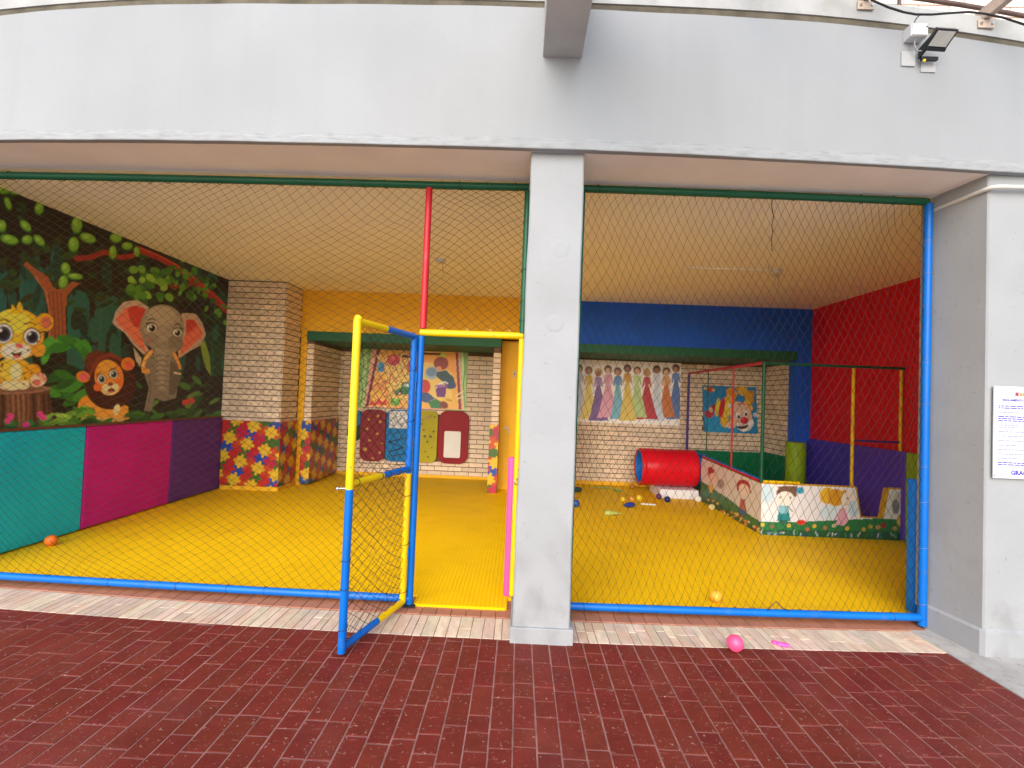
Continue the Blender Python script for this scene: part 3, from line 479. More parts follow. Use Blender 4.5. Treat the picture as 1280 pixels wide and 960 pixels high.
('e','f4d8b0',0.595,1.661,0.12,0.012,0.005,-0.07),('e','f8e8cc',0.544,1.669,0.049,0.005,0.003,-0.039),('e','f8e8cc',0.658,1.681,0.052,0.005,0.003,-0.041),
('e','d8605c',0.617,1.71,0.031,0.003,0.001,-0.02),('p','3c100c',[(0.551,1.657),(0.596,1.641),(0.646,1.666),(0.629,1.617),(0.585,1.607)]),
('e','d86a6a',0.604,1.615,0.029,0.002,0.001,-0.013),('e','5a3a10',0.487,1.796,0.078,0.01,0.005,-0.083),('e','f6f2ec',0.487,1.793,0.072,0.009,0.005,-0.078),
('e','3a4058',0.49,1.79,0.055,0.008,0.004,-0.061),('e','10101c',0.49,1.79,0.036,0.004,0.003,-0.041),('e','ffffff',0.464,1.817,0.014,0.002,0.001,-0.015),
('e','5a3a10',0.716,1.8,0.075,0.01,0.005,-0.075),('e','f6f2ec',0.717,1.796,0.067,0.008,0.005,-0.069),('e','3a4058',0.72,1.793,0.051,0.007,0.004,-0.054),
('e','10101c',0.72,1.793,0.033,0.005,0.003,-0.037),('e','ffffff',0.695,1.818,0.013,0.001,0.001,-0.013),('s','8a5a10',0.012,[(0.644,1.895),(0.695,1.917),(0.744,1.904)]),
('s','8a5a10',0.012,[(0.434,1.882),(0.492,1.911),(0.529,1.897)]),('s','2c1c10',0.012,[(0.782,1.84),(0.823,1.859)]),('e','7a4a14',0.496,1.549,0.008,-0.006,-0.005,-0.007),
('e','7a4a14',0.631,1.644,0.009,-0.006,-0.005,-0.006),('e','7a4a14',0.449,1.691,0.009,-0.004,-0.003,-0.008),('e','7a4a14',0.518,1.421,0.007,-0.007,-0.005,-0.005),
('e','7a4a14',0.682,1.437,0.003,-0.011,-0.008,-0.001),('e','7a4a14',0.733,1.484,0.011,-0.003,-0.002,-0.008),('e','7a4a14',0.495,1.53,0.006,-0.008,-0.006,-0.004),
('e','7a4a14',0.467,1.693,0.004,-0.009,-0.006,-0.003),('e','7a4a14',0.493,1.533,0.009,-0.003,-0.003,-0.007),('e','7a4a14',0.459,1.507,0.007,-0.007,-0.006,-0.005),
('e','7a4a14',0.768,1.762,0.002,-0.011,-0.008,-0.002),('e','7a4a14',0.675,1.39,0.01,-0.005,-0.003,-0.007),('e','7a4a14',0.487,1.491,0.008,-0.006,-0.005,-0.006),
('e','7a4a14',0.459,1.443,0.009,-0.002,-0.001,-0.008),('e','7a4a14',0.511,1.903,0.006,-0.008,-0.006,-0.006),('e','7a4a14',0.673,1.481,0.011,-0.001,-0.001,-0.008),
('e','7a4a14',0.498,1.394,0.007,-0.008,-0.005,-0.005),('e','7a4a14',0.694,1.682,0.009,-0.005,-0.005,-0.007),('e','7a4a14',0.69,1.527,0.007,-0.008,-0.006,-0.005),
('e','2a5a1c',1.841,1.099,0.11,0.021,0.013,-0.031),('e','204818',1.102,1.034,0.084,-0.031,-0.01,-0.034),('e','204818',2.777,1.097,0.101,0.007,0.014,-0.044),
('e','2a5a1c',2.893,0.964,0.112,0.031,0.031,-0.039),('e','2a5a1c',1.349,1.02,0.065,0.003,0.006,-0.03),('e','2a5a1c',3.544,1.002,0.195,-0.057,-0.031,-0.049),
('e','4a9a34',0.485,1.015,0.068,-0.014,-0.002,-0.027),('e','2a5a1c',2.596,1.101,0.106,0.002,0.007,-0.04),('e','3c7426',3.285,1.044,0.124,0.036,0.029,-0.035),
('e','3c7426',3.342,0.894,0.107,-0.038,-0.029,-0.041),('e','3c7426',1.368,1.019,0.099,0.016,0.011,-0.032),('e','3c7426',2.323,0.959,0.143,-0.016,-0.0,-0.039),
('e','204818',2.002,1.068,0.091,0.012,0.014,-0.042),('e','2a5a1c',1.475,0.965,0.07,-0.005,0.002,-0.028),('e','2a5a1c',1.221,1.009,0.089,-0.045,-0.011,-0.022),
('e','3c7426',1.074,1.052,0.058,0.009,0.011,-0.037),('e','2a5a1c',2.456,1.075,0.13,-0.02,-0.005,-0.035),('e','3c7426',1.587,0.959,0.096,0.018,0.011,-0.026),
('e','2a5a1c',3.339,0.937,0.138,0.028,0.032,-0.047),('e','4a9a34',0.808,1.012,0.075,-0.023,-0.005,-0.027),('e','3c7426',2.351,0.955,0.099,-0.016,-0.004,-0.04),
('e','2a5a1c',2.195,1.026,0.075,-0.008,-0.002,-0.042),('e','204818',1.534,0.939,0.064,0.008,0.013,-0.038),('e','3c7426',1.903,1.085,0.111,0.009,0.008,-0.031),
('e','204818',1.146,1.02,0.066,-0.022,-0.007,-0.025),('e','3c7426',2.794,1.001,0.115,-0.03,-0.016,-0.039),('e','2a5a1c',1.354,1.041,0.056,0.007,0.01,-0.038),
('e','3c7426',2.772,0.928,0.101,-0.036,-0.021,-0.034),('e','1f5a26',0.438,1.097,0.043,0.007,0.006,-0.025),('e','204818',1.903,1.025,0.115,-0.002,0.004,-0.034),
('e','1f5a26',0.496,1.01,0.07,-0.007,0.002,-0.029),('e','1f5a26',0.601,1.049,0.056,0.02,0.013,-0.03),('e','1f5a26',0.776,1.04,0.053,-0.033,-0.013,-0.024),
('e','2a5a1c',1.122,1.019,0.051,-0.028,-0.012,-0.023),('e','2a5a1c',2.689,1.0,0.143,0.01,0.012,-0.037),('e','3c7426',3.209,0.993,0.163,-0.042,-0.019,-0.041),
('e','1f5a26',0.822,0.97,0.05,-0.009,-0.002,-0.03),('e','204818',1.151,0.945,0.071,0.033,0.02,-0.03),('e','2f8a4a',0.43,1.01,0.059,0.026,0.01,-0.023),
('e','2a7430',0.446,1.099,0.05,0.011,0.008,-0.025),('e','2a5a1c',1.995,1.006,0.097,0.028,0.019,-0.033),('e','2f8a4a',0.716,0.992,0.037,-0.022,-0.008,-0.018),
('e','3c7426',1.506,1.024,0.087,0.039,0.016,-0.023),('e','204818',2.453,1.042,0.086,0.03,0.025,-0.031),('e','204818',1.938,0.946,0.072,-0.011,-0.003,-0.029),
('e','1f5a26',0.455,1.073,0.055,0.001,0.004,-0.031),('e','2a5a1c',1.901,1.06,0.071,0.017,0.018,-0.035),('e','1f5a26',0.437,0.988,0.041,-0.026,-0.01,-0.023),
('e','2a5a1c',1.527,0.941,0.097,-0.014,-0.001,-0.035),('e','204818',1.296,1.038,0.074,0.014,0.013,-0.035),('e','2a7430',0.746,1.05,0.041,0.003,0.006,-0.033),
('e','3c7426',1.168,1.05,0.06,-0.031,-0.014,-0.028),('e','204818',1.325,0.953,0.063,0.009,0.009,-0.026),('e','2f8a4a',0.876,1.097,0.058,-0.014,-0.004,-0.023),
('e','2a7430',0.588,1.063,0.056,-0.022,-0.006,-0.025),('e','2a7430',0.885,1.047,0.069,-0.038,-0.011,-0.023),('e','2a7430',0.823,0.962,0.046,0.016,0.012,-0.026),
('e','3c7426',2.204,1.056,0.112,0.019,0.014,-0.034),('e','2a5a1c',1.861,1.067,0.105,-0.036,-0.011,-0.026),('e','2a5a1c',2.323,0.955,0.125,0.012,0.014,-0.039),
('e','5f9030',1.052,1.043,0.071,-0.008,0.0,-0.019),('e','7aa83a',0.963,1.052,0.047,0.042,0.014,-0.015),('e','8fbc50',1.101,1.026,0.072,-0.007,0.001,-0.019),
('e','7aa83a',0.903,1.1,0.051,0.034,0.012,-0.016),('e','7aa83a',1.075,1.081,0.062,0.025,0.01,-0.018),('e','5f9030',1.069,1.017,0.071,-0.016,-0.002,-0.019),
('e','7aa83a',1.101,1.11,0.064,0.025,0.01,-0.018),('e','8fbc50',1.049,1.016,0.043,0.047,0.016,-0.014),('e','8fbc50',1.046,1.102,0.07,-0.014,-0.001,-0.018),
('e','5f9030',1.093,1.121,0.06,0.031,0.011,-0.017),('e','5f9030',1.1,1.035,0.072,-0.004,0.002,-0.019),('e','7aa83a',0.981,1.058,0.062,0.019,0.008,-0.018),
('e','5f9030',0.927,1.044,0.065,0.009,0.005,-0.019),('e','8fbc50',1.031,1.112,0.07,-0.013,-0.002,-0.019),('e','d83a8a',0.6,1.123,0.014,-0.0,0.001,-0.012),
('e','d83a8a',0.591,1.109,0.014,-0.001,0.001,-0.011),('e','d83a8a',0.574,1.115,0.013,-0.001,0.001,-0.011),('e','d83a8a',0.573,1.132,0.013,-0.001,0.001,-0.011),
('e','d83a8a',0.589,1.137,0.014,-0.0,0.001,-0.012),('e','d83a8a',0.847,1.128,0.016,-0.0,0.001,-0.012),('e','d83a8a',0.836,1.113,0.016,-0.001,0.001,-0.012),
('e','d83a8a',0.817,1.12,0.015,-0.001,0.001,-0.012),('e','d83a8a',0.816,1.138,0.015,-0.0,0.001,-0.012),('e','d83a8a',0.834,1.143,0.016,-0.001,0.001,-0.013),
('e','d83a8a',0.735,1.042,0.015,-0.0,0.001,-0.012),('e','d83a8a',0.725,1.029,0.015,-0.001,0.001,-0.012),('e','d83a8a',0.707,1.035,0.015,-0.001,0.001,-0.013),
('e','d83a8a',0.706,1.053,0.015,-0.001,0.001,-0.012),('e','d83a8a',0.723,1.057,0.015,-0.001,0.001,-0.013),('e','d83a8a',0.584,1.084,0.014,-0.001,0.001,-0.012),
('e','d83a8a',0.575,1.071,0.013,-0.0,0.001,-0.012),('e','d83a8a',0.558,1.077,0.013,-0.0,0.001,-0.012),('e','d83a8a',0.557,1.094,0.013,-0.001,0.001,-0.012),
('e','d83a8a',0.573,1.098,0.014,-0.0,0.001,-0.012),('e','c03a38',2.694,1.215,0.032,-0.001,0.002,-0.019),('e','c03a38',2.672,1.194,0.032,-0.0,0.002,-0.018),
('e','c03a38',2.632,1.202,0.032,-0.001,0.002,-0.018),('e','c03a38',2.63,1.228,0.031,-0.001,0.002,-0.018),('e','c03a38',2.668,1.236,0.032,0.0,0.002,-0.018),
('e','c03a38',2.797,1.234,0.034,0.0,0.002,-0.018),('e','c03a38',2.774,1.213,0.033,0.0,0.002,-0.019),('e','c03a38',2.733,1.221,0.033,-0.0,0.002,-0.018),
('e','c03a38',2.731,1.248,0.033,0.0,0.002,-0.018),('e','c03a38',2.77,1.256,0.033,0.0,0.001,-0.018),('e','d83a8a',0.877,1.098,0.016,-0.001,0.001,-0.013),
('e','d83a8a',0.866,1.084,0.016,-0.001,0.001,-0.013),('e','d83a8a',0.847,1.09,0.016,-0.0,0.001,-0.012),('e','d83a8a',0.846,1.109,0.016,-0.0,0.001,-0.012),
('e','d83a8a',0.864,1.113,0.016,-0.001,0.001,-0.012),
]
KIDS = [
('p','7ea85a',[(-2.842,2.176),(-0.92,2.197),(-0.877,1.182),(-2.826,1.131)]),('p','a4c47c',[(-2.754,2.18),(-2.667,2.179),(-2.688,1.154),(-2.775,1.15)]),
('p','b4d08c',[(-1.041,2.192),(-0.972,2.195),(-0.912,1.189),(-0.973,1.187)]),('s','5c8a3c',0.02,[(-2.771,2.162),(-2.724,1.919),(-2.766,1.69),(-2.718,1.431),(-2.758,1.168)]),
('s','5c8a3c',0.02,[(-0.989,2.177),(-0.959,1.899),(-0.975,1.638),(-0.931,1.223)]),('p','e0a08a',[(-2.596,2.177),(-1.059,2.188),(-0.964,1.187),(-2.688,1.154)]),
('p','7c2436',[(-2.509,2.175),(-2.439,2.174),(-2.602,1.192),(-2.663,1.186)]),('p','8c2a30',[(-1.137,2.18),(-1.093,2.181),(-0.991,1.195),(-1.043,1.193)]),
('p','f0b050',[(-2.456,2.17),(-1.137,2.178),(-1.037,1.193),(-2.611,1.191)]),('p','f4c468',[(-2.41,1.931),(-1.718,2.097),(-1.182,1.804),(-1.162,1.353),(-2.206,1.312)]),
('p','e89a3c',[(-1.72,2.149),(-1.145,2.162),(-1.112,1.806),(-1.45,1.967),(-1.678,1.993)]),('s','c8503c',0.02,[(-2.348,1.641),(-2.302,1.592)]),
('s','f0d090',0.02,[(-2.1,1.596),(-2.124,1.561)]),('s','b07048',0.02,[(-1.809,1.727),(-1.809,1.666)]),('s','b07048',0.02,[(-2.407,1.558),(-2.417,1.539)]),
('s','b07048',0.02,[(-1.978,1.997),(-2.022,1.924)]),('s','b07048',0.02,[(-1.94,1.901),(-1.914,1.823)]),('s','f0d090',0.02,[(-1.992,1.32),(-1.966,1.264)]),
('s','c8503c',0.02,[(-1.845,2.025),(-1.886,1.996)]),('s','f0d090',0.02,[(-2.345,1.267),(-2.313,1.192)]),('s','b07048',0.02,[(-2.205,1.39),(-2.218,1.331)]),
('s','d86a3c',0.02,[(-2.085,1.332),(-2.044,1.247)]),('s','c8503c',0.02,[(-2.053,1.991),(-2.001,1.912)]),('s','e8c070',0.02,[(-2.104,1.5),(-2.086,1.414)]),
('s','f0d090',0.02,[(-2.344,2.014),(-2.303,1.929)]),('s','f0d090',0.02,[(-2.444,1.41),(-2.402,1.392)]),('s','d86a3c',0.02,[(-2.218,1.761),(-2.263,1.699)]),
('s','c8503c',0.02,[(-2.479,1.481),(-2.469,1.4)]),('s','d86a3c',0.02,[(-2.331,1.916),(-2.35,1.892)]),('s','e8c070',0.02,[(-2.11,2.106),(-2.059,2.07)]),
('s','c8503c',0.02,[(-2.324,1.513),(-2.339,1.428)]),('s','f0d090',0.02,[(-1.884,1.807),(-1.843,1.764)]),('s','d86a3c',0.02,[(-1.893,1.537),(-1.876,1.455)]),
('s','e8c070',0.02,[(-2.16,1.749),(-2.112,1.703)]),('s','c8503c',0.02,[(-2.343,1.855),(-2.392,1.807)]),('s','b07048',0.02,[(-2.125,2.116),(-2.114,2.089)]),
('s','c8503c',0.02,[(-2.074,1.84),(-2.053,1.798)]),('s','d86a3c',0.02,[(-2.005,1.482),(-1.991,1.399)]),('s','f0d090',0.02,[(-2.51,1.79),(-2.529,1.73)]),
('s','c8503c',0.02,[(-2.406,1.958),(-2.368,1.923)]),('s','d86a3c',0.02,[(-1.973,2.046),(-1.92,1.983)]),('s','c8503c',0.02,[(-2.426,1.677),(-2.452,1.646)]),
('s','d86a3c',0.02,[(-2.2,1.51),(-2.186,1.427)]),('s','e8c070',0.02,[(-2.048,1.937),(-2.089,1.866)]),('s','c8503c',0.02,[(-2.361,1.619),(-2.389,1.592)]),
('s','b07048',0.02,[(-2.154,1.963),(-2.185,1.924)]),('s','b07048',0.02,[(-1.937,1.57),(-1.952,1.543)]),('s','c8503c',0.02,[(-2.299,1.421),(-2.3,1.36)]),
('s','d86a3c',0.02,[(-2.309,1.621),(-2.264,1.594)]),('s','b07048',0.02,[(-2.498,1.281),(-2.445,1.235)]),('s','e8c070',0.02,[(-1.823,1.322),(-1.87,1.271)]),
('s','c8503c',0.02,[(-1.971,1.475),(-1.963,1.396)]),('s','c8503c',0.02,[(-1.889,1.38),(-1.928,1.345)]),('s','b07048',0.02,[(-2.482,1.406),(-2.434,1.328)]),
('s','d86a3c',0.02,[(-1.873,1.63),(-1.874,1.604)]),('s','d86a3c',0.02,[(-2.171,1.919),(-2.166,1.873)]),('s','c8503c',0.02,[(-1.844,1.6),(-1.879,1.514)]),
('s','d86a3c',0.02,[(-2.12,1.413),(-2.134,1.381)]),('s','e8c070',0.02,[(-2.124,1.408),(-2.15,1.37)]),('s','d86a3c',0.02,[(-1.899,2.028),(-1.897,1.971)]),
('s','e8c070',0.02,[(-2.223,1.457),(-2.245,1.402)]),('s','d86a3c',0.02,[(-2.218,1.709),(-2.178,1.639)]),('s','f0d090',0.02,[(-2.506,2.075),(-2.452,2.0)]),
('s','c8503c',0.02,[(-2.458,1.674),(-2.493,1.65)]),('s','c8503c',0.02,[(-2.248,1.782),(-2.262,1.751)]),('s','b07048',0.02,[(-2.3,2.017),(-2.349,1.947)]),
('s','d86a3c',0.02,[(-1.948,1.636),(-1.959,1.577)]),('s','d86a3c',0.02,[(-1.965,1.801),(-1.95,1.754)]),('s','c8503c',0.02,[(-2.254,1.687),(-2.259,1.621)]),
('s','b07048',0.02,[(-2.201,1.912),(-2.222,1.853)]),('s','e8c070',0.02,[(-1.957,1.94),(-1.913,1.859)]),('s','c8503c',0.02,[(-2.236,1.331),(-2.272,1.265)]),
('s','b07048',0.02,[(-1.839,1.494),(-1.806,1.432)]),('s','d86a3c',0.02,[(-1.992,1.637),(-1.957,1.571)]),('s','f0d090',0.02,[(-2.192,1.921),(-2.239,1.895)]),
('s','e8c070',0.02,[(-2.433,1.339),(-2.398,1.299)]),('s','d86a3c',0.02,[(-1.929,2.118),(-1.908,2.043)]),('s','d86a3c',0.02,[(-1.836,1.63),(-1.881,1.557)]),
('s','d86a3c',0.02,[(-2.145,1.497),(-2.138,1.473)]),('s','b07048',0.02,[(-2.122,1.644),(-2.154,1.62)]),('s','f0d090',0.02,[(-1.8,1.572),(-1.785,1.503)]),
('e','c83a44',-2.212,2.008,0.119,0.005,0.005,-0.101),('e','e06060',-2.24,2.042,0.052,0.002,0.002,-0.042),('e','3a8ac0',-2.425,1.878,0.063,0.002,0.004,-0.091),
('p','e8b030',[(-2.315,2.161),(-2.123,2.169),(-2.121,2.116),(-2.313,2.1)]),('p','3c1c14',[(-2.068,2.101),(-1.892,2.093),(-1.891,2.055),(-2.066,2.057)]),
('p','3c1c14',[(-1.694,2.159),(-1.371,2.153),(-1.37,2.124),(-1.693,2.124)]),('e','c83838',-1.884,1.898,0.088,0.003,0.004,-0.105),
('e','2a2a50',-1.731,2.009,0.052,0.002,0.003,-0.07),('p','b8d048',[(-1.421,2.09),(-1.364,2.197),(-1.29,2.095)]),('e','8c2c24',-1.381,1.979,0.129,0.005,0.005,-0.115),
('e','d89060',-1.415,1.885,0.052,0.002,0.002,-0.045),('e','9ab0c0',-1.539,1.807,0.115,0.005,0.005,-0.111),('e','6a88a8',-1.54,1.825,0.087,0.004,0.003,-0.08),
('p','244858',[(-1.444,1.828),(-1.289,1.866),(-1.144,1.735),(-1.111,1.563),(-1.206,1.551),(-1.35,1.675),(-1.459,1.758)]),('e','2a4070',-1.2,1.612,0.097,0.003,0.003,-0.07),
('p','6c2c80',[(-1.468,1.584),(-1.26,1.609),(-1.286,1.391),(-1.425,1.394)]),('s','f0e8e0',0.022,[(-1.449,1.55),(-1.383,1.631),(-1.298,1.663),(-1.253,1.636)]),
('e','a060b0',-1.364,1.588,0.101,0.004,0.001,-0.024),('p','2c7a40',[(-2.187,1.469),(-2.076,1.525),(-2.028,1.623),(-1.872,1.638),(-1.845,1.43),(-2.158,1.409)]),
('p','c8d8d0',[(-2.01,1.606),(-1.879,1.611),(-1.877,1.551),(-2.025,1.545)]),('e','7c2828',-2.08,1.43,0.041,0.002,0.001,-0.042),('e','7c2828',-1.88,1.429,0.042,0.001,0.002,-0.041),
('e','d8d0c8',-2.08,1.43,0.017,0.0,0.0,-0.018),('e','c82c30',-1.651,1.568,0.104,0.004,0.005,-0.121),
('p','34508a',[(-1.724,1.452),(-1.585,1.466),(-1.459,1.367),(-1.612,1.283),(-1.718,1.331)]),
('p','2a7a48',[(-1.578,1.302),(-1.441,1.368),(-1.298,1.278),(-1.33,1.199),(-1.521,1.2)]),('e','7c2c20',-1.298,1.261,0.068,-0.035,-0.027,-0.052),
('p','d83a34',[(-2.603,1.209),(-2.572,1.297),(-2.5,1.248),(-2.434,1.329),(-2.379,1.27),(-2.311,1.325),(-2.289,1.222)]),
('p','6aa83c',[(-2.242,1.336),(-2.068,1.343),(-2.063,1.23),(-2.219,1.216)]),('e','8cc850',-2.154,1.314,0.041,0.001,0.001,-0.025),
('e','e0c050',-1.215,1.351,0.102,-0.023,-0.011,-0.047),('e','c88c28',-1.214,1.347,0.057,-0.013,-0.005,-0.02),('e','e0904a',-2.443,1.528,0.105,0.004,0.003,-0.07),
('e','e8b048',-2.472,1.405,0.122,0.004,0.004,-0.077),('s','f0d8a0',0.018,[(-1.096,1.425),(-0.978,1.516)]),('s','f0d8a0',0.018,[(-1.076,1.373),(-0.974,1.412)]),
]
GOWNS = [
('p','f2eeea',[(0.835,2.159),(2.774,2.163),(2.789,1.053),(0.858,1.027)]),('p','c8d4e4',[(0.988,1.749),(1.057,1.751),(1.153,1.245),(1.185,1.143),(0.903,1.132),(0.927,1.236)]),
('p','b8c4dc',[(0.972,1.904),(1.062,1.907),(1.057,1.743),(0.988,1.74)]),('s','b8c4dc',0.03,[(0.973,1.878),(0.957,1.747)]),('s','b8c4dc',0.03,[(1.063,1.881),(1.088,1.752)]),
('e','5a4030',1.014,1.985,0.066,0.002,0.002,-0.072),('e','d8b090',1.015,1.964,0.043,0.001,0.002,-0.051),
('p','5a7ab0',[(2.655,1.813),(2.724,1.816),(2.845,1.285),(2.883,1.183),(2.534,1.17),(2.566,1.274)]),('p','6c8cc0',[(2.64,1.968),(2.73,1.972),(2.724,1.807),(2.656,1.805)]),
('s','6c8cc0',0.03,[(2.641,1.942),(2.625,1.812)]),('s','6c8cc0',0.03,[(2.73,1.946),(2.755,1.817)]),('e','5a4030',2.683,2.049,0.065,0.002,0.002,-0.072),
('e','b88a68',2.683,2.029,0.043,0.001,0.002,-0.051),('p','e4d070',[(1.156,1.721),(1.225,1.723),(1.335,1.225),(1.37,1.123),(1.054,1.11),(1.082,1.215)]),
('p','d8b850',[(1.141,1.876),(1.23,1.879),(1.226,1.715),(1.157,1.712)]),('s','d8b850',0.03,[(1.141,1.85),(1.125,1.719)]),('s','d8b850',0.03,[(1.231,1.853),(1.256,1.724)]),
('e','7a5234',1.183,1.957,0.066,0.003,0.003,-0.073),('e','b88a68',1.183,1.936,0.043,0.001,0.002,-0.052),
('p','c87a48',[(2.491,1.755),(2.559,1.758),(2.665,1.305),(2.699,1.204),(2.384,1.191),(2.413,1.295)]),('p','d8a070',[(2.476,1.91),(2.565,1.913),(2.559,1.749),(2.491,1.746)]),
('s','d8a070',0.03,[(2.476,1.884),(2.46,1.754)]),('s','d8a070',0.03,[(2.566,1.887),(2.59,1.759)]),('e','6a4430',2.518,1.991,0.065,0.002,0.002,-0.073),
('e','d8b090',2.518,1.97,0.042,0.001,0.002,-0.051),('p','7c5a9a',[(1.325,1.692),(1.393,1.695),(1.516,1.205),(1.555,1.103),(1.204,1.089),(1.236,1.193)]),
('p','a080b8',[(1.309,1.848),(1.398,1.851),(1.394,1.687),(1.325,1.684)]),('s','a080b8',0.03,[(1.31,1.822),(1.294,1.691)]),('s','a080b8',0.03,[(1.399,1.825),(1.424,1.696)]),
('e','c8a060',1.351,1.929,0.065,0.003,0.002,-0.073),('e','9a6a4c',1.352,1.908,0.043,0.002,0.001,-0.052),
('p','c8d4e4',[(2.323,1.783),(2.392,1.786),(2.487,1.243),(2.518,1.141),(2.237,1.13),(2.262,1.234)]),('p','d0d8e8',[(2.308,1.938),(2.397,1.941),(2.392,1.777),(2.323,1.775)]),
('s','d0d8e8',0.03,[(2.309,1.912),(2.292,1.782)]),('s','d0d8e8',0.03,[(2.398,1.916),(2.423,1.787)]),('e','4a3428',2.35,2.019,0.065,0.002,0.003,-0.073),
('e','9a6a4c',2.351,1.998,0.043,0.001,0.002,-0.051),('p','dca0b8',[(1.49,1.751),(1.559,1.753),(1.695,1.267),(1.736,1.165),(1.352,1.15),(1.387,1.255)]),
('p','d898b0',[(1.474,1.906),(1.564,1.909),(1.559,1.745),(1.49,1.742)]),('s','d898b0',0.03,[(1.475,1.88),(1.459,1.75)]),('s','d898b0',0.03,[(1.565,1.883),(1.59,1.755)]),
('e','4a3428',1.516,1.987,0.066,0.002,0.002,-0.073),('e','d8b090',1.517,1.966,0.043,0.001,0.002,-0.051),
('p','b83a44',[(2.158,1.725),(2.227,1.728),(2.361,1.266),(2.402,1.164),(2.019,1.149),(2.054,1.254)]),('p','c05058',[(2.143,1.88),(2.232,1.883),(2.227,1.719),(2.159,1.716)]),
('s','c05058',0.03,[(2.144,1.854),(2.127,1.724)]),('s','c05058',0.03,[(2.233,1.857),(2.258,1.729)]),('e','c8a060',2.185,1.961,0.065,0.003,0.003,-0.073),
('e','b88a68',2.186,1.94,0.043,0.001,0.002,-0.052),('p','b4cc8c',[(1.991,1.753),(2.059,1.756),(2.18,1.286),(2.218,1.184),(1.869,1.17),(1.9,1.275)]),
('p','c0d498',[(1.975,1.908),(2.065,1.911),(2.06,1.747),(1.991,1.744)]),('s','c0d498',0.03,[(1.976,1.882),(1.96,1.752)]),('s','c0d498',0.03,[(2.066,1.885),(2.09,1.757)]),
('e','7a5234',2.018,1.989,0.066,0.002,0.002,-0.072),('e','d8b090',2.018,1.968,0.043,0.001,0.002,-0.051),
('p','78b4cc',[(1.658,1.723),(1.727,1.725),(1.821,1.244),(1.852,1.142),(1.571,1.131),(1.596,1.235)]),('p','5c8cc0',[(1.642,1.878),(1.732,1.881),(1.727,1.717),(1.658,1.714)]),
('s','5c8cc0',0.03,[(1.643,1.852),(1.627,1.722)]),('s','5c8cc0',0.03,[(1.733,1.855),(1.758,1.727)]),('e','6a4430',1.684,1.959,0.066,0.003,0.003,-0.073),
('e','b88a68',1.685,1.938,0.043,0.001,0.002,-0.052),('p','d8c060',[(1.823,1.781),(1.892,1.784),(2.002,1.224),(2.037,1.122),(1.721,1.11),(1.749,1.214)]),
('p','c89848',[(1.808,1.936),(1.897,1.939),(1.892,1.775),(1.823,1.772)]),('s','c89848',0.03,[(1.808,1.91),(1.792,1.78)]),('s','c89848',0.03,[(1.898,1.914),(1.923,1.785)]),
('e','5a4030',1.85,2.017,0.066,0.002,0.003,-0.072),('e','9a6a4c',1.85,1.997,0.043,0.001,0.002,-0.051),
]
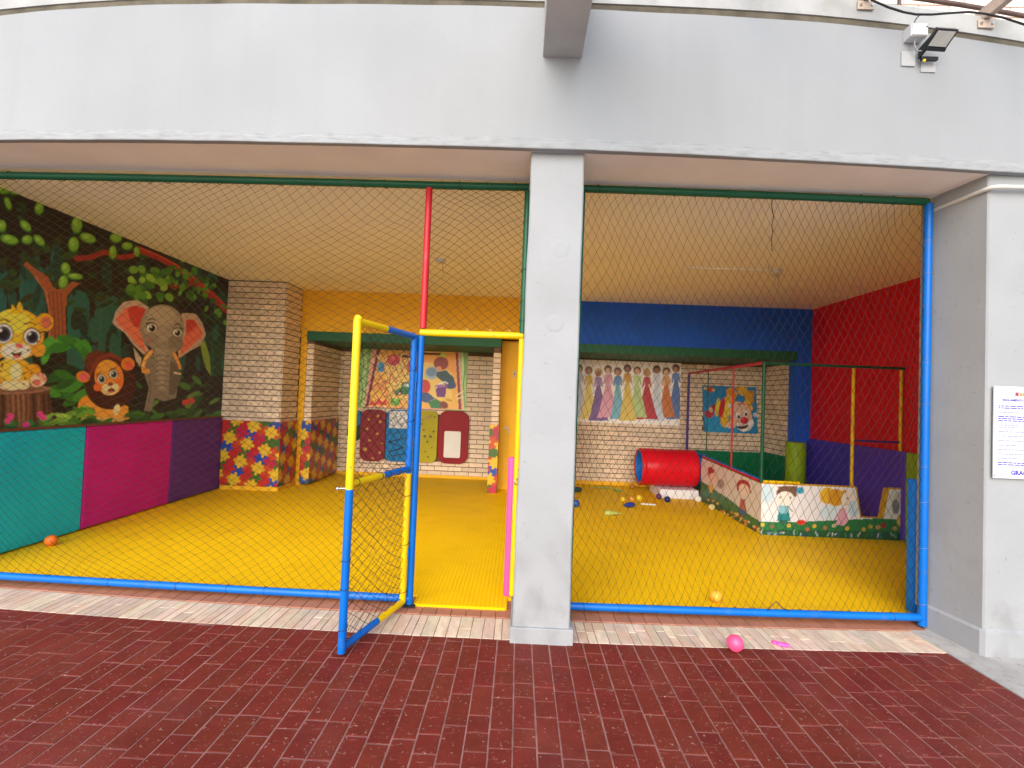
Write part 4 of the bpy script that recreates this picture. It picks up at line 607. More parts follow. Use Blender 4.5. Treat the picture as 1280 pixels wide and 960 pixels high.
CLOWN = [
('p','2080b8',[(3.118,1.778),(3.958,1.796),(4.056,0.985),(3.197,0.972)]),('p','2a94c8',[(3.139,1.27),(3.651,1.29),(3.716,0.979),(3.205,0.972)]),
('e','c83a30',3.262,1.712,0.057,0.002,0.001,-0.052),('e','e0c060',3.184,1.723,0.031,0.001,0.001,-0.023),('e','e0c060',3.32,1.7,0.028,0.001,0.0,-0.023),
('e','ecbc40',3.624,1.685,-0.064,-0.015,-0.01,0.047),('e','e0a428',3.752,1.759,-0.056,-0.033,-0.024,0.041),('e','e0a428',3.792,1.699,-0.062,-0.023,-0.016,0.046),
('e','e0a428',3.905,1.473,0.026,-0.06,-0.044,-0.019),('e','ecbc40',3.895,1.492,0.052,-0.039,-0.029,-0.039),('e','d09020',3.737,1.376,0.058,-0.029,-0.022,-0.043),
('e','ecbc40',3.809,1.686,0.013,-0.064,-0.047,-0.01),('e','e0a428',3.927,1.427,0.053,-0.038,-0.028,-0.04),('e','e0a428',3.825,1.375,0.042,-0.05,-0.038,-0.031),
('e','ecbc40',3.946,1.612,-0.023,-0.061,-0.045,0.017),('e','e0a428',3.87,1.391,-0.065,-0.01,-0.006,0.048),('e','d09020',3.892,1.657,0.018,-0.063,-0.046,-0.015),
('e','d09020',3.91,1.625,0.04,-0.052,-0.038,-0.03),('e','ecbc40',3.67,1.63,-0.038,-0.053,-0.039,0.028),('e','d09020',3.921,1.515,0.006,-0.066,-0.048,-0.005),
('e','ecbc40',3.706,1.424,0.056,-0.032,-0.024,-0.042),('e','ecbc40',3.768,1.372,0.03,-0.058,-0.043,-0.023),('e','d09020',3.625,1.471,0.028,-0.059,-0.044,-0.021),
('e','e0a428',3.659,1.615,-0.038,-0.054,-0.039,0.028),('e','e0a428',3.609,1.698,-0.046,-0.047,-0.034,0.034),('e','d09020',3.969,1.659,-0.001,-0.066,-0.048,0.0),
('e','d09020',3.887,1.655,0.062,-0.019,-0.015,-0.046),('e','d09020',3.764,1.749,0.066,-0.005,-0.005,-0.049),('e','d09020',3.897,1.612,-0.001,-0.066,-0.048,0.0),
('e','d09020',3.683,1.469,-0.063,-0.018,-0.013,0.046),('e','d09020',3.62,1.6,0.039,-0.052,-0.039,-0.029),('e','ecbc40',3.824,1.728,-0.035,-0.056,-0.041,0.025),
('e','e0a428',3.913,1.575,0.063,-0.015,-0.011,-0.047),('e','e0a428',3.591,1.674,0.05,-0.043,-0.032,-0.037),('e','d09020',3.595,1.663,-0.029,-0.059,-0.043,0.021),
('e','ecbc40',3.913,1.415,0.065,-0.004,-0.004,-0.048),('e','e0a428',3.561,1.551,-0.065,-0.006,-0.004,0.048),('e','d09020',3.643,1.61,0.062,-0.019,-0.015,-0.046),
('e','d09020',3.645,1.512,0.04,-0.051,-0.037,-0.03),('e','e0a428',3.556,1.5,-0.065,-0.008,-0.005,0.048),('e','ecbc40',3.605,1.516,0.037,-0.054,-0.04,-0.028),
('e','e0a428',3.75,1.415,0.062,-0.02,-0.016,-0.046),('e','e0a428',3.846,1.712,-0.024,-0.061,-0.045,0.017),('e','e0a428',3.612,1.56,0.003,-0.066,-0.048,-0.003),
('e','ecbc40',3.591,1.575,0.029,-0.058,-0.043,-0.022),('e','ecbc40',3.813,1.744,-0.017,-0.065,-0.046,0.011),('e','ecbc40',3.925,1.544,-0.038,-0.054,-0.039,0.027),
('e','ecbc40',3.742,1.415,-0.04,-0.052,-0.038,0.029),('e','e0a428',3.925,1.611,-0.014,-0.064,-0.047,0.01),('e','d09020',3.953,1.562,0.036,-0.054,-0.04,-0.026),
('e','ecbc40',3.753,1.431,-0.027,-0.06,-0.043,0.02),('e','d0a020',3.499,1.235,-0.035,-0.041,-0.032,0.028),('e','d0a020',3.501,1.167,-0.049,-0.023,-0.018,0.039),
('e','ecc840',3.513,1.331,0.028,-0.046,-0.036,-0.023),('e','e0b428',3.525,1.4,-0.046,-0.028,-0.022,0.036),('e','d0a020',3.482,1.428,-0.026,-0.048,-0.037,0.021),
('e','d0a020',3.47,1.187,-0.012,-0.053,-0.042,0.009),('e','ecc840',3.596,1.356,-0.008,-0.054,-0.042,0.005),('e','ecc840',3.489,1.114,0.045,-0.029,-0.024,-0.036),
('e','ecc840',3.515,1.233,0.042,-0.033,-0.026,-0.034),('e','ecc840',3.471,1.208,-0.054,-0.005,-0.003,0.043),('e','e0b428',3.47,1.149,0.051,-0.017,-0.014,-0.04),
('e','e0b428',3.521,1.268,0.016,-0.051,-0.04,-0.012),('e','d0a020',3.504,1.246,-0.013,-0.053,-0.041,0.01),('e','e0b428',3.559,1.33,0.026,-0.047,-0.038,-0.021),
('e','d0a020',3.587,1.162,-0.029,-0.046,-0.036,0.022),('e','ecc840',3.497,1.443,-0.018,-0.052,-0.04,0.014),('e','e0b428',3.488,1.279,-0.053,-0.011,-0.008,0.042),
('e','d0a020',3.604,1.179,0.015,-0.052,-0.041,-0.012),('e','ecc840',3.546,1.331,0.05,-0.022,-0.018,-0.04),('e','ecc840',3.503,1.292,0.045,-0.03,-0.024,-0.036),
('e','c02430',3.231,1.288,0.077,0.003,0.002,-0.066),('e','a81c28',3.314,1.398,0.048,0.001,0.002,-0.062),('e','d8c090',3.265,1.361,0.031,0.001,0.001,-0.043),
('e','e0cc40',3.385,1.408,0.042,-0.007,-0.028,-0.156),('e','c8242c',3.456,1.397,0.047,-0.01,-0.037,-0.168),('e','e0cc40',3.534,1.4,0.034,-0.007,-0.03,-0.14),
('e','e0b49a',3.779,1.295,0.177,0.055,0.06,-0.205),('e','e8c0a8',3.599,1.117,0.083,0.004,0.002,-0.062),('e','e4bca4',3.733,1.408,0.1,0.004,0.003,-0.114),
('e','e8dcd4',3.59,1.445,0.037,0.002,0.001,-0.037),('p','f0ece8',[(3.697,1.163),(3.769,1.145),(3.881,1.171),(3.972,1.232),(3.996,1.147),(3.913,1.036),(3.801,1.003),(3.714,1.05)]),
('e','5a3020',3.798,1.096,0.093,0.017,0.007,-0.042),('e','e0d8d0',3.798,1.119,0.079,0.014,0.002,-0.014),('e','d0203a',3.831,1.2,0.068,0.003,0.002,-0.06),
('e','ee5060',3.812,1.219,0.026,0.001,0.001,-0.02),('e','f4f0ec',3.725,1.272,0.039,0.009,0.012,-0.061),('e','101418',3.737,1.258,0.021,0.005,0.007,-0.033),
('e','f4f0ec',3.852,1.32,0.039,0.009,0.013,-0.061),('e','101418',3.864,1.306,0.021,0.005,0.007,-0.033),('s','c84038',0.016,[(3.732,1.465),(3.788,1.489),(3.845,1.47)]),
('e','c8d0d8',4.02,1.305,0.037,0.002,0.001,-0.037),('e','e0a898',3.585,1.102,0.037,0.001,0.001,-0.025),
]
PANEL_FRONT = [
('p','eceaf0',[(2.754,0.627),(4.475,0.635),(4.486,-0.035),(2.771,-0.068)]),('e','c8e0ee',2.842,0.461,0.085,0.004,0.003,-0.105),('e','d8e8f2',3.561,0.281,0.126,0.005,0.002,-0.084),
('p','2c7a48',[(2.766,0.146),(3.144,0.154),(3.646,0.201),(4.064,0.235),(4.481,0.237),(4.486,-0.035),(2.772,-0.089)]),
('p','225c38',[(2.768,0.058),(4.483,0.101),(4.486,-0.035),(2.772,-0.089)]),('p','7a5a48',[(2.946,0.55),(3.187,0.565),(3.18,0.444),(3.096,0.43),(3.01,0.489),(2.958,0.456)]),
('e','f4ece4',3.054,0.417,0.097,0.005,0.002,-0.08),('e','3a2a24',2.995,0.426,0.008,0.001,0.0,-0.013),('e','3a2a24',3.113,0.43,0.008,0.001,0.0,-0.013),
('e','f4f0ec',2.95,0.529,0.026,0.001,0.0,-0.026),('p','2c8a94',[(2.993,0.331),(3.087,0.335),(3.119,0.167),(2.965,0.161)]),('e','8cc8d8',3.036,0.29,0.055,0.003,0.001,-0.047),
('s','8a7a70',0.012,[(3.088,0.324),(3.141,0.274)]),('p','2a6a58',[(2.986,0.172),(3.091,0.177),(3.086,0.134),(2.987,0.13)]),('e','3aa0c8',3.22,0.515,0.042,0.002,0.001,-0.038),
('e','e8b834',3.526,0.469,0.088,0.004,0.002,-0.093),('e','d89a28',3.62,0.452,0.092,0.004,0.002,-0.097),('e','d8a030',3.715,0.456,0.062,0.003,0.002,-0.084),
('e','f0e4d8',3.757,0.426,0.075,0.003,0.002,-0.097),('e','c8dcec',3.822,0.334,0.062,0.003,0.002,-0.092),('e','5a4a44',3.746,0.447,0.008,0.001,0.0,-0.011),
('s','b05a50',0.008,[(3.737,0.383),(3.764,0.378)]),('p','e4a8bc',[(3.665,0.328),(3.727,0.341),(3.768,0.206),(3.721,0.141),(3.627,0.147)]),
('s','e4a8bc',0.016,[(3.666,0.286),(3.605,0.199)]),('e','d8d4cc',4.332,0.44,0.083,0.004,0.002,-0.105),('e','d8c050',4.377,0.232,0.075,0.003,0.001,-0.084),
('e','a03030',4.366,0.263,0.025,0.001,0.001,-0.029),('e','8a8a90',4.291,0.375,0.042,0.002,0.002,-0.084),('e','d83a30',3.239,0.158,0.05,0.002,0.0,-0.029),
('e','a83040',4.159,0.16,0.029,0.001,0.001,-0.029),('e','e0c850',2.805,0.112,0.023,0.001,0.001,-0.021),('e','7a5030',2.805,0.112,0.006,0.0,0.0,-0.006),
('e','8a6a4c',2.914,0.096,0.024,0.001,0.0,-0.021),('e','7a5030',2.914,0.096,0.006,0.001,0.0,-0.006),('e','e0b848',3.103,0.114,0.023,0.001,0.0,-0.021),
('e','7a5030',3.103,0.114,0.006,0.0,0.0,-0.006),('e','e8c050',3.386,0.122,0.023,0.001,0.0,-0.021),('e','7a5030',3.386,0.122,0.006,0.001,0.0,-0.006),
('e','c07a5a',3.512,0.107,0.023,0.001,0.0,-0.021),('e','7a5030',3.512,0.107,0.006,0.001,0.0,-0.006),('e','e0c048',3.753,0.111,0.023,0.001,0.001,-0.021),
('e','7a5030',3.753,0.111,0.006,0.0,0.0,-0.006),('e','e0b048',3.937,0.108,0.023,0.001,0.0,-0.021),('e','7a5030',3.937,0.108,0.006,0.001,0.0,-0.007),
('e','e0b848',4.013,0.143,0.023,0.001,0.001,-0.021),('e','7a5030',4.013,0.143,0.006,0.0,0.001,-0.006),('e','e8a860',4.097,0.14,0.023,0.001,0.0,-0.021),
('e','7a5030',4.097,0.14,0.006,0.0,0.0,-0.006),('e','e0a860',4.285,0.134,0.023,0.001,0.0,-0.021),('e','7a5030',4.285,0.134,0.006,0.0,0.0,-0.006),
('e','c8703c',3.314,0.081,0.023,0.001,0.0,-0.021),('e','7a5030',3.314,0.081,0.006,0.001,0.0,-0.006),('e','d8d0a0',3.606,0.136,0.023,0.001,0.0,-0.021),
('e','7a5030',3.606,0.136,0.006,0.0,0.0,-0.006),('s','d0e0e8',0.008,[(3.158,0.027),(3.169,0.06)]),('s','4aa068',0.008,[(3.193,0.025),(3.2,0.047)]),
('s','d0e0e8',0.008,[(3.535,0.021),(3.558,0.057)]),('s','e8eef0',0.008,[(3.589,0.018),(3.589,0.055)]),('s','e8eef0',0.008,[(4.296,0.036),(4.272,0.058)]),
('s','d0e0e8',0.008,[(3.424,0.034),(3.398,0.059)]),('s','4aa068',0.008,[(2.924,-0.005),(2.927,0.052)]),('s','e8eef0',0.008,[(2.887,0.008),(2.869,0.02)]),
('s','4aa068',0.008,[(3.745,0.015),(3.731,0.062)]),('s','3a5aa8',0.008,[(4.241,0.051),(4.246,0.068)]),('s','1c4a90',0.008,[(3.304,0.003),(3.323,0.048)]),
('s','3a5aa8',0.008,[(3.11,0.018),(3.097,0.036)]),('s','4aa068',0.008,[(4.125,0.023),(4.127,0.072)]),('s','1c4a90',0.008,[(4.29,0.046),(4.276,0.073)]),
('s','d0e0e8',0.008,[(3.408,0.031),(3.402,0.062)]),('s','e8eef0',0.008,[(3.884,0.042),(3.899,0.069)]),('s','d0e0e8',0.008,[(2.802,0.011),(2.782,0.037)]),
('s','d0e0e8',0.008,[(3.167,0.013),(3.16,0.06)]),('s','e8eef0',0.008,[(2.896,0.024),(2.906,0.028)]),('s','3a5aa8',0.008,[(3.659,0.016),(3.659,0.048)]),
('s','e8eef0',0.008,[(4.41,0.054),(4.433,0.08)]),('s','e8eef0',0.008,[(3.876,0.023),(3.867,0.043)]),('s','d0e0e8',0.008,[(2.785,0.015),(2.806,0.054)]),
('s','4aa068',0.008,[(4.385,0.054),(4.375,0.075)]),('s','3a5aa8',0.008,[(2.982,0.007),(2.981,0.041)]),('s','e8eef0',0.008,[(3.038,0.025),(3.05,0.036)]),
('s','4aa068',0.008,[(3.978,0.026),(3.99,0.065)]),('s','1c4a90',0.008,[(3.437,0.022),(3.409,0.066)]),('s','3a5aa8',0.008,[(2.966,0.002),(2.978,0.036)]),
('s','1c4a90',0.008,[(2.818,-0.005),(2.819,0.018)]),('s','4aa068',0.008,[(4.027,0.035),(4.038,0.076)]),('s','4aa068',0.008,[(3.163,0.018),(3.163,0.055)]),
('s','1c4a90',0.008,[(3.263,0.003),(3.277,0.031)]),('s','3a5aa8',0.008,[(4.413,0.04),(4.387,0.075)]),('s','1c4a90',0.008,[(4.019,0.034),(4.026,0.047)]),
('s','1c4a90',0.008,[(4.084,0.031),(4.06,0.065)]),('s','4aa068',0.008,[(3.412,0.009),(3.4,0.057)]),('s','4aa068',0.008,[(3.801,0.015),(3.814,0.047)]),
('s','1c4a90',0.008,[(3.788,0.023),(3.77,0.046)]),('s','e8eef0',0.008,[(3.625,0.033),(3.6,0.045)]),('s','d0e0e8',0.008,[(3.232,0.007),(3.239,0.034)]),
('s','1c4a90',0.008,[(4.421,0.034),(4.42,0.082)]),('s','d0e0e8',0.008,[(4.258,0.049),(4.242,0.078)]),('s','d0e0e8',0.008,[(3.621,0.034),(3.639,0.052)]),
('s','1c4a90',0.008,[(4.161,0.038),(4.137,0.081)]),('s','3a5aa8',0.008,[(2.921,-0.001),(2.949,0.024)]),('s','3a5aa8',0.008,[(4.088,0.052),(4.07,0.074)]),
('s','d0e0e8',0.008,[(2.94,-0.003),(2.963,0.024)]),('s','4aa068',0.008,[(2.935,0.014),(2.962,0.056)]),('s','e8eef0',0.008,[(4.096,0.024),(4.104,0.071)]),
('s','3a5aa8',0.008,[(4.159,0.03),(4.164,0.074)]),('s','1c4a90',0.008,[(3.275,0.002),(3.249,0.03)]),('s','4aa068',0.008,[(4.304,0.046),(4.284,0.079)]),
('s','d0e0e8',0.008,[(3.429,0.013),(3.403,0.048)]),('s','3a5aa8',0.008,[(2.917,0.014),(2.899,0.021)]),('s','3a5aa8',0.008,[(2.876,-0.003),(2.878,0.044)]),
('s','4aa068',0.008,[(4.247,0.041),(4.251,0.053)]),('s','3a5aa8',0.008,[(4.438,0.054),(4.421,0.085)]),('s','d0e0e8',0.008,[(3.005,0.026),(3.028,0.038)]),
('s','d0e0e8',0.008,[(3.803,0.019),(3.798,0.052)]),
]
PANEL_SIDE = [
('p','d8cfc8',[(4.062,0.653),(2.17,0.652),(2.137,-0.011),(4.011,-0.017)]),
('p','3a7444',[(4.035,0.294),(3.538,0.269),(2.992,0.238),(2.573,0.179),(2.145,0.154),(2.136,-0.032),(4.009,-0.045)]),
('p','285a34',[(4.022,0.121),(3.214,0.104),(2.566,0.045),(2.14,0.051),(2.136,-0.032),(4.007,-0.073)]),
('p','a83a3c',[(3.76,0.526),(3.64,0.576),(3.505,0.537),(3.563,0.436),(3.695,0.387)]),('e','e4c4b0',3.562,0.423,-0.131,0.021,-0.005,-0.068),
('p','d8b048',[(3.709,0.291),(3.543,0.334),(3.567,0.197),(3.654,0.193)]),('e','a8303c',2.64,0.506,-0.177,0.031,-0.005,-0.086),('e','e8d0c0',2.628,0.462,-0.137,0.025,-0.004,-0.077),
('p','9a2c34',[(2.814,0.428),(2.749,0.463),(2.766,0.402)]),('p','9a2c34',[(2.486,0.5),(2.424,0.478),(2.469,0.443)]),
('p','b86a5c',[(2.705,0.321),(2.592,0.344),(2.545,0.197),(2.733,0.199)]),('p','3a5a8c',[(2.733,0.199),(2.545,0.197),(2.57,0.123),(2.73,0.131)]),
('e','a89890',3.293,0.391,-0.121,0.021,-0.004,-0.065),('e','e0c050',2.239,0.023,-0.034,0.01,-0.001,-0.013),('e','e0a850',3.704,0.074,-0.054,0.012,-0.001,-0.016),
('e','c8403c',2.551,0.047,-0.038,0.01,-0.001,-0.013),('e','e0c050',3.379,0.092,-0.049,0.011,-0.001,-0.015),('e','e8d8a0',2.794,0.099,-0.041,0.01,-0.001,-0.013),
('e','d88a40',2.699,0.031,-0.04,0.01,-0.001,-0.013),('e','e8d8a0',2.25,0.061,-0.034,0.009,-0.0,-0.012),('e','e0c050',2.92,0.018,-0.043,0.011,-0.001,-0.014),
('e','e8d8a0',3.162,0.011,-0.046,0.011,-0.001,-0.014),('e','e0a850',3.055,0.018,-0.044,0.011,-0.001,-0.015),('e','e0c050',2.827,0.09,-0.042,0.01,-0.001,-0.014),
('e','d88a40',3.528,0.097,-0.052,0.011,-0.001,-0.015),('e','d88a40',2.906,0.008,-0.043,0.01,-0.001,-0.014),('e','e8d8a0',3.512,0.011,-0.052,0.012,-0.001,-0.015),
('e','c8403c',2.552,0.022,-0.038,0.01,-0.0,-0.013),('e','e8d8a0',2.473,0.079,-0.036,0.009,-0.001,-0.013),('e','e8d8a0',3.555,0.027,-0.052,0.012,-0.001,-0.015),
('e','c8403c',2.676,0.089,-0.04,0.01,-0.0,-0.013),('e','c8403c',2.283,0.065,-0.034,0.009,-0.001,-0.013),('e','e8d8a0',2.665,0.068,-0.039,0.01,-0.0,-0.014),
('e','d88a40',3.187,0.034,-0.046,0.011,-0.001,-0.015),('e','e0a850',2.57,0.065,-0.038,0.01,-0.001,-0.013),('e','e0a850',2.26,0.035,-0.034,0.009,-0.001,-0.013),
('e','e8d8a0',2.348,0.054,-0.035,0.01,-0.001,-0.013),('e','d88a40',3.262,0.007,-0.048,0.011,-0.001,-0.015),('e','d88a40',2.823,0.061,-0.042,0.01,-0.0,-0.014),
('e','e0a850',2.782,0.082,-0.041,0.01,-0.001,-0.013),('e','d88a40',2.946,0.076,-0.043,0.01,-0.001,-0.014),('e','c8403c',2.34,0.037,-0.035,0.009,-0.001,-0.013),
('e','e0a850',2.564,0.022,-0.039,0.01,-0.001,-0.013),
]
def bow(x, c): return c + 0.0105 * (x + 0.3) ** 2      # the facade is very slightly bowed in plan

# ------------------------------------------------------------------ materials
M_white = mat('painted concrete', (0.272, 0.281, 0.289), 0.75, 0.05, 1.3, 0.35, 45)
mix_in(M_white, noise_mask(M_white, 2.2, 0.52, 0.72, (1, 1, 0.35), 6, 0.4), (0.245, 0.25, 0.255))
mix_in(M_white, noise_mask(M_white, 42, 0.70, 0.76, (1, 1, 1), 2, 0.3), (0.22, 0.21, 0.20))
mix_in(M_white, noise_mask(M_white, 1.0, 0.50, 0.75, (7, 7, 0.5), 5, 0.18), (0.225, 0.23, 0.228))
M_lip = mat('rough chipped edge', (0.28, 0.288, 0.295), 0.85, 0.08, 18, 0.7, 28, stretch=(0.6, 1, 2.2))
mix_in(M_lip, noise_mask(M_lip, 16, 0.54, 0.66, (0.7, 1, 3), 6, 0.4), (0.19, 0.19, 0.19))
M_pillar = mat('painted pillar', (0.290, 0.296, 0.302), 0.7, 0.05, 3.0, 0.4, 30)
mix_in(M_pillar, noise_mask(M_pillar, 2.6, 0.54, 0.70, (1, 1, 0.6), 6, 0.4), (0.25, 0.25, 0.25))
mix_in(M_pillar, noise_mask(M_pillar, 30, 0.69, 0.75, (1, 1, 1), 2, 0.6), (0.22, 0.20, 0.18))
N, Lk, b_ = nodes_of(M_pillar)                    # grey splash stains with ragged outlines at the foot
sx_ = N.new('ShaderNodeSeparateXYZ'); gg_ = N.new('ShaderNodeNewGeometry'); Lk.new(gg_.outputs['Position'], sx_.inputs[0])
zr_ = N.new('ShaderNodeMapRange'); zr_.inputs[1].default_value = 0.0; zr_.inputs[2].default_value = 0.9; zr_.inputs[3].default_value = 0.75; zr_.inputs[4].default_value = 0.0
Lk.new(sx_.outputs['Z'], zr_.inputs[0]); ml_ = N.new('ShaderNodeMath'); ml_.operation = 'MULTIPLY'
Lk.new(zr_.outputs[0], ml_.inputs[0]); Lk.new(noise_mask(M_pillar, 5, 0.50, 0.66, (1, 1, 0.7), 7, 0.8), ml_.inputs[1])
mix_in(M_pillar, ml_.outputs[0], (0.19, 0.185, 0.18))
M_ledge = mat('ledge paint', (0.34, 0.34, 0.33), 0.8, 0.12, 5, 0.5, 30)
mix_in(M_ledge, noise_mask(M_ledge, 6, 0.55, 0.7, (1, 1, 1), 6, 0.35), (0.25, 0.24, 0.2))
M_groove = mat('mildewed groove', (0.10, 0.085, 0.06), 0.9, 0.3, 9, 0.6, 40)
M_beam = mat('beam concrete', (0.40, 0.39, 0.375), 0.85, 0.1, 4, 0.4, 40)
M_ceil = mat('ceiling paint', (0.88, 0.86, 0.83), 0.8, 0.04, 2, 0.25, 40)
M_yel_wall = mat('yellow wall paint', (0.80, 0.44, 0.012), 0.55, 0.06, 3, 0.2, 30)
M_blue_wall = mat('blue wall paint', (0.008, 0.10, 0.62), 0.6, 0.08, 3, 0.2, 30)
M_red_wall = mat('red wall paint', (0.66, 0.006, 0.014), 0.6, 0.06, 3, 0.2, 30)
M_green_beam = mat('green beam paint', (0.012, 0.11, 0.05), 0.5, 0.1, 4, 0.2, 30)
M_brick = mat('beige facing brick', (0.76, 0.61, 0.45), 0.85, 0.10, 14, 0.5, 90, objrand=0.12, hue=0.008)
mix_in(M_brick, noise_mask(M_brick, 55, 0.58, 0.7, (1, 1, 1), 3, 0.5), (0.33, 0.21, 0.14))
M_mortar = mat('dark mortar', (0.15, 0.095, 0.06), 0.9, 0.2, 20, 0.3, 80)
M_up_brick = mat('pale upper brick', (0.78, 0.66, 0.56), 0.85, 0.06, 9, 0.4, 70, objrand=0.06)
M_up_mortar = mat('pink mortar', (0.55, 0.33, 0.28), 0.9, 0.1, 9)
M_grout = mat('pale grout', (0.25, 0.118, 0.10), 0.9, 0.3, 14, 0.4, 90)
M_tile = mat('worn red tile', (0.148, 0.021, 0.0125), 0.65, 0.12, 10, 0.35, 120, objrand=0.08, hue=0.004, spec=0.2)
mix_in(M_tile, noise_mask(M_tile, 1.0, 0.63, 0.74, (13, 60, 1), 5, 0.5), (0.34, 0.16, 0.13))
mix_in(M_tile, noise_mask(M_tile, 75, 0.66, 0.72, (1, 1, 1), 3, 0.7), (0.42, 0.26, 0.22))
mix_in(M_tile, noise_mask(M_tile, 0.9, 0.50, 0.68, (1, 1.6, 1), 5, 0.35), (0.085, 0.018, 0.012))
mix_in(M_tile, noise_mask(M_tile, 1.6, 0.52, 0.75, (1, 1, 1), 5, 0.35), (0.24, 0.075, 0.06))
M_terra = mat('terracotta tile', (0.36, 0.15, 0.09), 0.6, 0.1, 12, 0.3, 80, objrand=0.08)
M_stone = mat('cream split stone', (0.60, 0.47, 0.35), 0.7, 0.12, 16, 0.4, 90, objrand=0.15, hue=0.02, stretch=(2.2, 0.8, 1))
mix_in(M_stone, noise_mask(M_stone, 6, 0.52, 0.62, (2.0, 0.7, 1), 5, 0.5), (0.55, 0.34, 0.22))
mix_in(M_stone, noise_mask(M_stone, 4.5, 0.55, 0.66, (2.0, 1, 1), 5, 0.35), (0.36, 0.34, 0.28))
M_conc = mat('grey concrete paving', (0.38, 0.36, 0.33), 0.85, 0.16, 5, 0.5, 60)
mix_in(M_conc, noise_mask(M_conc, 24, 0.56, 0.68, (1, 1, 1), 5, 0.6), (0.24, 0.22, 0.2))
M_ground = mat('courtyard ground', (0.50, 0.48, 0.45), 0.85, 0.15, 2, 0.4, 40)  # unseen ground beyond the tiles, paled to bounce light up to the ceiling
def pipe(name, col): return mat(name, col, 0.38, 0.10, 5, 0.08, 40, coat=0.05, spec=0.25)
P_blue = pipe('blue gloss pipe', (0.0, 0.118, 0.47)); P_yel = pipe('yellow gloss pipe', (0.74, 0.48, 0.002))
P_green = pipe('green gloss pipe', (0.007, 0.085, 0.04)); P_red = pipe('red gloss pipe', (0.48, 0.014, 0.024)); P_purple = pipe('purple gloss pipe', (0.05, 0.03, 0.2))
for m_ in (P_blue, P_yel, P_green, P_red):
    mix_in(m_, noise_mask(m_, 45, 0.68, 0.73, (1, 1, 0.6), 4, 0.8), (0.12, 0.09, 0.07)); mix_in(m_, noise_mask(m_, 9, 0.60, 0.74, (1, 1, 1), 6, 0.12), (0.25, 0.22, 0.2))
M_net = mat('black net cord', (0.030, 0.026, 0.024), 0.7, 0.1, 30)
M_netp = mat('faded net cord', (0.012, 0.0105, 0.0105), 0.85, 0.1, 30)
def vinyl(name, col, rough=0.5): return mat(name, col, rough, 0.07, 3, 0.5, 5, spec=0.2)
V_teal = vinyl('teal vinyl', (0.004, 0.52, 0.68)); V_mag = vinyl('magenta vinyl', (0.58, 0.012, 0.26)); V_pur = vinyl('purple vinyl', (0.12, 0.035, 0.25))
V_pur2 = vinyl('violet vinyl', (0.11, 0.05, 0.45)); V_navy = vinyl('navy vinyl', (0.065, 0.04, 0.42)); V_lime = vinyl('lime vinyl', (0.25, 0.38, 0.01))
V_green = vinyl('green vinyl', (0.004, 0.17, 0.07)); V_blue = vinyl('blue vinyl', (0.004, 0.17, 0.60)); V_pink = vinyl('pink vinyl', (0.80, 0.09, 0.30)); V_red = vinyl('red vinyl', (0.62, 0.006, 0.016), 0.28)
M_wht = mat('white plastic', (0.62, 0.61, 0.60), 0.4, 0.04, 6)
M_dark = mat('black metal', (0.018, 0.018, 0.02), 0.4, 0.1, 20)
M_steel = mat('zinc steel', (0.55, 0.55, 0.56), 0.35, 0.1, 30, metal=1.0)
PRINT = print_mat('printed sheet'); PRINT_V = print_mat('printed vinyl', 0.35)

# ------------------------------------------------------------------ ground, pavement
GZ = -0.02
gr = MB().add([(-60, -60, -0.06), (60, -60, -0.06), (60, 60, -0.06), (-60, 60, -0.06)], [(0, 1, 2, 3)]).build('ground', M_ground)
tag(gr, kind='structure')
cp = MB().box(2.684, 9.0, -9.0, 0.02, -0.055, GZ + 0.002).build('concrete_pavement', M_conc); tag(cp, kind='structure')
pv = MB().box(-9.0, 2.68, -2.5, -0.30, -0.055, GZ - 0.0022).build('tile_pavement', M_grout); tag(pv, kind='structure')  # cut short before the camera so the pale ground bounces more light indoors
TP, TL, J = 0.102, 0.225, 0.0065
def slab_mesh(name, w, l, t, m, inset=0.0025, bottom=-0.012):
    a, b = w / 2, l / 2; i = inset
    me = bpy.data.meshes.new(name)
    me.from_pydata([(-a, -b, bottom), (a, -b, bottom), (a, b, bottom), (-a, b, bottom), (-a, -b, t - i), (a, -b, t - i), (a, b, t - i), (-a, b, t - i),
                    (-a + i, -b + i, t), (a - i, -b + i, t), (a - i, b - i, t), (-a + i, b - i, t)], [],
                   [(0, 1, 5, 4), (1, 2, 6, 5), (2, 3, 7, 6), (3, 0, 4, 7), (4, 5, 9, 8), (5, 6, 10, 9), (6, 7, 11, 10), (7, 4, 8, 11), (8, 9, 10, 11)])
    me.materials.append(m); return me
slabs = {}
def slab(w, l, m, t=0.0):
    k = (round(w, 3), round(l, 3), m.name, t)
    if k not in slabs: slabs[k] = slab_mesh('slab', w, l, t, m)
    return slabs[k]
far = MB(); seen = 0
n = int((2.68 + 9.0) / TP)
for i in range(n):
    xc = 2.68 - TP / 2 - i * TP
    edge = bow(xc, -0.388)
    y = edge - (0.0 if rnd.random() < 0.2 else rnd.uniform(0, TL)) + TL
    first = True
    while y > -2.3:
        ln = TL
        q = rnd.random()
        if q < 0.24: ln = TL * 0.5
        elif q < 0.32: ln = TL * 0.72
        a, b = min(y, edge), y - ln; y = b
        if a - b < 0.03: continue
        yc = (a + b) / 2; depth = -3.32 - yc
        lim = 1.09 * (yc + 3.32) + 0.08
        if b > -1.62 and abs(xc - 0.05) < lim:
            zj = GZ + rnd.uniform(-0.0007, 0.0007)
            o = link('tile', slab(TP - J, round(a - b - J, 2), M_tile), pv, (xc + rnd.uniform(-0.001, 0.001), yc, zj), (rnd.uniform(-0.002, 0.002), rnd.uniform(-0.004, 0.004), rnd.uniform(-0.004, 0.004))); seen += 1
        else:
            far.box(xc - (TP - J) / 2, xc + (TP - J) / 2, b + J / 2, a - J / 2, GZ - 0.012, GZ)
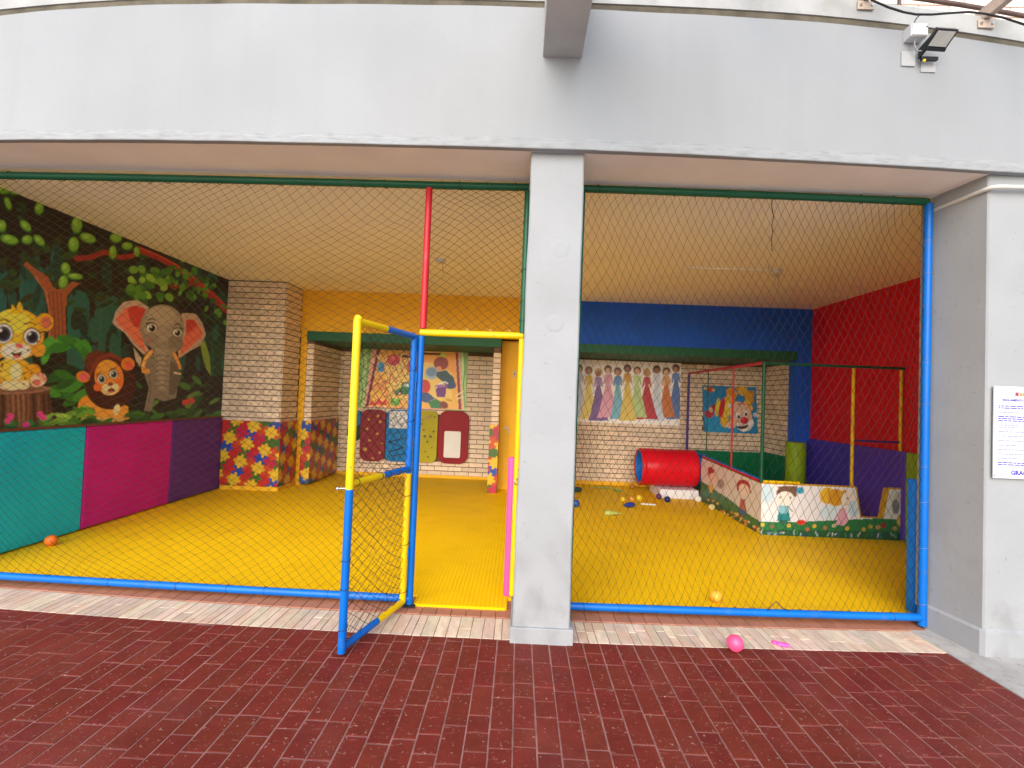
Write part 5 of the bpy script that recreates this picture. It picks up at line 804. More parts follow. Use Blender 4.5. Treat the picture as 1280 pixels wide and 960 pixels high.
fo = far.build('tile_field', M_tile, pv); tag(fo, kind='stuff')

ks = MB().box(-4.6, 2.98, -0.45, 0.4, -0.055, GZ - 0.004).build('threshold_bed', M_mortar); tag(ks, kind='structure')
x = -4.4
while x < 2.86:                                  # cream stone slabs laid across the threshold
    w = rnd.uniform(0.045, 0.08); xc = x + w / 2
    y0, y1 = bow(xc, -0.386), bow(xc, -0.112)
    if not (-0.01 < xc < 0.37):
        cut = rnd.random() < (0.25 if xc < 0 else 0.7)
        ys = [y0, y0 + (y1 - y0) * rnd.uniform(0.35, 0.65), y1] if cut else [y0, y1]
        for a, b in zip(ys[:-1], ys[1:]):
            link('stone_slab', slab(round(w - 0.003, 3), round(b - a - 0.003, 2), M_stone), ks, (xc, (a + b) / 2, GZ - 0.0004 + rnd.uniform(-0.0005, 0.0005)), (0, 0, rnd.uniform(-0.006, 0.006)))
    x += w
x = -4.4
while x < 2.80:                                  # terracotta row under the bottom rail
    xc = x + 0.05; ya = bow(xc, -0.109)
    link('terracotta_tile', slab(0.0965, 0.285, M_terra), ks, (xc, ya + 0.145, GZ + 0.003 + rnd.uniform(-0.0006, 0.0006)))
    x += 0.1

# ------------------------------------------------------------------ play room shell
fl = MB().prism([(-4.3, 5.2), (-4.3, 0.16), (-0.672, 0.16), (-0.672, 0.012), (-0.66, 0.0), (-0.04, 0.0), (-0.028, 0.012), (-0.028, 0.16), (4.5, 0.16), (4.5, 5.2)], (0, 0, -0.05), (1, 0, 0), (0, 1, 0), (0, 0, 0.05))
M_floor = mat('yellow rubber floor', (0.90, 0.555, 0.004), 0.5, 0.05, 1.6, 0.0, spec=0.07)
N, Lk, b = nodes_of(M_floor)                     # fine ribs of the rubber sheet
g_ = N.new('ShaderNodeNewGeometry'); mp_ = N.new('ShaderNodeMapping'); Lk.new(g_.outputs['Position'], mp_.inputs['Vector'])
ck = N.new('ShaderNodeTexBrick'); ck.inputs['Scale'].default_value = 1.0; ck.offset = 0.0
ck.inputs['Brick Width'].default_value = 0.030; ck.inputs['Row Height'].default_value = 0.030; ck.inputs['Mortar Size'].default_value = 0.004; ck.inputs['Mortar Smooth'].default_value = 0.6
ck.inputs['Color1'].default_value = (1, 1, 1, 1); ck.inputs['Color2'].default_value = (1, 1, 1, 1); ck.inputs['Mortar'].default_value = (0, 0, 0, 1)
Lk.new(mp_.outputs[0], ck.inputs['Vector'])
bp_ = N.new('ShaderNodeBump'); bp_.inputs['Strength'].default_value = 0.8; bp_.inputs['Distance'].default_value = 0.003
Lk.new(ck.outputs['Color'], bp_.inputs['Height']); Lk.new(bp_.outputs[0], b.inputs['Normal'])
iv_ = N.new('ShaderNodeMath'); iv_.operation = 'MULTIPLY_ADD'; iv_.inputs[1].default_value = -0.35; iv_.inputs[2].default_value = 0.35; Lk.new(ck.outputs['Color'], iv_.inputs[0]); mix_in(M_floor, iv_.outputs[0], (0.55, 0.30, 0.003))
mix_in(M_floor, noise_mask(M_floor, 3.0, 0.5, 0.75, (1, 1, 1), 6, 0.35), (0.62, 0.33, 0.006))
mix_in(M_floor, noise_mask(M_floor, 55, 0.70, 0.75, (1, 1, 1), 2, 0.5), (0.35, 0.18, 0.02))
o = fl.build('play_floor', M_floor); tag(o, kind='structure')
o = MB().box(-4.6, 4.6, 0.0, 5.4, 2.952, 3.70).build('ceiling', M_ceil); tag(o, kind='structure')

# soffit under the overhanging fascia
nx = 64; xs = [-6.0 + 12.0 * i / nx for i in range(nx + 1)]
sf = MB()
for i in range(nx):
    a, c = xs[i], xs[i + 1]
    sf.add([(a, bow(a, -0.43), 2.953), (c, bow(c, -0.43), 2.953), (c, -0.002, 2.953), (a, -0.002, 2.953), (a, bow(a, -0.43), 3.2), (c, bow(c, -0.43), 3.2), (c, -0.002, 3.2), (a, -0.002, 3.2)],
           [(0, 3, 2, 1), (4, 5, 6, 7)])
M_soff = mat('soffit paint', (0.86, 0.80, 0.76), 0.8, 0.05, 2.5, 0.25, 40)
o = sf.build('soffit', M_soff); tag(o, kind='structure')

# fascia: uneven rendered concrete band with a chipped lower lip
def ztop(x): return 3.815 - 0.023 * max(0.0, abs(x + 0.3) - 1.5) ** 2
nx, nz = 260, 16
fx = [-6.0 + 12.0 * i / nx for i in range(nx + 1)]
fa = MB(); vs = []
g1 = random.Random(5)
lip = [0.0] * (nx + 1); cur = 0.0
for i in range(nx + 1):
    cur = 0.75 * cur + g1.uniform(-1, 1) * 0.25; lip[i] = cur
for j in range(nz + 1):
    for i in range(nx + 1):
        xx = fx[i]
        if j == 0: zz = 2.945 + 0.002 * lip[i]
        elif j == 1: zz = 2.949 + 0.003 * lip[i]
        elif j == 2: zz = 2.985 + 0.014 * lip[i]
        elif j == 3: zz = 2.992 + 0.016 * lip[i]
        else: zz = 3.012 + 0.014 * lip[i] * max(0, 1 - (j - 4) / 2) + (ztop(xx) - 3.012) * (j - 4) / (nz - 4)
        out = {0: 0.002, 1: 0.005, 2: 0.005 + 0.004 * lip[i]}.get(j, 0.0)
        yy = bow(xx, -0.462) - out + 0.004 * math.sin(xx * 2.1 + zz * 1.3) + 0.0015 * math.sin(xx * 9 + zz * 7)
        vs.append((xx, yy, zz))
fs = [(j * (nx + 1) + i, j * (nx + 1) + i + 1, (j + 1) * (nx + 1) + i + 1, (j + 1) * (nx + 1) + i) for j in range(nz) for i in range(nx)]
fa.add(vs, fs[4 * nx:], True)
lp_ = MB().add(vs, fs[:4 * nx], False)
back = [(fx[i], bow(fx[i], -0.428), 2.945 + 0.002 * lip[i]) for i in range(nx + 1)]
fa.add([vs[i] for i in range(nx + 1)] + back, [(i, nx + 1 + i, nx + 2 + i, i + 1) for i in range(nx)])
topb = [(fx[i], 0.0, ztop(fx[i])) for i in range(nx + 1)]
fa.add([vs[nz * (nx + 1) + i] for i in range(nx + 1)] + topb, [(i, i + 1, nx + 2 + i, nx + 1 + i) for i in range(nx)])
fas = thing('fascia_beam', 'wide pale grey concrete fascia band across the top of both bays', 'fascia', (0, -0.46, 2.95))
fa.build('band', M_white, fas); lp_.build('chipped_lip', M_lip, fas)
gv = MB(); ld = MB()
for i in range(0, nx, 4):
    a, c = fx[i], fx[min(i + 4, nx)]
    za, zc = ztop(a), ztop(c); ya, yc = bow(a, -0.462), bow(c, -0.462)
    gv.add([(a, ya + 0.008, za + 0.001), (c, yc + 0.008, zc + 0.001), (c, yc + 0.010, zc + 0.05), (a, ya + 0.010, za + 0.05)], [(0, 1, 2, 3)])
    h0, h1 = 0.045, 0.165 + 0.16 * min(1, max(0, (1.3 - a) / 0.8))
    ld.add([(a, ya + 0.002, za + h0), (c, yc + 0.002, zc + h0), (c, yc + 0.006, zc + h1), (a, ya + 0.006, za + h1), (a, ya + 0.26, za + h1 + 0.05), (c, yc + 0.26, zc + h1 + 0.05), (a, ya + 0.26, za + h0), (c, yc + 0.26, zc + h0)],
           [(0, 1, 2, 3), (3, 2, 5, 4), (0, 6, 7, 1)], False)
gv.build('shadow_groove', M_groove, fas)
ld.build('ledge', M_ledge, fas)

# centre pillar
pl = thing('pillar', 'square pale grey pillar with low plinth standing between the two bays', 'pillar', (0.19, -0.3, GZ))
nz = 26; v_ = []; f_ = []
for j in range(nz + 1):
    z = 0.06 + (2.953 - 0.06) * j / nz; wv = 0.0025 * math.sin(j * 0.9) + 0.001 * math.sin(j * 2.7)
    x0, x1 = 0.018 - 0.008 * (1 - j / nz) + wv, 0.345 + 0.010 * (1 - j / nz) + wv * 0.6
    ring = [(x0 + .008, -0.405), (x1 - .008, -0.405), (x1, -0.397), (x1, 0.10), (x0, 0.10), (x0, -0.397)]
    v_ += [(a, b_ + wv * 0.5, z) for a, b_ in ring]
for j in range(nz):
    for k in range(6): f_.append((j * 6 + k, j * 6 + (k + 1) % 6, j * 6 + 6 + (k + 1) % 6, j * 6 + 6 + k))
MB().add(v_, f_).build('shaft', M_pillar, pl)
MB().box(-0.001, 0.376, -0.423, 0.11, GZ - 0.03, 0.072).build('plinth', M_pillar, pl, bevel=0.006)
for cx, cz, rr_ in ((0.215, 2.36, 0.062), (0.20, 1.90, 0.055)):   # round plaster patches
    m_ = MB(); m_.add([(cx + rr_ * (1 + .06 * math.sin(3 * t)) * math.cos(t) , -0.4050, cz + rr_ * 1.0 * math.sin(t)) for t in [k * math.pi / 12 for k in range(24)]]
        + [(cx + rr_ * .8 * math.cos(t), -0.4078, cz + rr_ * .78 * math.sin(t)) for t in [k * math.pi / 12 for k in range(24)]]
        + [(cx + rr_ * .45 * math.cos(t), -0.4068, cz + rr_ * .42 * math.sin(t)) for t in [k * math.pi / 12 for k in range(24)]],
        [(k, (k + 1) % 24, 24 + (k + 1) % 24, 24 + k) for k in range(24)] + [(24 + k, 24 + (k + 1) % 24, 48 + (k + 1) % 24, 48 + k) for k in range(24)] + [tuple(range(48, 72))], True)
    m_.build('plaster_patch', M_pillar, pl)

# right pillar / wall end
rp = thing('wall_pier', 'broad pale grey wall pier with notice sheet at the right edge', 'pillar', (3.6, -0.1, GZ))
fp = [(2.838, 0.14), (2.838, 0.05), (2.885, -0.298), (2.893, -0.306), (4.9, -0.32), (4.9, 0.14)]
v_ = []; f_ = []
for z in (0.10, 2.953): v_ += [(a, b_, z) for a, b_ in fp]
f_ = [(k, (k + 1) % 6, 6 + (k + 1) % 6, 6 + k) for k in range(6)]
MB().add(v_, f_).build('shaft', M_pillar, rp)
fq = [(2.820, 0.05), (2.866, -0.302), (2.882, -0.324), (4.92, -0.338), (4.92, 0.02), (2.84, 0.06)]
v_ = [(a, b_, GZ - 0.03) for a, b_ in fq] + [(a, b_, 0.125) for a, b_ in fq] + [(a + .02 if a < 4 else a - .02, b_ + 0.018 if b_ < -.1 else b_, 0.142) for a, b_ in fq]
f_ = [(k, (k + 1) % 6, 6 + (k + 1) % 6, 6 + k) for k in range(6)] + [(6 + k, 6 + (k + 1) % 6, 12 + (k + 1) % 6, 12 + k) for k in range(6)] + [(12, 13, 14, 15, 16, 17)]
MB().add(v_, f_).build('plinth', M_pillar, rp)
# left end of the bay, out of the picture
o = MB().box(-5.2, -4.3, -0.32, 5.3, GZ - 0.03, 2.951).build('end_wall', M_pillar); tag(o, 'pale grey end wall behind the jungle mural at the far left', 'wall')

# conduit round the right pier
o = MB().tube([(2.842, 0.10, 2.858), (2.842, 0.05, 2.858), (2.862, -0.16, 2.858), (2.873, -0.29, 2.858), (2.880, -0.330, 2.858), (2.905, -0.343, 2.858), (3.3, -0.345, 2.862), (4.6, -0.345, 2.862)], 0.0135, 10).build('cable_conduit', mat('cream conduit', (0.55, 0.53, 0.49), 0.45, 0.05))
tag(o, 'thin cream conduit running round the top of the right pier', 'conduit')

# pergola beam and rafters
o = MB().box(0.062, 0.300, -5.5, -0.455, 3.508, 3.98).build('pergola_beam', M_beam, bevel=0.008); tag(o, 'thick grey concrete beam coming forward out of the fascia top', 'beam')
M_raft = mat('beige painted steel', (0.42, 0.33, 0.26), 0.6, 0.2, 12, 0.2, 50)
for k, (xr, zr) in enumerate(((2.03, 3.955), (2.80, 3.895), (1.25, 4.02))):
    yr = bow(xr, -0.46)
    t = thing('pergola_rafter', ['thin beige rafter left of the floodlight on the fascia ledge', 'thin beige rafter above and right of the floodlight', 'beige rafter foot nearest the grey concrete beam'][k], 'rafter', (xr, yr, zr), 'steel rafters on the ledge')
    MB().box(xr - 0.020, xr + 0.020, -4.6, yr + 0.10, zr, zr + 0.075).build('bar', M_raft, t, bevel=0.003)
    MB().box(xr - 0.05, xr + 0.05, yr - 0.012, yr - 0.002, zr - 0.075 + 0.02, zr - 0.004).build('foot_plate', M_raft, t, bevel=0.002)
    for s_ in (-1, 1): MB().tube([(xr + s_ * 0.034, yr - 0.02, zr - 0.03), (xr + s_ * 0.034, yr - 0.011, zr - 0.03)], 0.008, 6).build('bolt', M_steel, t)
# upper storey behind the ledge
uw = thing('upper_wall', 'pale brick wall of the upper storey showing above the ledge', 'wall', (2.0, 0.2, 3.7))
MB().box(-6, 6, 0.215, 0.4, 3.70, 7.0).build('mortar', M_up_mortar, uw)
ub = {}
def bmesh_brick(l, h, dpt, m, cache={}):
    k = (round(l, 3), h, m.name)
    if k not in cache:
        q = MB().box(-l / 2, l / 2, -dpt, 0.004, -h / 2, h / 2); cache[k] = q.mesh('brick', m)
    return cache[k]
c = 0; z = 4.02
while z < 4.62:
    xx = 1.5 + (0.11 if c % 2 else 0)
    while xx < 4.3:
        link('brick', bmesh_brick(0.212, 0.066, 0.03, M_up_brick), uw, (xx, 0.215, z)); xx += 0.222
    z += 0.078; c += 1
rl = thing('ledge_railing', 'dark brown rail running along the ledge in front of the upper wall', 'railing', (3.0, 0.0, 4.0))
pts = [(a, bow(a, -0.27), ztop(a) + 0.40) for a in [0.6 + 0.2 * k for k in range(20)]]
MB().tube(pts, 0.014, 8).build('rail', mat('brown rail', (0.10, 0.06, 0.05), 0.5, 0.2, 20), rl)
for a in (0.9, 2.4, 3.9): MB().tube([(a, bow(a, -0.27), ztop(a) + 0.16), (a, bow(a, -0.27), ztop(a) + 0.40)], 0.012, 8).build('post', MATS['brown rail'], rl)

# cable, junction box, floodlight
o = MB().tube([(1.75, -0.50, 4.02), (1.90, -0.5, 3.935), (2.004, -0.5, 3.884), (2.10, -0.5, 3.842), (2.19, -0.5, 3.815), (2.264, -0.5, 3.803), (2.36, -0.5, 3.805), (2.474, -0.5, 3.818), (2.58, -0.49, 3.835), (2.684, -0.48, 3.835), (2.79, -0.48, 3.815), (2.92, -0.48, 3.775), (3.2, -0.48, 3.72), (3.6, -0.48, 3.76)], 0.006, 8).build('power_cable', M_dark)
tag(o, 'black power cable sagging along the ledge above the floodlight', 'cable')
jb = thing('junction_box', 'small white plastic junction box on the fascia above the floodlight', 'junction box', (2.33, -0.40, 3.73))
MB().box(2.275, 2.375, -0.452, -0.388, 3.712, 3.79).build('body', M_wht, jb, bevel=0.006)
MB().box(2.279, 2.371, -0.458, -0.4525, 3.716, 3.786).build('lid', M_wht, jb, bevel=0.002)
MB().tube([(2.364, -0.460, 3.765), (2.364, -0.4575, 3.765)], 0.005, 8).build('screw', M_dark, jb)
MB().tube([(2.300, -0.43, 3.79), (2.300, -0.46, 3.815), (2.285, -0.498, 3.80)], 0.004, 6).build('lead', mat('grey wire', (0.3, 0.3, 0.3), 0.5), jb)
MB().tube([(2.315, -0.43, 3.712), (2.313, -0.43, 3.67), (2.33, -0.43, 3.635), (2.36, -0.44, 3.63)], 0.004, 6).build('lead', MATS['grey wire'], jb)
fd = thing('floodlight', 'small black framed floodlight tilted down on the fascia', 'floodlight', (2.42, -0.42, 3.62))
c0 = Vector((2.345, -0.455, 3.622)); U = Vector((0.124, 0, -0.006)); V = Vector((0.010, -0.088, 0.066)); W = U.cross(V).normalized() * -1
def slabobj(name, u0, u1, v0, v1, w0, w1, m, parent, bev=0.002):
    c_ = []
    for w in (w0, w1):
        for (u, v) in ((u0, v0), (u1, v0), (u1, v1), (u0, v1)): c_.append(c0 + U * u + V * v + W * w)
    return MB().add(c_, [(0, 1, 2, 3), (7, 6, 5, 4), (0, 4, 5, 1), (1, 5, 6, 2), (2, 6, 7, 3), (3, 7, 4, 0)]).build(name, m, parent, bevel=bev)
slabobj('housing', 0, 1, 0, 1, -0.001, 0.024, M_dark, fd)
slabobj('glass', 0.09, 0.91, 0.22, 0.92, -0.004, -0.0012, mat('floodlight glass', (0.42, 0.41, 0.38), 0.12, 0.05, 20, coat=0.6), fd, 0)
slabobj('frame_lip', 0, 1, 0, 0.14, -0.006, -0.0012, M_dark, fd, 0)
MB().add([(2.352, -0.41, 3.60), (2.362, -0.41, 3.60), (2.362, -0.41, 3.66), (2.352, -0.41, 3.66), (2.352, -0.47, 3.62), (2.362, -0.47, 3.62), (2.362, -0.50, 3.68), (2.352, -0.50, 3.68)], [(0, 1, 2, 3), (4, 7, 6, 5), (0, 4, 5, 1), (3, 2, 6, 7), (0, 3, 7, 4), (1, 5, 6, 2)]).build('bracket', M_dark, fd)
MB().box(2.362, 2.46, -0.43, -0.41, 3.585, 3.605).build('bracket', M_dark, fd, bevel=0.003)
MB().ball((2.372, -0.432, 3.575), 0.009, 10, 6).build('wire_nut', mat('yellow plastic nut', (0.8, 0.55, 0.03), 0.4), fd)
M_patch = mat('bare white patch', (0.35, 0.35, 0.35), 0.8, 0.05, 8, 0.3, 40)
o = MB().box(2.262, 2.345, -0.3985, -0.38, 3.565, 3.655).build('mounting_patch', M_patch); tag(o, 'square white repair patch left of the floodlight bracket', 'patch')
o = MB().box(2.385, 2.475, -0.3915, -0.37, 3.535, 3.60).build('mounting_patch', M_patch); tag(o, 'white repair patch just under the floodlight', 'patch')

# ------------------------------------------------------------------ notice on the right pier
sg = thing('notice_sheet', 'white rules notice with blue lettering fixed to the right pier', 'sign', (3.1, -0.33, 1.06))
S0 = (2.912, -0.330)
MB().box(2.912, 3.33, -0.3285, -0.322, 1.064, 1.626).build('sheet', mat('white sheet', (0.60, 0.60, 0.62), 0.4, 0.02, 3), sg)
M_ink = mat('blue ink', (0.075, 0.065, 0.42), 0.6, 0.05); M_inkg = mat('grey violet ink', (0.27, 0.25, 0.42), 0.6, 0.05)
def text(body, x, z, size, m, name='lettering', bold=0.0):
    cu = bpy.data.curves.new('text', 'FONT'); cu.body = body; cu.size = size; cu.offset = bold; cu.resolution_u = 2
    tmp = bpy.data.objects.new('text', cu); COL.objects.link(tmp)
    dg = bpy.context.evaluated_depsgraph_get(); me = bpy.data.meshes.new_from_object(tmp.evaluated_get(dg))
    bpy.data.objects.remove(tmp); bpy.data.curves.remove(cu)
    vs = [(x + v.co.x, -0.3298, z + v.co.y) for v in me.vertices]; fs = [tuple(p.vertices) for p in me.polygons]
    bpy.data.meshes.remove(me)
    return MB().add(vs, fs).build(name, m, sg)
text('REGLAMENTO PARA', 2.962, 1.536, 0.020, M_ink, bold=0.0006)
text('GRACIAS', 3.018, 1.088, 0.036, M_ink, bold=0.0016)
rows = [(1.502, 2, 1, .36), (1.463, 1, 0, .36), (1.437, 3, 1, .36), (1.384, 2, 0, .36), (1.345, 1, 0, .36), (1.318, 1, 0, .36), (1.290, 1, 0, .36), (1.262, 1, 0, .11), (1.236, 1, 0, .36), (1.208, 1, 0, .36), (1.182, 1, 0, .36), (1.156, 2, 1, .36)]
bar = {0: MB(), 1: MB()}
for z, nl, c_, wd in rows:
    for k in range(nl):
        xx = 2.938; zz = z - k * 0.0125; end = 2.938 + (wd if k < nl - 1 or nl == 1 else 0.12 + 0.06 * c_)
        while xx < end:
            w = rnd.uniform(0.012, 0.04); e2 = min(xx + w, end)
            bar[c_].add([(xx, -0.3296, zz), (e2, -0.3296, zz), (e2, -0.3296, zz + 0.0068), (xx, -0.3296, zz + 0.0068)], [(0, 1, 2, 3)]); xx = e2 + 0.005
for c_, nm in ((0, M_inkg), (1, M_ink)):
    o = bar[c_].build('small_print', nm, sg); tag(o, kind='stuff')
lg = [(0, 'c8505a'), (1, 'e0a060'), (2, 'd06a50')]
for k, hx in lg:
    MB().box(3.040 + k * 0.024, 3.060 + k * 0.024, -0.3297, -0.3286, 1.568, 1.592).build('emblem', mat('emblem ' + hx, hx, 0.5, 0.3, 90), sg)
MB().box(3.045, 3.054, -0.3302, -0.3296, 1.574, 1.586).build('emblem', mat('emblem dark', (0.1, 0.03, 0.12), 0.5), sg)
MB().box(3.069, 3.078, -0.3302, -0.3296, 1.574, 1.584).build('emblem', MATS['emblem dark'], sg)
for zz in (1.614, 1.078): MB().tube([(2.921, -0.331, zz), (2.921, -0.3284, zz)], 0.0035, 8).build('nail', M_dark, sg)

# ------------------------------------------------------------------ inner walls
o = MB().box(-4.30, -4.20, 0.0, 5.2, -0.05, 2.951).build('side_wall', M_yel_wall); tag(o, 'left side wall of the play room carrying the jungle mural', 'wall')
o = MB().box(4.40, 4.60, 0.141, 5.2, -0.05, 2.951).build('side_wall', M_red_wall); tag(o, 'red painted side wall on the right of the play room', 'wall')
o = MB().box(-4.6, 4.6, 5.2, 5.4, -0.05, 2.951).build('rear_wall', M_mortar); tag(o, 'outer rear wall closing the play room behind the brickwork', 'wall')
o = MB().box(-3.36, 0.62, 3.905, 4.02, 2.325, 2.951).build('header_wall', M_yel_wall); tag(o, 'yellow painted wall above the left green beam', 'wall')
o = MB().box(0.621, 4.399, 3.995, 4.11, 2.300, 2.951).build('header_wall', M_blue_wall); tag(o, 'dark blue painted wall above the right green beam', 'wall')
o = MB().box(-3.249, -0.30, 3.880, 5.1, 2.185, 2.324).build('lintel_beam', M_green_beam, bevel=0.006); tag(o, 'dark green beam over the left brick alcove', 'beam')
o = MB().box(0.70, 4.175, 3.965, 5.1, 2.165, 2.299).build('lintel_beam', M_green_beam, bevel=0.006); tag(o, 'dark green beam over the right brick alcove', 'beam')
o = MB().box(-3.345, -3.250, 3.905, 4.3, -0.01, 2.324).build('wall_strip', M_yel_wall); tag(o, 'narrow yellow wall strip between brick column and left alcove', 'wall')
o = MB().box(4.176, 4.399, 3.995, 4.2, -0.01, 2.2995).build('wall_strip', M_blue_wall); tag(o, 'narrow blue wall strip between right alcove and red wall', 'wall')
dw = thing('yellow_door', 'yellow door with small handle behind the right jamb of the gate', 'door', (0.1, 4.2, 0))
MB().box(-0.299, 0.70, 4.21, 4.30, -0.01, 2.324).build('leaf', M_yel_wall, dw)
MB().box(-0.16, -0.145, 4.196, 4.209, 0.12, 2.0).build('jamb_bead', M_yel_wall, dw)
MB().box(-0.299, 0.70, 4.190, 4.209, 0.0, 0.085).build('kick_board', M_yel_wall, dw, bevel=0.003)
hd = MB().tube([(-0.172, 4.208, 0.965), (-0.172, 4.17, 0.965), (-0.155, 4.165, 0.965), (-0.155, 4.165, 0.87)], 0.010, 8).build('handle', M_wht, dw)
MB().box(-0.215, -0.185, 4.195, 4.209, 0.95, 0.985).build('latch', M_wht, dw, bevel=0.003)
o = MB().box(-0.112, -0.062, 4.196, 4.209, 1.75, 1.86).build('switch_plate', mat('grey plate', (0.5, 0.46, 0.42), 0.5), dw, bevel=0.004)
MB().box(-0.097, -0.077, 4.190, 4.1955, 1.79, 1.82).build('switch', mat('dark switch', (0.2, 0.17, 0.15), 0.5), o)

# ------------------------------------------------------------------ brickwork (each brick its own piece)
BP, BH = 0.238, 0.0805
def brick_face(parent, O, ang, length, z0, z1, skip=None, phase=0, m=None):
    O = Vector(O); U = Vector((math.cos(ang), math.sin(ang), 0)); c = phase; z = z0 + BH / 2
    while z + BH / 2 <= z1 + 0.02:
        u = -BP / 2 if c % 2 else 0.0
        while u < length - 0.01:
            a, e = max(u, 0.0), min(u + BP, length); u += BP
            if e - a < 0.03: continue
            ucen = (a + e) / 2
            if skip and skip(a, e, z): continue
            p = O + U * ucen; nrm = Vector((U.y, -U.x, 0)); p = p + nrm * rnd.uniform(-0.001, 0.0015)
            link('brick', bmesh_brick(round(e - a - 0.012, 2), BH - 0.013, 0.008, m or M_brick), parent, (p.x, p.y, z + rnd.uniform(-0.001, 0.001)), (0, rnd.uniform(-0.004, 0.004), ang))
        z += BH; c += 1
def inside(rects, off):
    """bricks wholly behind a board are not laid"""
    def f(a, e, z):
        return any(r[0] + 0.01 < a + off and e + off < r[1] - 0.01 and r[2] + 0.05 < z < r[3] - 0.05 for r in rects)
    return f
# left column
bc = thing('brick_column', 'tall beige brick column in the corner beside the jungle mural', 'column', (-3.75, 3.7, 0))
MB().box(-4.199, -3.358, 3.408, 3.904, -0.01, 2.951).build('mortar', M_mortar, bc)
brick_face(bc, (-4.20, 3.408, 0), 0.0, 0.842, 0.93, 2.95, phase=0)
brick_face(bc, (-3.358, 3.40, 0), math.pi / 2, 0.505, 0.93, 2.95, phase=1)
# left alcove wall
bl = thing('brick_wall', 'beige brick rear wall of the left alcove behind the play boards', 'wall', (-1.8, 5.05, 0))
MB().box(-3.25, -0.302, 5.008, 5.199, -0.01, 2.25).build('mortar', M_mortar, bl)
brick_face(bl, (-3.205, 5.008, 0), 0.0, 2.80, 0.04, 2.18, inside([(-2.80, -0.93, 1.17, 2.18), (-2.70, -0.87, 0.26, 1.12)], -3.205))
# left and right ends of that alcove
bs1 = thing('brick_pier', 'narrow beige brick pier at the left end of the left alcove', 'pier', (-3.2, 4.4, 0))
MB().box(-3.248, -3.148, 3.916, 5.006, -0.01, 2.184).build('mortar', M_mortar, bs1)
brick_face(bs1, (-3.249, 3.916, 0), 0.0, 0.108, 0.93, 2.16)
brick_face(bs1, (-3.148, 3.910, 0), math.pi / 2, 1.09, 0.93, 2.16, phase=1)
bs2 = thing('brick_pier', 'narrow beige brick pier beside the yellow door', 'pier', (-0.36, 4.4, 0))
MB().box(-0.410, -0.306, 3.916, 5.006, -0.01, 2.184).build('mortar', M_mortar, bs2)
brick_face(bs2, (-0.415, 3.916, 0), 0.0, 0.113, 0.98, 2.16)
brick_face(bs2, (-0.306, 3.910, 0), math.pi / 2, 0.28, 0.98, 2.16, phase=1)
# right alcove wall and its right return
br = thing('brick_wall', 'beige brick rear wall of the right alcove above the red tunnel', 'wall', (2.4, 5.05, 0))
MB().box(0.70, 4.18, 5.008, 5.199, -0.01, 2.25).build('mortar', M_mortar, br)
brick_face(br, (0.78, 5.008, 0), 0.0, 3.40, 0.04, 2.15, lambda a, e, z: inside([(0.70, 2.77, 1.07, 2.14), (3.14, 4.04, 0.98, 1.77)], 0.78)(a, e, z) or (a + 0.78 > 2.9 and z < 0.6))
bs3 = thing('brick_pier', 'beige brick return wall at the right end of the right alcove', 'pier', (4.25, 4.6, 0))
MB().box(4.192, 4.398, 4.201, 5.006, -0.01, 2.30).build('mortar', M_mortar, bs3)
brick_face(bs3, (4.192, 5.00, 0), -math.pi / 2, 0.80, 0.60, 2.15)
bs4 = thing('brick_pier', 'narrow brick pier just right of the centre pillar', 'pier', (0.75, 4.4, 0))
MB().box(0.705, 0.84, 4.0, 5.006, -0.01, 2.164).build('mortar', M_mortar, bs4)
brick_face(bs4, (0.705, 4.0, 0), 0.0, 0.135, 0.98, 2.14)
brick_face(bs4, (0.84, 4.0, 0), math.pi / 2, 1.0, 0.04, 2.14, phase=1)
# yellow skirtings
o = MB().box(-3.145, -0.416, 4.975, 4.999, 0.0, 0.052).build('skirting', M_yel_wall, bevel=0.003); tag(o, 'yellow skirting board along the left alcove brick wall', 'skirting')
o = MB().box(0.845, 4.18, 4.975, 4.999, 0.0, 0.065).build('skirting', M_yel_wall, bevel=0.003); tag(o, 'yellow skirting board along the right alcove brick wall', 'skirting')
sk = thing('skirting', 'yellow skirting at the foot of the brick column', 'skirting', (-3.7, 3.4, 0))
MB().box(-4.14, -3.316, 3.368, 3.384, 0.0, 0.055).build('front_board', M_yel_wall, sk); MB().box(-3.330, -3.316, 3.385, 3.9, 0.0, 0.055).build('side_board', M_yel_wall, sk)

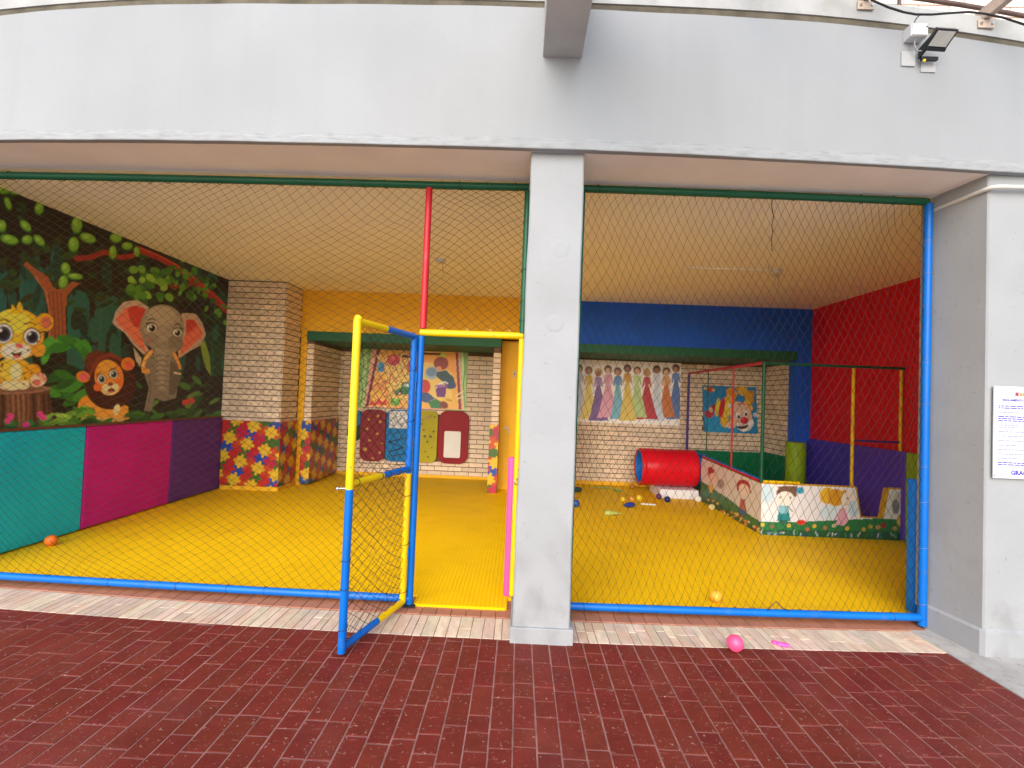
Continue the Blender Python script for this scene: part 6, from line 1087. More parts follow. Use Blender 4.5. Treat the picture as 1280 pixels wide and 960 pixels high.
# ------------------------------------------------------------------ jigsaw padding
def jigsaw(u0, u1, v0, v1, seed, rot=-18.0, pitch=0.132):
    cv = Canvas(u0, u1, v0, v1, 0.009, 'c02830')
    U, V = np.meshgrid(cv.u, cv.v); a = R(rot)
    P = (U * math.cos(a) + V * math.sin(a)) / pitch + seed * 3.37; Q = (-U * math.sin(a) + V * math.cos(a)) / pitch + 7
    i = np.floor(P).astype(int); j = np.floor(Q).astype(int); p = P - i; q = Q - j
    cols = np.array([hexlin(h) for h in ('d8b028', 'b82824', 'c0481f', '2248a0', '3c6424', 'b02040')])
    def h(i, j): return (i * 7919 + j * 104729 + (i * j) * 31) % 97
    def colidx(i, j):
        k = np.where((i % 2 == 0) & (j % 2 == 0), 0, np.where(i % 2 == 0, np.where((j // 2 + i // 2) % 2 == 0, 3, 4), np.where(j % 2 == 0, np.where(h(i, j) % 2 == 0, 1, 2), np.where(h(i, j) % 3 == 0, 4, np.where(h(i, j) % 3 == 1, 5, 1)))))
        return k
    def wins(i1, j1, i2, j2):      # does piece 2 push its tab into piece 1?
        y1 = (i1 % 2 == 0) & (j1 % 2 == 0); y2 = (i2 % 2 == 0) & (j2 % 2 == 0)
        return np.where(y2, True, np.where(y1, False, h(i1 + i2, j1 + j2) % 2 == ((i2 + j2) % 2)))
    k = colidx(i, j)
    for di, dj, cx, cy in ((-1, 0, 0.13, 0.5), (1, 0, 0.87, 0.5), (0, -1, 0.5, 0.13), (0, 1, 0.5, 0.87)):
        hit = ((p - cx) ** 2 + (q - cy) ** 2 < 0.165 ** 2) & wins(i, j, i + di, j + dj)
        k = np.where(hit, colidx(i + di, j + dj), k)
    cv.c[:] = cols[k]
    return cv
def pad(name, cv, place, parent):
    o = link(name, cv.mesh(name, place, PRINT_V), parent); return o
def jig_pad(label, fx0, fx1, fy, side, sy1, z0, z1, seed):
    t = thing('jigsaw_pad', label, 'wall pad', ((fx0 + fx1) / 2, fy, z0), 'jigsaw patterned foam pads')
    MB().box(fx0, fx1 - 0.002, fy + 0.002, fy + 0.03, z0, z1).build('foam_core', V_red, t)
    f = jigsaw(0, fx1 - fx0, z0, z1, seed); pad('front_cover', f, lambda U, V: (fx0 + U, np.full_like(U, fy), V), t)
    if side:
        MB().box(fx1 - 0.03, fx1 - 0.002, fy + 0.031, sy1, z0, z1).build('foam_core', V_red, t)
        s_ = jigsaw(0, sy1 - fy, z0, z1, seed + 1); pad('side_cover', s_, lambda U, V: (np.full_like(U, fx1), fy + U, V), t)
    return t
jig_pad('jigsaw patterned pad wrapped round the foot of the brick column', -4.145, -3.322, 3.362, True, 3.89, 0.06, 0.965, 1)
jig_pad('jigsaw patterned pad on the left pier of the left alcove', -3.256, -3.112, 3.872, True, 4.98, 0.03, 0.965, 3)
jig_pad('jigsaw patterned pad on the pier beside the yellow door', -0.425, -0.288, 3.872, True, 4.19, 0.0, 1.02, 5)

# ------------------------------------------------------------------ jungle mural and wall mats
cv = Canvas(0.02, 3.40, 1.0, 2.95, 0.008, '1c150c', 1.35)
cv.ops(MURAL)
mu = thing('wall_mural', 'dark jungle mural with leopard cub, lion and elephant on the left wall', 'mural', (-4.19, 1.7, 1.0))
o = link('printed_sheet', cv.mesh('mural', lambda U, V: (np.full_like(U, -4.190), U, V), PRINT), mu)
MB().box(-4.199, -4.192, 0.02, 3.40, 1.0, 2.949).build('backing', M_mortar, mu)
o = MB().box(-4.199, -4.142, 0.02, 3.36, 1.000, 1.022).build('mat_batten', mat('brown batten', (0.16, 0.06, 0.03), 0.5, 0.15, 10), bevel=0.004); tag(o, 'thin brown batten between jungle mural and wall mats', 'batten')
def wall_mat(label, y0, y1, x0, x1, m, z1=1.0, z0=0.012, grp='foam mats along the side walls'):
    """soft vinyl mat on a side wall: rounded edges, slightly quilted face, stitched seam"""
    t = thing('wall_mat', label, 'wall mat', ((x0 + x1) / 2, (y0 + y1) / 2, z0), grp)
    MB().box(x0, x1, y0 + 0.003, y1 - 0.003, z0, z1 - 0.001).build('cover', m, t, bevel=0.018, seg=3)
    face = x1 if x1 < 0 else x0; s_ = 1 if x1 < 0 else -1
    MB().box(min(face, face + s_ * 0.0025), max(face, face + s_ * 0.0025), y0 + 0.02, y0 + 0.028, z0 + 0.02, z1 - 0.02).build('seam', m, t)
    return t
wall_mat('teal wall mat nearest the front under the jungle mural', 0.06, 1.25, -4.199, -4.145, V_teal)
wall_mat('magenta wall mat between the teal and the dark purple mat', 1.25, 2.40, -4.199, -4.145, V_mag)
wall_mat('dark purple wall mat next to the brick column', 2.40, 3.36, -4.199, -4.145, V_pur)
wall_mat('navy wall mat at the rear of the red wall', 3.05, 3.99, 4.345, 4.399, V_navy)
wall_mat('violet wall mat on the red wall beside the ball pit', 2.14, 3.05, 4.345, 4.399, V_pur2)
wall_mat('lime green wall mat on the red wall near the front', 1.05, 2.14, 4.345, 4.399, V_lime)
wall_mat('violet wall mat on the red wall nearest the front', 0.15, 1.05, 4.345, 4.399, V_pur2)

# ------------------------------------------------------------------ posters and boards in the left alcove
def sheet(name, label, cat, cv, place, backbox, bm_):
    t = thing(name, label, cat, (sum(backbox[:2]) / 2, backbox[2], backbox[4]))
    MB().box(*backbox).build('backing', bm_, t)
    link('print', cv.mesh(name, place, PRINT), t); return t
cv = Canvas(-2.81, -0.915, 1.17, 2.185, 0.011, '7ea85a', 1.15); cv.ops(KIDS)
sheet('play_poster', 'bright orange poster of children playing with toys in the left alcove', 'poster', cv, lambda U, V: (U, np.full_like(U, 4.988), V), (-2.81, -0.915, 4.990, 4.999, 1.17, 2.185), M_wht)
cv = Canvas(0.72, 2.768, 1.066, 2.142, 0.011, 'f0ece8'); cv.ops(GOWNS)
sheet('gown_banner', 'white banner with a row of figures in coloured gowns', 'banner', cv, lambda U, V: (U, np.full_like(U, 4.988), V), (0.72, 2.768, 4.990, 4.999, 1.066, 2.142), M_wht)
cv = Canvas(3.14, 4.05, 0.98, 1.775, 0.009, '2080b8'); cv.ops(CLOWN)
cl = thing('clown_board', 'square blue board with a painted clown face beyond the ball pit', 'board', (3.6, 4.98, 0.98))
sk_ = lambda U, V: (U + (1.775 - V) * 0.06, np.full_like(U, 4.968), V)
link('painting', cv.mesh('clown', sk_, PRINT), cl)
MB().prism([(0, 0), (0.91, 0), (0.862, 0.795), (-0.048, 0.795)], (3.188, 4.9705, 0.98), (1, 0, 0), (0, 0, 1), (0, 0.027, 0)).build('panel', mat('board edge', (0.05, 0.25, 0.4), 0.5), cl)
def rounded(w, h, r, n=6):
    pts = []
    for cx, cy, a0 in ((w - r, r, -90), (w - r, h - r, 0), (r, h - r, 90), (r, r, 180)):
        for k in range(n + 1):
            a = R(a0 + 90 * k / n); pts.append((cx + r * math.cos(a), cy + r * math.sin(a)))
    return pts
def board(name, label, x0, x1, z0, z1, r, col, y0=4.95, th=0.04):
    t = thing(name, label, 'play board', ((x0 + x1) / 2, y0, z0), 'rounded play boards on the alcove wall')
    MB().prism(rounded(x1 - x0, z1 - z0, r), (x0, y0, z0), (1, 0, 0), (0, 0, 1), (0, th, 0)).build('panel', col, t, bevel=0.004)
    return t
t = board('play_board', 'maroon rounded board with yellow knobs, under the poster', -2.72, -2.285, 0.245, 1.135, 0.13, vinyl('maroon board', (0.24, 0.022, 0.028)))
for xx, zz in ((-2.42, 1.03), (-2.58, 0.96), (-2.38, 0.93), (-2.60, 0.80), (-2.42, 0.72), (-2.55, 0.60), (-2.33, 0.56), (-2.62, 0.45), (-2.36, 0.40), (-2.48, 0.30)):
    MB().tube([(xx, 4.951, zz), (xx, 4.935, zz)], 0.022 if zz != 0.45 else 0.032, 10).build('knob', mat('ochre knob', (0.55, 0.33, 0.05), 0.5), t)
t = board('play_board', 'blue rounded board with black lines and a patterned square', -2.275, -1.835, 0.255, 1.145, 0.10, vinyl('blue board', (0.008, 0.17, 0.42)))
MB().box(-2.225, -1.905, 4.9425, 4.9495, 0.83, 1.125).build('patterned_square', mat('collage paper', (0.62, 0.62, 0.62), 0.6, 0.55, 26), t)
for a, e in (((-2.23, 0.59), (-1.90, 0.68)), ((-2.23, 0.59), (-1.95, 0.50)), ((-2.20, 0.34), (-1.88, 0.41)), ((-1.95, 0.50), (-2.2, 0.42))):
    MB().tube([(a[0], 4.948, a[1]), (e[0], 4.948, e[1])], 0.007, 6).build('line_groove', M_dark, t)
t = board('play_board', 'olive yellow rounded board with small pegs, behind the gate post', -1.825, -1.385, 0.260, 1.15, 0.11, vinyl('olive board', (0.40, 0.34, 0.012)))
for xx, zz, rr_ in ((-1.60, 0.71, .022), (-1.50, 0.71, .022), (-1.55, 0.62, .016), (-1.45, 0.80, .018), (-1.62, 0.82, .014), (-1.47, 0.52, .012), (-1.58, 0.45, .012), (-1.53, 0.36, .014), (-1.44, 1.05, .014), (-1.66, 0.92, .014), (-1.70, 0.55, .014)):
    MB().tube([(xx, 4.951, zz), (xx, 4.93, zz)], rr_, 8).build('peg', mat('brown peg', (0.13, 0.09, 0.02), 0.5), t)
MB().tube([(-1.66, 4.945, 0.98), (-1.62, 4.945, 1.04), (-1.55, 4.945, 1.03), (-1.50, 4.945, 1.08)], 0.014, 6).build('wooden_track', mat('light wood', (0.5, 0.32, 0.15), 0.5), t)
t = board('play_board', 'dark red rounded board with a white framed window', -1.372, -0.848, 0.258, 1.165, 0.15, vinyl('dark red board', (0.26, 0.010, 0.018)))
MB().prism(rounded(0.285, 0.455, 0.025), (-1.262, 4.938, 0.362), (1, 0, 0), (0, 0, 1), (0, 0.0115, 0)).build('white_window', mat('white board window', (0.72, 0.70, 0.66), 0.4, 0.04, 6), t, bevel=0.003)
t = board('play_board', 'small blue board edge beside the maroon board', -2.86, -2.725, 0.85, 1.10, 0.03, vinyl('blue board', (0.008, 0.17, 0.42)))
t = thing('spinning_toy', 'dark green round spinning wheel left of the maroon board', 'play wheel', (-2.83, 4.95, 0.75))
MB().prism([(0.125 * math.cos(k * math.pi / 14), 0.155 * math.sin(k * math.pi / 14)) for k in range(28)], (-2.83, 4.955, 0.73), (1, 0, 0), (0, 0, 1), (0, 0.04, 0)).build('disc', vinyl('bottle green board', (0.008, 0.045, 0.02)), t, bevel=0.004)
MB().ball((-2.82, 4.95, 0.77), 0.018, 10, 6).build('hub', M_steel, t)

# ------------------------------------------------------------------ ball pit
# side panel, front panel with its step-in notch
sp = thing('pit_barrier', 'white painted side panel of the ball pit with two children and flowers', 'pit panel', (2.8, 3.1, 0), 'painted ball pit panels')
MB().add([(2.79, 2.28, 0), (2.86, 2.28, 0), (2.86, 4.0, 0), (2.79, 4.0, 0), (2.79, 2.28, 0.572), (2.86, 2.28, 0.572), (2.86, 4.0, 0.64), (2.79, 4.0, 0.64)], [(0, 3, 2, 1), (4, 5, 6, 7), (0, 1, 5, 4), (1, 2, 6, 5), (2, 3, 7, 6), (3, 0, 4, 7)]).build('foam_core', V_green, sp)
cv = Canvas(2.195, 4.0, 0.0, 0.64, 0.01, 'd8cfc8'); cv.ops(PANEL_SIDE)
link('painting', cv.mesh('side', lambda U, V: (np.full_like(U, 2.787), U, V * (0.572 + (U - 2.28) * 0.0395) / 0.64), PRINT), sp)
MB().tube([(2.815, 2.20, 0.578), (2.815, 4.0, 0.65)], 0.018, 8).build('top_trim', V_red, sp)
MB().tube([(2.845, 2.28, 0.590), (2.845, 4.6, 0.68)], 0.02, 8).build('inner_trim', V_blue, sp)
fpn = thing('pit_barrier', 'white front panel of the ball pit with grass, flowers and a step-in notch', 'pit panel', (3.6, 2.24, 0), 'painted ball pit panels')
def ptop(u):
    u = np.asarray(u, float); h = np.full_like(u, 0.575)
    h = np.where((u > 3.84) & (u < 3.90), 0.575 - (u - 3.84) / 0.06 * 0.335, h); h = np.where((u >= 3.90) & (u <= 4.15), 0.24, h)
    return np.where((u > 4.15) & (u < 4.21), 0.24 + (u - 4.15) / 0.06 * 0.335, h)
cv = Canvas(2.787, 4.345, 0.0, 0.60, 0.009, 'eceaf0'); cv.ops(PANEL_FRONT)
link('painting', cv.mesh('front', lambda U, V: (U, np.full_like(U, 2.195), np.minimum(V, ptop(U))), PRINT), fpn)
prof = [(2.7905, 0), (4.345, 0), (4.345, .574), (4.21, .574), (4.15, .239), (3.90, .239), (3.84, .574), (2.7905, .574)]
MB().prism(prof, (0, 2.198, 0), (1, 0, 0), (0, 0, 1), (0, 0.08, 0)).build('foam_core', mat('yellow piping', (0.62, 0.34, 0.02), 0.45, 0.1, 10), fpn)
tr = MATS['yellow piping']
MB().tube([(2.80, 2.20, .580), (3.83, 2.20, .580), (3.845, 2.20, .572), (3.90, 2.20, .245), (4.15, 2.20, .245), (4.205, 2.20, .572), (4.22, 2.20, .580), (4.34, 2.20, .580)], 0.011, 8).build('piping', tr, fpn)
MB().tube([(2.80, 2.185, .600), (3.20, 2.185, .600)], 0.016, 8).build('roller', P_yel, fpn)
# tube frame
pf = thing('pit_scaffold', 'slim coloured tube frame standing on the ball pit walls', 'frame', (2.8, 2.24, 0.57))
def tube(name, a, e, r, m, parent, n=10): return MB().tube([a, e], r, n).build(name, m, parent)
tube('post', (2.80, 2.235, 0.575), (2.80, 2.235, 1.945), 0.019, P_green, pf)
tube('rail', (2.782, 2.235, 1.945), (4.398, 2.235, 1.945), 0.016, P_green, pf)
tube('post', (3.82, 2.235, 0.575), (3.82, 2.235, 1.928), 0.018, P_yel, pf)
tube('post', (4.36, 2.235, 1.0), (4.36, 2.235, 1.928), 0.017, P_yel, pf)
tube('rail', (3.839, 2.235, 1.10), (4.342, 2.235, 1.10), 0.013, P_purple, pf)
tube('rail', (2.80, 2.255, 1.950), (2.80, 4.68, 1.950), 0.019, P_red, pf)
tube('post', (2.80, 4.68, 0.0), (2.80, 4.68, 1.932), 0.020, P_purple, pf)
tube('hanging_chain', (2.80, 3.02, 0.64), (2.80, 3.02, 1.935), 0.011, P_red, pf)
tube('hanging_cord', (2.80, 3.86, 0.66), (2.80, 3.86, 1.935), 0.008, P_green, pf)
# inner pads
o = MB().box(2.90, 4.185, 4.93, 4.972, 0.0, 0.665).build('pit_pad', V_green, bevel=0.012); tag(o, 'dark green foam pad against the brick wall inside the ball pit', 'foam pad')
o = MB().box(4.128, 4.172, 4.21, 4.925, 0.0, 0.69).build('pit_pad', V_green, bevel=0.012); tag(o, 'dark green foam pad on the right return inside the ball pit', 'foam pad')
o = MB().tube([(4.09, 3.82, 0.0), (4.09, 3.82, 0.01), (4.09, 3.82, 0.93), (4.09, 3.82, 0.945)], 0.14, 24, rr=[0.128, 0.135, 0.135, 0.126]).build('foam_roll', V_lime); tag(o, 'lime green foam roll standing in the rear corner of the ball pit', 'foam roll')
# tunnel
tn = thing('play_tunnel', 'red foam crawl tunnel with blue lining leading into the ball pit', 'tunnel', (2.4, 4.32, 0.14))
TC = (4.32, 0.432); ro, ri, n = 0.290, 0.235, 40
def ring(x, r, sag=0.0): return [(x, TC[0] + r * math.cos(2 * math.pi * k / n), TC[1] + r * math.sin(2 * math.pi * k / n)) for k in range(n)]
def loft(rings, name, m):
    vs = [p for q in rings for p in q]; fs = [(i * n + k, i * n + (k + 1) % n, (i + 1) * n + (k + 1) % n, (i + 1) * n + k) for i in range(len(rings) - 1) for k in range(n)]
    return MB().add(vs, fs, True).build(name, m, tn)
loft([ring(1.935, 0.247), ring(1.922, 0.262), ring(1.922, 0.278), ring(1.935, 0.290), ring(1.97, 0.291), ring(1.985, 0.285), ring(2.0, 0.289), ring(2.3, 0.288), ring(2.65, 0.289), ring(2.74, 0.293), ring(2.775, 0.292), ring(2.79, 0.284)], 'cover', V_red)
loft([ring(1.936, 0.246), ring(1.95, 0.238), ring(2.3, 0.236), ring(2.95, 0.236)], 'lining', V_blue)
o = MB().box(2.19, 2.775, 4.035, 4.60, 0.0, 0.138).build('tunnel_block', mat('white foam block', (0.70, 0.70, 0.74), 0.5, 0.04, 6), bevel=0.012); tag(o, 'white foam block carrying the red tunnel', 'foam block')
ep = MB().box(2.82, 2.87, 4.63, 4.92, 0.0, 0.66).build('pit_pad', V_green, bevel=0.01); tag(ep, 'green foam pad behind the mouth of the red tunnel', 'foam pad')

# foam post pads by the nets
o = MB().tube([(2.925, 0.26, 0.0), (2.925, 0.26, 0.012), (2.925, 0.26, 0.945), (2.925, 0.26, 0.955)], 0.045, 20, rr=[0.041, 0.045, 0.045, 0.041]).build('post_pad', V_blue); tag(o, 'bright blue foam post pad inside the right bay by the blue post', 'post pad')
o = MB().tube([(-0.028, 0.22, 0.0), (-0.028, 0.22, 0.012), (-0.028, 0.22, 0.5), (-0.030, 0.22, 0.985), (-0.030, 0.22, 1.0)], 0.034, 18, rr=[0.030, 0.034, 0.034, 0.035, 0.028]).build('post_pad', V_pink); tag(o, 'pink foam post pad behind the yellow gate jamb', 'post pad')
o = MB().box(0.80, 0.865, 3.94, 3.999, 0.0, 1.0).build('post_pad', V_pur2, bevel=0.012); tag(o, 'purple foam post pad just right of the centre pillar at the rear', 'post pad')

# ------------------------------------------------------------------ nets and tube screens
def net_mesh(name, W, H, w, h, place, r, m, seed, warp=0.02, bulge=0.015):
    """knotted diamond netting: every strand is a thin three-sided cord between knots"""
    nu, nv = int(round(W / (w / 2))), int(round(H / (h / 2))); g = np.random.RandomState(seed)
    I, Jn = np.meshgrid(np.arange(nu + 1), np.arange(nv + 1), indexing='ij')
    u = I / nu * W; v = Jn / nv * H
    env = np.minimum(1, np.minimum(np.minimum(u, W - u), np.minimum(v, H - v)) / 0.18)
    du = np.zeros_like(u, float); dv = np.zeros_like(u, float); dn = np.zeros_like(u, float)
    for k in range(6):
        fx, fy = g.uniform(0.6, 3.2, 2); ph = g.uniform(0, 6.28, 3)
        du += np.sin(fx * u + fy * v + ph[0]) * warp / 2; dv += np.sin(fy * u - fx * v + ph[1]) * warp / 2; dn += np.sin(0.8 * fx * u + 0.8 * fy * v + ph[2]) * bulge / 3
    du += g.normal(0, w * 0.035, u.shape); dv += g.normal(0, h * 0.035, u.shape)
    u2 = u + du * env; v2 = v + dv * env
    P = np.stack(place(u2, v2, dn * env), -1)
    A, B = [], []
    for i0, j0, i1, j1 in ((slice(0, -1), slice(0, -1), slice(1, None), slice(1, None)), (slice(1, None), slice(0, -1), slice(0, -1), slice(1, None))):
        par = (I[i0, j0] + Jn[i0, j0]) % 2 == 0
        A.append(P[i0, j0][par]); B.append(P[i1, j1][par])
    A = np.concatenate(A); B = np.concatenate(B)
    T = B - A; L_ = np.linalg.norm(T, axis=1, keepdims=True); T = T / L_
    nrm = np.cross(T, np.array([0.21, 0.97, 0.13])); nrm /= np.linalg.norm(nrm, axis=1, keepdims=True); bn = np.cross(T, nrm)
    vs = np.empty((len(A), 6, 3))
    for k in range(3):
        c, s_ = math.cos(2.094 * k), math.sin(2.094 * k); off = (nrm * c + bn * s_) * r
        vs[:, k] = A + off; vs[:, 3 + k] = B + off
    base = np.arange(len(A))[:, None, None] * 6
    fc = np.array([[0, 1, 4, 3], [1, 2, 5, 4], [2, 0, 3, 5]])[None] + base
    me = bpy.data.meshes.new(name); q = fc.reshape(-1, 4)
    me.vertices.add(len(vs) * 6); me.vertices.foreach_set('co', vs.astype(np.float32).ravel())
    me.loops.add(q.size); me.loops.foreach_set('vertex_index', q.astype(np.int32).ravel())
    me.polygons.add(len(q)); me.polygons.foreach_set('loop_start', np.arange(0, q.size, 4, dtype=np.int32))
    me.update(calc_edges=True); me.materials.append(m); return me
def helix(a, e, R_, r, pitch, m, parent, name='lashing'):
    """lacing cord: runs along the inner side of the pipe and loops round it at uneven intervals"""
    a, e = Vector(a), Vector(e); t = (e - a).normalized(); L_ = (e - a).length
    back = Vector((0, 1, 0)) - t * t.y; back.normalize(); y_ = t.cross(back); pts = []; s_ = 0.03
    while s_ < L_ - 0.06:
        drift = rnd.uniform(0.006, 0.040); n_ = 14; lift = rnd.uniform(0.0, 0.0015)
        for k in range(n_ + 1):
            an = 2 * math.pi * k / n_
            pts.append(a + t * (s_ + drift * k / n_) + (back * math.cos(an) + y_ * math.sin(an)) * (R_ + r + lift))
        s_ += drift + pitch * rnd.uniform(0.7, 2.6)
    return MB().tube(pts, r, 4).build(name, m, parent)

def Yl(x): return 0.0 if x > -0.8 else 0.0045 * (x + 0.8) ** 2            # the left screen bends back very slightly
def Yr(x): return 0.006 * max(0.0, x - 0.4) ** 2
ls = thing('net_screen', 'wide black net screen with green top rail and blue bottom rail, left bay', 'net screen', (-2.4, 0.03, 0.0))
XL = [-4.18 + 0.24 * k for k in range(15)] + [-0.70]
MB().tube([(x, Yl(x), 2.905 + (0.012 * (x + 0.7) / 3.5 if x < 0 else 0)) for x in XL] + [(-0.35, 0.0, 2.908), (0.012, 0.0, 2.912)], 0.026, 14).build('top_rail', P_green, ls)
MB().tube([(x, Yl(x), 0.036 - 0.0035 * (x + 0.7)) for x in XL], 0.0255, 14).build('bottom_rail', P_blue, ls)
tube('post', (-4.18, Yl(-4.18), 0.07), (-4.18, Yl(-4.18), 2.87), 0.024, P_blue, ls)
tube('post', (-0.687, 0.0, 1.895), (-0.687, 0.0, 2.882), 0.0235, P_red, ls)
tube('post', (0.006, 0.0, 1.885), (0.006, 0.0, 2.885), 0.024, P_green, ls)
def place_l(u, v, n_): x = -4.16 + u; return (x, 0.0045 * np.minimum(x + 0.8, 0) ** 2 + n_ - 0.004, 0.062 - 0.0035 * (x + 0.7) * (1 - v / 2.81) + v)
o = link('netting', net_mesh('net', 3.455, 2.815, 0.082, 0.057, place_l, 0.0012, M_netp, 3, 0.05), ls); tag(o, kind='stuff')
o = link('netting', net_mesh('net', 0.645, 0.985, 0.076, 0.056, lambda u, v, n_: (-0.66 + u, n_ - 0.004, 1.895 + v), 0.0015, M_netp, 9, 0.035), ls); tag(o, kind='stuff')
helix((-4.1, Yl(-4.1), 2.894), (-0.72, 0, 2.905), 0.026, 0.0022, 0.135, M_net, ls); helix((-0.64, 0, 2.907), (-0.03, 0, 2.911), 0.026, 0.0022, 0.12, M_net, ls)
helix((-4.1, Yl(-4.1), 0.048), (-2.4, Yl(-2.4), 0.042), 0.0255, 0.0018, 0.19, M_net, ls); helix((-2.35, Yl(-2.35), 0.042), (-0.75, 0, 0.036), 0.0255, 0.0018, 0.17, M_net, ls)
helix((0.006, 0.0, 1.93), (0.006, 0.0, 2.86), 0.024, 0.002, 0.13, M_net, ls)
# gate frame
gf = thing('gateway', 'tube door frame with blue hinge post and yellow header and jamb', 'door frame', (-0.35, 0, 0))
MB().tube([(-0.697, 0.0, 0.0), (-0.697, 0.0, 1.842)], 0.0235, 14).build('hinge_post', P_blue, gf)
MB().tube([(-0.705, 0.0, 1.866), (-0.35, 0.0, 1.866), (0.010, 0.0, 1.868)], 0.023, 14).build('header', P_yel, gf)
MB().tube([(0.004, 0.0, 0.09), (0.004, 0.0, 1.846)], 0.0215, 14).build('jamb', P_yel, gf)
MB().tube([(0.006, -0.02, 0.888), (0.006, -0.045, 0.888), (-0.012, -0.05, 0.87), (-0.008, -0.045, 0.852), (0.006, -0.03, 0.85)], 0.0035, 6).build('latch_loop', M_steel, gf)
for xx in (-0.56, -0.38, -0.22, -0.09):
    MB().tube([(xx - .008, 0.0, 1.886), (xx - .006, -0.008, 1.903), (xx + .006, -0.008, 1.903), (xx + .008, 0.0, 1.886)], 0.003, 6).build('wire_tie', mat('yellowed tie', (0.5, 0.38, 0.12), 0.5), gf)
MB().box(-0.735, -0.655, -0.035, 0.03, -0.016, -0.003).build('floor_plate', M_dark, gf)
# gate leaf, swung open towards the viewer
H_, E_ = Vector((-0.737, -0.036, 0)), Vector((-0.921, -0.655, 0))
D_ = (E_ - H_)
def lp(s_, z): q = H_ + D_ * s_; return (q.x, q.y, z)
gl = thing('gate_leaf', 'open net gate of yellow and blue tubes swung out over the pavement', 'gate', tuple(H_))
ZB, ZM, ZT = 0.026, 0.925, 1.832
MB().tube([lp(1, 0.895), lp(1, ZT + 0.008), lp(0.985, ZT + 0.022)], 0.0225, 14).build('stile', P_yel, gl)
MB().tube([lp(1, ZB - 0.024), lp(1, 0.895)], 0.0225, 14).build('stile', P_blue, gl)
MB().tube([lp(0, 0.895), lp(0, ZT)], 0.0215, 14).build('stile', P_blue, gl)
MB().tube([lp(0, ZB), lp(0, 0.905)], 0.0212, 14).build('stile', P_yel, gl)
for nm, z, c1, c2, br_ in (('top_bar', ZT, P_blue, P_yel, 0.55), ('middle_bar', ZM, P_blue, P_yel, 0.50), ('bottom_bar', ZB, P_yel, P_blue, 0.47)):
    MB().tube([lp(0.0, z), lp(br_, z)], 0.0208, 14).build(nm, c1, gl); MB().tube([lp(br_, z), lp(1.0, z)], 0.0210, 14).build(nm, c2, gl)
nvv = D_.normalized(); nx_ = Vector((nvv.y, -nvv.x, 0)); LW = D_.length
def place_leaf(z0): 
    def f(u, v, n_): return (H_.x + nvv.x * (u + 0.02) + nx_.x * n_, H_.y + nvv.y * (u + 0.02) + nx_.y * n_, z0 + v)
    return f
o = link('netting', net_mesh('net', LW - 0.04, ZT - ZM - 0.04, 0.088, 0.066, place_leaf(ZM + 0.02), 0.0015, M_netp, 21, 0.025), gl); tag(o, kind='stuff')
o = link('netting', net_mesh('net', LW - 0.04, ZM - ZB - 0.04, 0.094, 0.070, place_leaf(ZB + 0.02), 0.0017, M_net, 22, 0.03), gl); tag(o, kind='stuff')
helix(lp(0, 0.05), lp(0, 1.80), 0.0215, 0.0022, 0.12, M_net, gl); helix(lp(0.96, ZM), lp(0.04, ZM), 0.0208, 0.0024, 0.11, M_net, gl); helix(lp(1, 0.08), lp(1, 0.86), 0.0225, 0.0018, 0.14, M_net, gl)
for z in (0.35, 1.55): MB().tube([(-0.716, -0.028, z - 0.035), (-0.716, -0.028, z + 0.035)], 0.012, 10).build('hinge', P_blue, gl)
b_ = MB().tube([(lp(1, 0)[0] + 0.01, lp(1, 0)[1], 0.90), (lp(1, 0)[0] - 0.055, lp(1, 0)[1] - 0.02, 0.90)], 0.006, 8).build('latch_bolt', M_steel, gl)
MB().ball((lp(1, 0)[0] - 0.058, lp(1, 0)[1] - 0.021, 0.90), 0.011, 10, 6).build('bolt_knob', M_steel, b_)

rs = thing('net_screen', 'black net screen with green top rail and blue post, right bay', 'net screen', (1.6, 0.0, 0.0))
XR = [0.37 + 0.242 * k for k in range(11)]
MB().tube([(x, Yr(x), 2.915) for x in XR], 0.026, 14).build('top_rail', P_green, rs)
MB().tube([(x, Yr(x), 0.034 + 0.008 * (x - 0.4)) for x in XR], 0.0255, 14).build('bottom_rail', P_blue, rs)
tube('post', (0.385, 0.0, 0.06), (0.385, 0.0, 2.888), 0.022, P_green, rs)
tube('post', (2.80, Yr(2.8), 0.0), (2.80, Yr(2.8), 2.90), 0.0265, P_blue, rs, 16)
def place_r(u, v, n_): x = 0.405 + u; return (x, 0.006 * (x - 0.4) ** 2 + n_ - 0.004, 0.062 + 0.008 * (x - 0.4) * (1 - v / 2.83) + v)
o = link('netting', net_mesh('net', 2.37, 2.835, 0.056, 0.106, place_r, 0.0012, M_netp, 5, 0.065), rs); tag(o, kind='stuff')
helix((0.45, 0, 2.915), (2.75, Yr(2.75), 2.915), 0.026, 0.0022, 0.125, M_net, rs); helix((0.45, 0, 0.034), (2.75, Yr(2.75), 0.052), 0.0255, 0.0018, 0.15, M_net, rs)
helix((2.80, Yr(2.8), 0.10), (2.80, Yr(2.8), 2.84), 0.0265, 0.0012, 0.16, mat('white cord', (0.22, 0.22, 0.22), 0.6), rs)
MB().tube([(1.70, 0.0, 2.885), (1.695, -0.006, 2.83), (1.712, -0.004, 2.76), (1.698, -0.008, 2.70), (1.708, -0.004, 2.65), (1.696, -0.01, 2.60), (1.705, -0.006, 2.52)], 0.003, 5).build('loose_cord', M_net, rs)
MB().tube([(1.73, -0.006, 0.06), (1.76, -0.012, 0.11), (1.79, -0.008, 0.13), (1.83, -0.012, 0.09), (1.88, -0.01, 0.075)], 0.003, 5).build('loose_cord', M_net, rs)

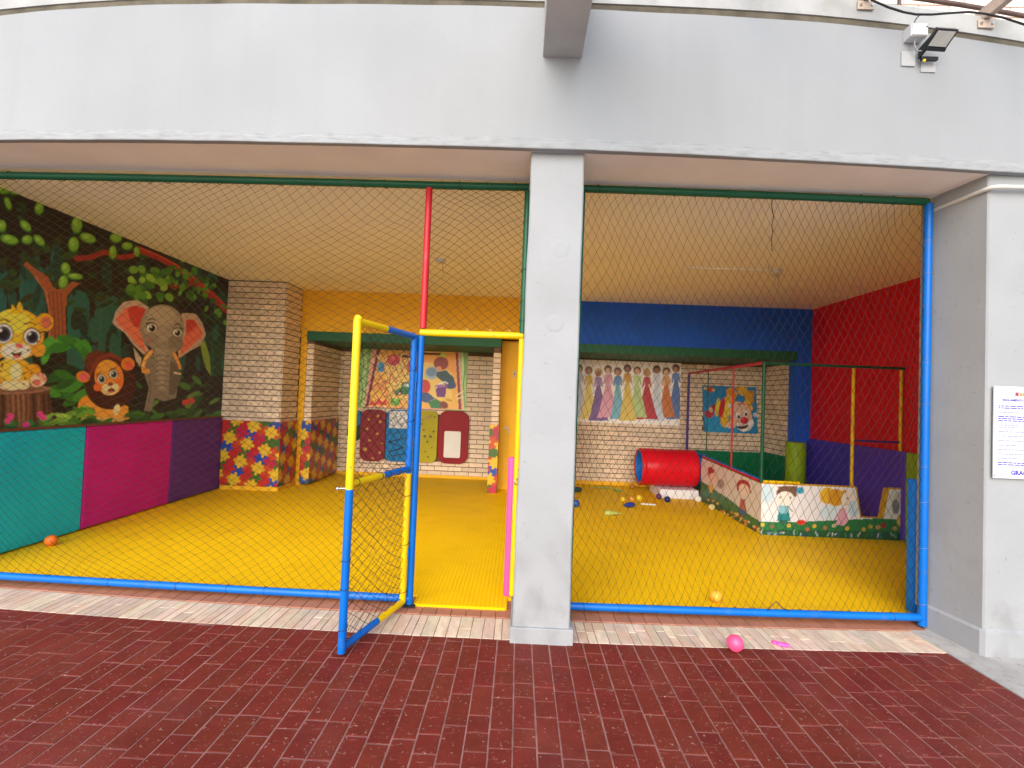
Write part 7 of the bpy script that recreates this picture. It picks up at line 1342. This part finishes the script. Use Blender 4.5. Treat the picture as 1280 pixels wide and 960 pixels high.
# ------------------------------------------------------------------ ceiling fittings
cl1 = thing('ceiling_rose', 'small white lamp rose on the ceiling behind the red post', 'ceiling fitting', (-0.94, 2.02, 2.95))
MB().tube([(-0.94, 2.02, 2.951), (-0.94, 2.02, 2.935), (-0.94, 2.02, 2.915)], 0.05, 18, rr=[0.065, 0.065, 0.045]).build('base', M_wht, cl1)
MB().tube([(-0.925, 2.02, 2.92), (-0.915, 2.03, 2.86), (-0.905, 2.02, 2.80)], 0.003, 5).build('wire', mat('brown wire', (0.2, 0.13, 0.08), 0.6), cl1)
cl2 = thing('ceiling_rose', 'double white lamp holder on the ceiling of the right bay', 'ceiling fitting', (2.79, 1.97, 2.95))
for dx, r_ in ((0.0, 0.07), (0.05, 0.055)): MB().tube([(2.77 + dx, 1.97 + dx * 2, 2.951), (2.77 + dx, 1.97 + dx * 2, 2.935), (2.77 + dx, 1.97 + dx * 2, 2.905)], 0.05, 18, rr=[r_, r_, r_ * .7]).build('base', M_wht, cl2)
MB().tube([(2.80, 1.98, 2.91), (2.81, 1.98, 2.83), (2.79, 1.97, 2.78)], 0.003, 5).build('wire', MATS['brown wire'], cl2)
MB().tube([(2.72, 1.96, 2.93), (2.60, 1.80, 2.90), (2.56, 1.72, 2.93)], 0.003, 5).build('wire', MATS['brown wire'], cl2)
o = MB().box(1.78, 2.72, 1.955, 1.975, 2.938, 2.9515).build('cable_trunking', M_ceil, bevel=0.002); tag(o, 'thin cable trunking on the ceiling leading to the double lamp holder', 'trunking')

# ------------------------------------------------------------------ balls and loose toys
def toy_ball(label, x, y, r, col, z=0.0, dent=0.0):
    m = mat('ball plastic ' + col, col, 0.35, 0.03, 20, coat=0.2)
    o = MB().ball((x, y, z + r), r, 24, 14, dent=dent, seed=int(x * 100)).build('ball', m)
    # moulded seam round the ball
    MB().tube([(x + (r + .0002) * math.cos(a), y + (r + .0002) * math.sin(a) * .5, z + r + (r + .0002) * math.sin(a) * .866) for a in [k * math.pi / 16 for k in range(33)]], r * 0.02, 4, caps=False).build('seam', m, o)
    return tag(o, label, 'ball', 'plastic balls')
toy_ball('orange ball on the floor against the teal mat', -4.005, 0.815, 0.046, 'f07a28')
toy_ball('peach yellow ball just inside the right bottom rail', 1.497, 0.262, 0.042, 'f0a838')
toy_ball('bright pink ball outside on the red tiles', 1.345, -0.392, 0.047, 'ee4f7c', GZ, 0.04)
toy_ball('yellow ball left of the blue toy', 1.54, 3.62, 0.040, 'e0b820')
toy_ball('larger yellow ball right behind the blue toy', 1.81, 3.77, 0.045, 'e0c828')
toy_ball('small orange ball between the two yellow balls', 1.69, 3.72, 0.034, 'e09a40')
toy_ball('navy ball in front of the white foam block', 2.215, 3.75, 0.045, '1c2258')
toy_ball('purple ball touching the corner of the white foam block', 2.15, 3.95, 0.042, '5a2a62')
toy_ball('white ball at the corner where tunnel and pit panel meet', 2.70, 3.86, 0.048, 'e8e4dc')
toy_ball('pale ball at the foot of the pit side panel', 2.70, 3.36, 0.042, 'd0c08c')
toy_ball('blue ball just right of the centre pillar', 0.815, 3.18, 0.052, '2a5098')
toy_ball('pale orange ball at the foot of the purple post pad', 0.845, 3.75, 0.048, 'd08a58')
toy_ball('brown orange ball near the rear skirting', 1.93, 4.72, 0.042, 'b0702c')
def lathe(name, label, cat, c, ang, prof, m, n=16, flat=1.0):
    """turned toy lying on the floor: prof is (along, radius)"""
    pts = [(c[0] + a * math.cos(ang), c[1] + a * math.sin(ang), c[2]) for a, r in prof]
    o = MB().tube(pts, 0.02, n, rr=[max(r, 0.002) for a, r in prof]).build(name, m); return tag(o, label, cat)
lathe('toy_leaf', 'dark blue pointed toy lying on the yellow floor', 'toy', (1.55, 3.30, 0.036), 0.5, [(-.10, .002), (-.07, .016), (-.02, .034), (.04, .036), (.09, .026), (.12, .008)], mat('blue toy', (0.02, 0.05, 0.28), 0.35))
lathe('toy_bottle', 'lime toy bottle lying on the yellow floor', 'toy', (1.22, 2.78, 0.034), 0.1, [(-.10, .02), (-.095, .032), (-.03, .034), (.0, .026), (.03, .030), (.06, .013), (.13, .011), (.135, .004)], mat('lime toy', (0.42, 0.46, 0.10), 0.35, 0.15, 30))
lathe('toy_stick', 'short white stick lying on the yellow floor', 'toy', (1.87, 3.50, 0.013), -0.12, [(-.10, .010), (-.05, .013), (0.0, .011), (.05, .013), (.10, .010)], M_wht)
lathe('toy_leaf', 'long olive green toy by the rear skirting', 'toy', (1.42, 4.62, 0.018), 0.05, [(-.18, .003), (-.10, .012), (.02, .018), (.12, .013), (.20, .004)], mat('olive toy', (0.22, 0.27, 0.06), 0.4))
lathe('toy_leaf', 'short green toy at the end of the olive one', 'toy', (1.62, 4.42, 0.02), -0.7, [(-.08, .004), (-.03, .018), (.04, .02), (.09, .006)], mat('green toy', (0.16, 0.28, 0.08), 0.4))
lathe('toy_block', 'dark teal toy on the floor beside the purple post pad', 'toy', (0.95, 4.25, 0.04), 0.3, [(-.08, .02), (-.06, .036), (.05, .038), (.09, .015)], mat('teal toy', (0.02, 0.07, 0.07), 0.4))
pk = thing('toy_piece', 'small bent pink plastic toy on the cream stone strip', 'toy', (1.65, -0.30, GZ))
m_ = mat('pink plastic toy', (0.85, 0.10, 0.42), 0.35)
MB().box(1.622, 1.655, -0.296, -0.270, GZ + 0.003, GZ + 0.018).build('short_arm', m_, pk, bevel=0.005)
MB().add([(1.640, -0.312, GZ + .003), (1.705, -0.330, GZ + .003), (1.712, -0.306, GZ + .003), (1.650, -0.286, GZ + .003), (1.640, -0.312, GZ + .02), (1.705, -0.330, GZ + .02), (1.712, -0.306, GZ + .02), (1.650, -0.286, GZ + .02)], [(0, 3, 2, 1), (4, 5, 6, 7), (0, 1, 5, 4), (1, 2, 6, 5), (2, 3, 7, 6), (3, 0, 4, 7)]).build('long_arm', m_, pk, bevel=0.005)
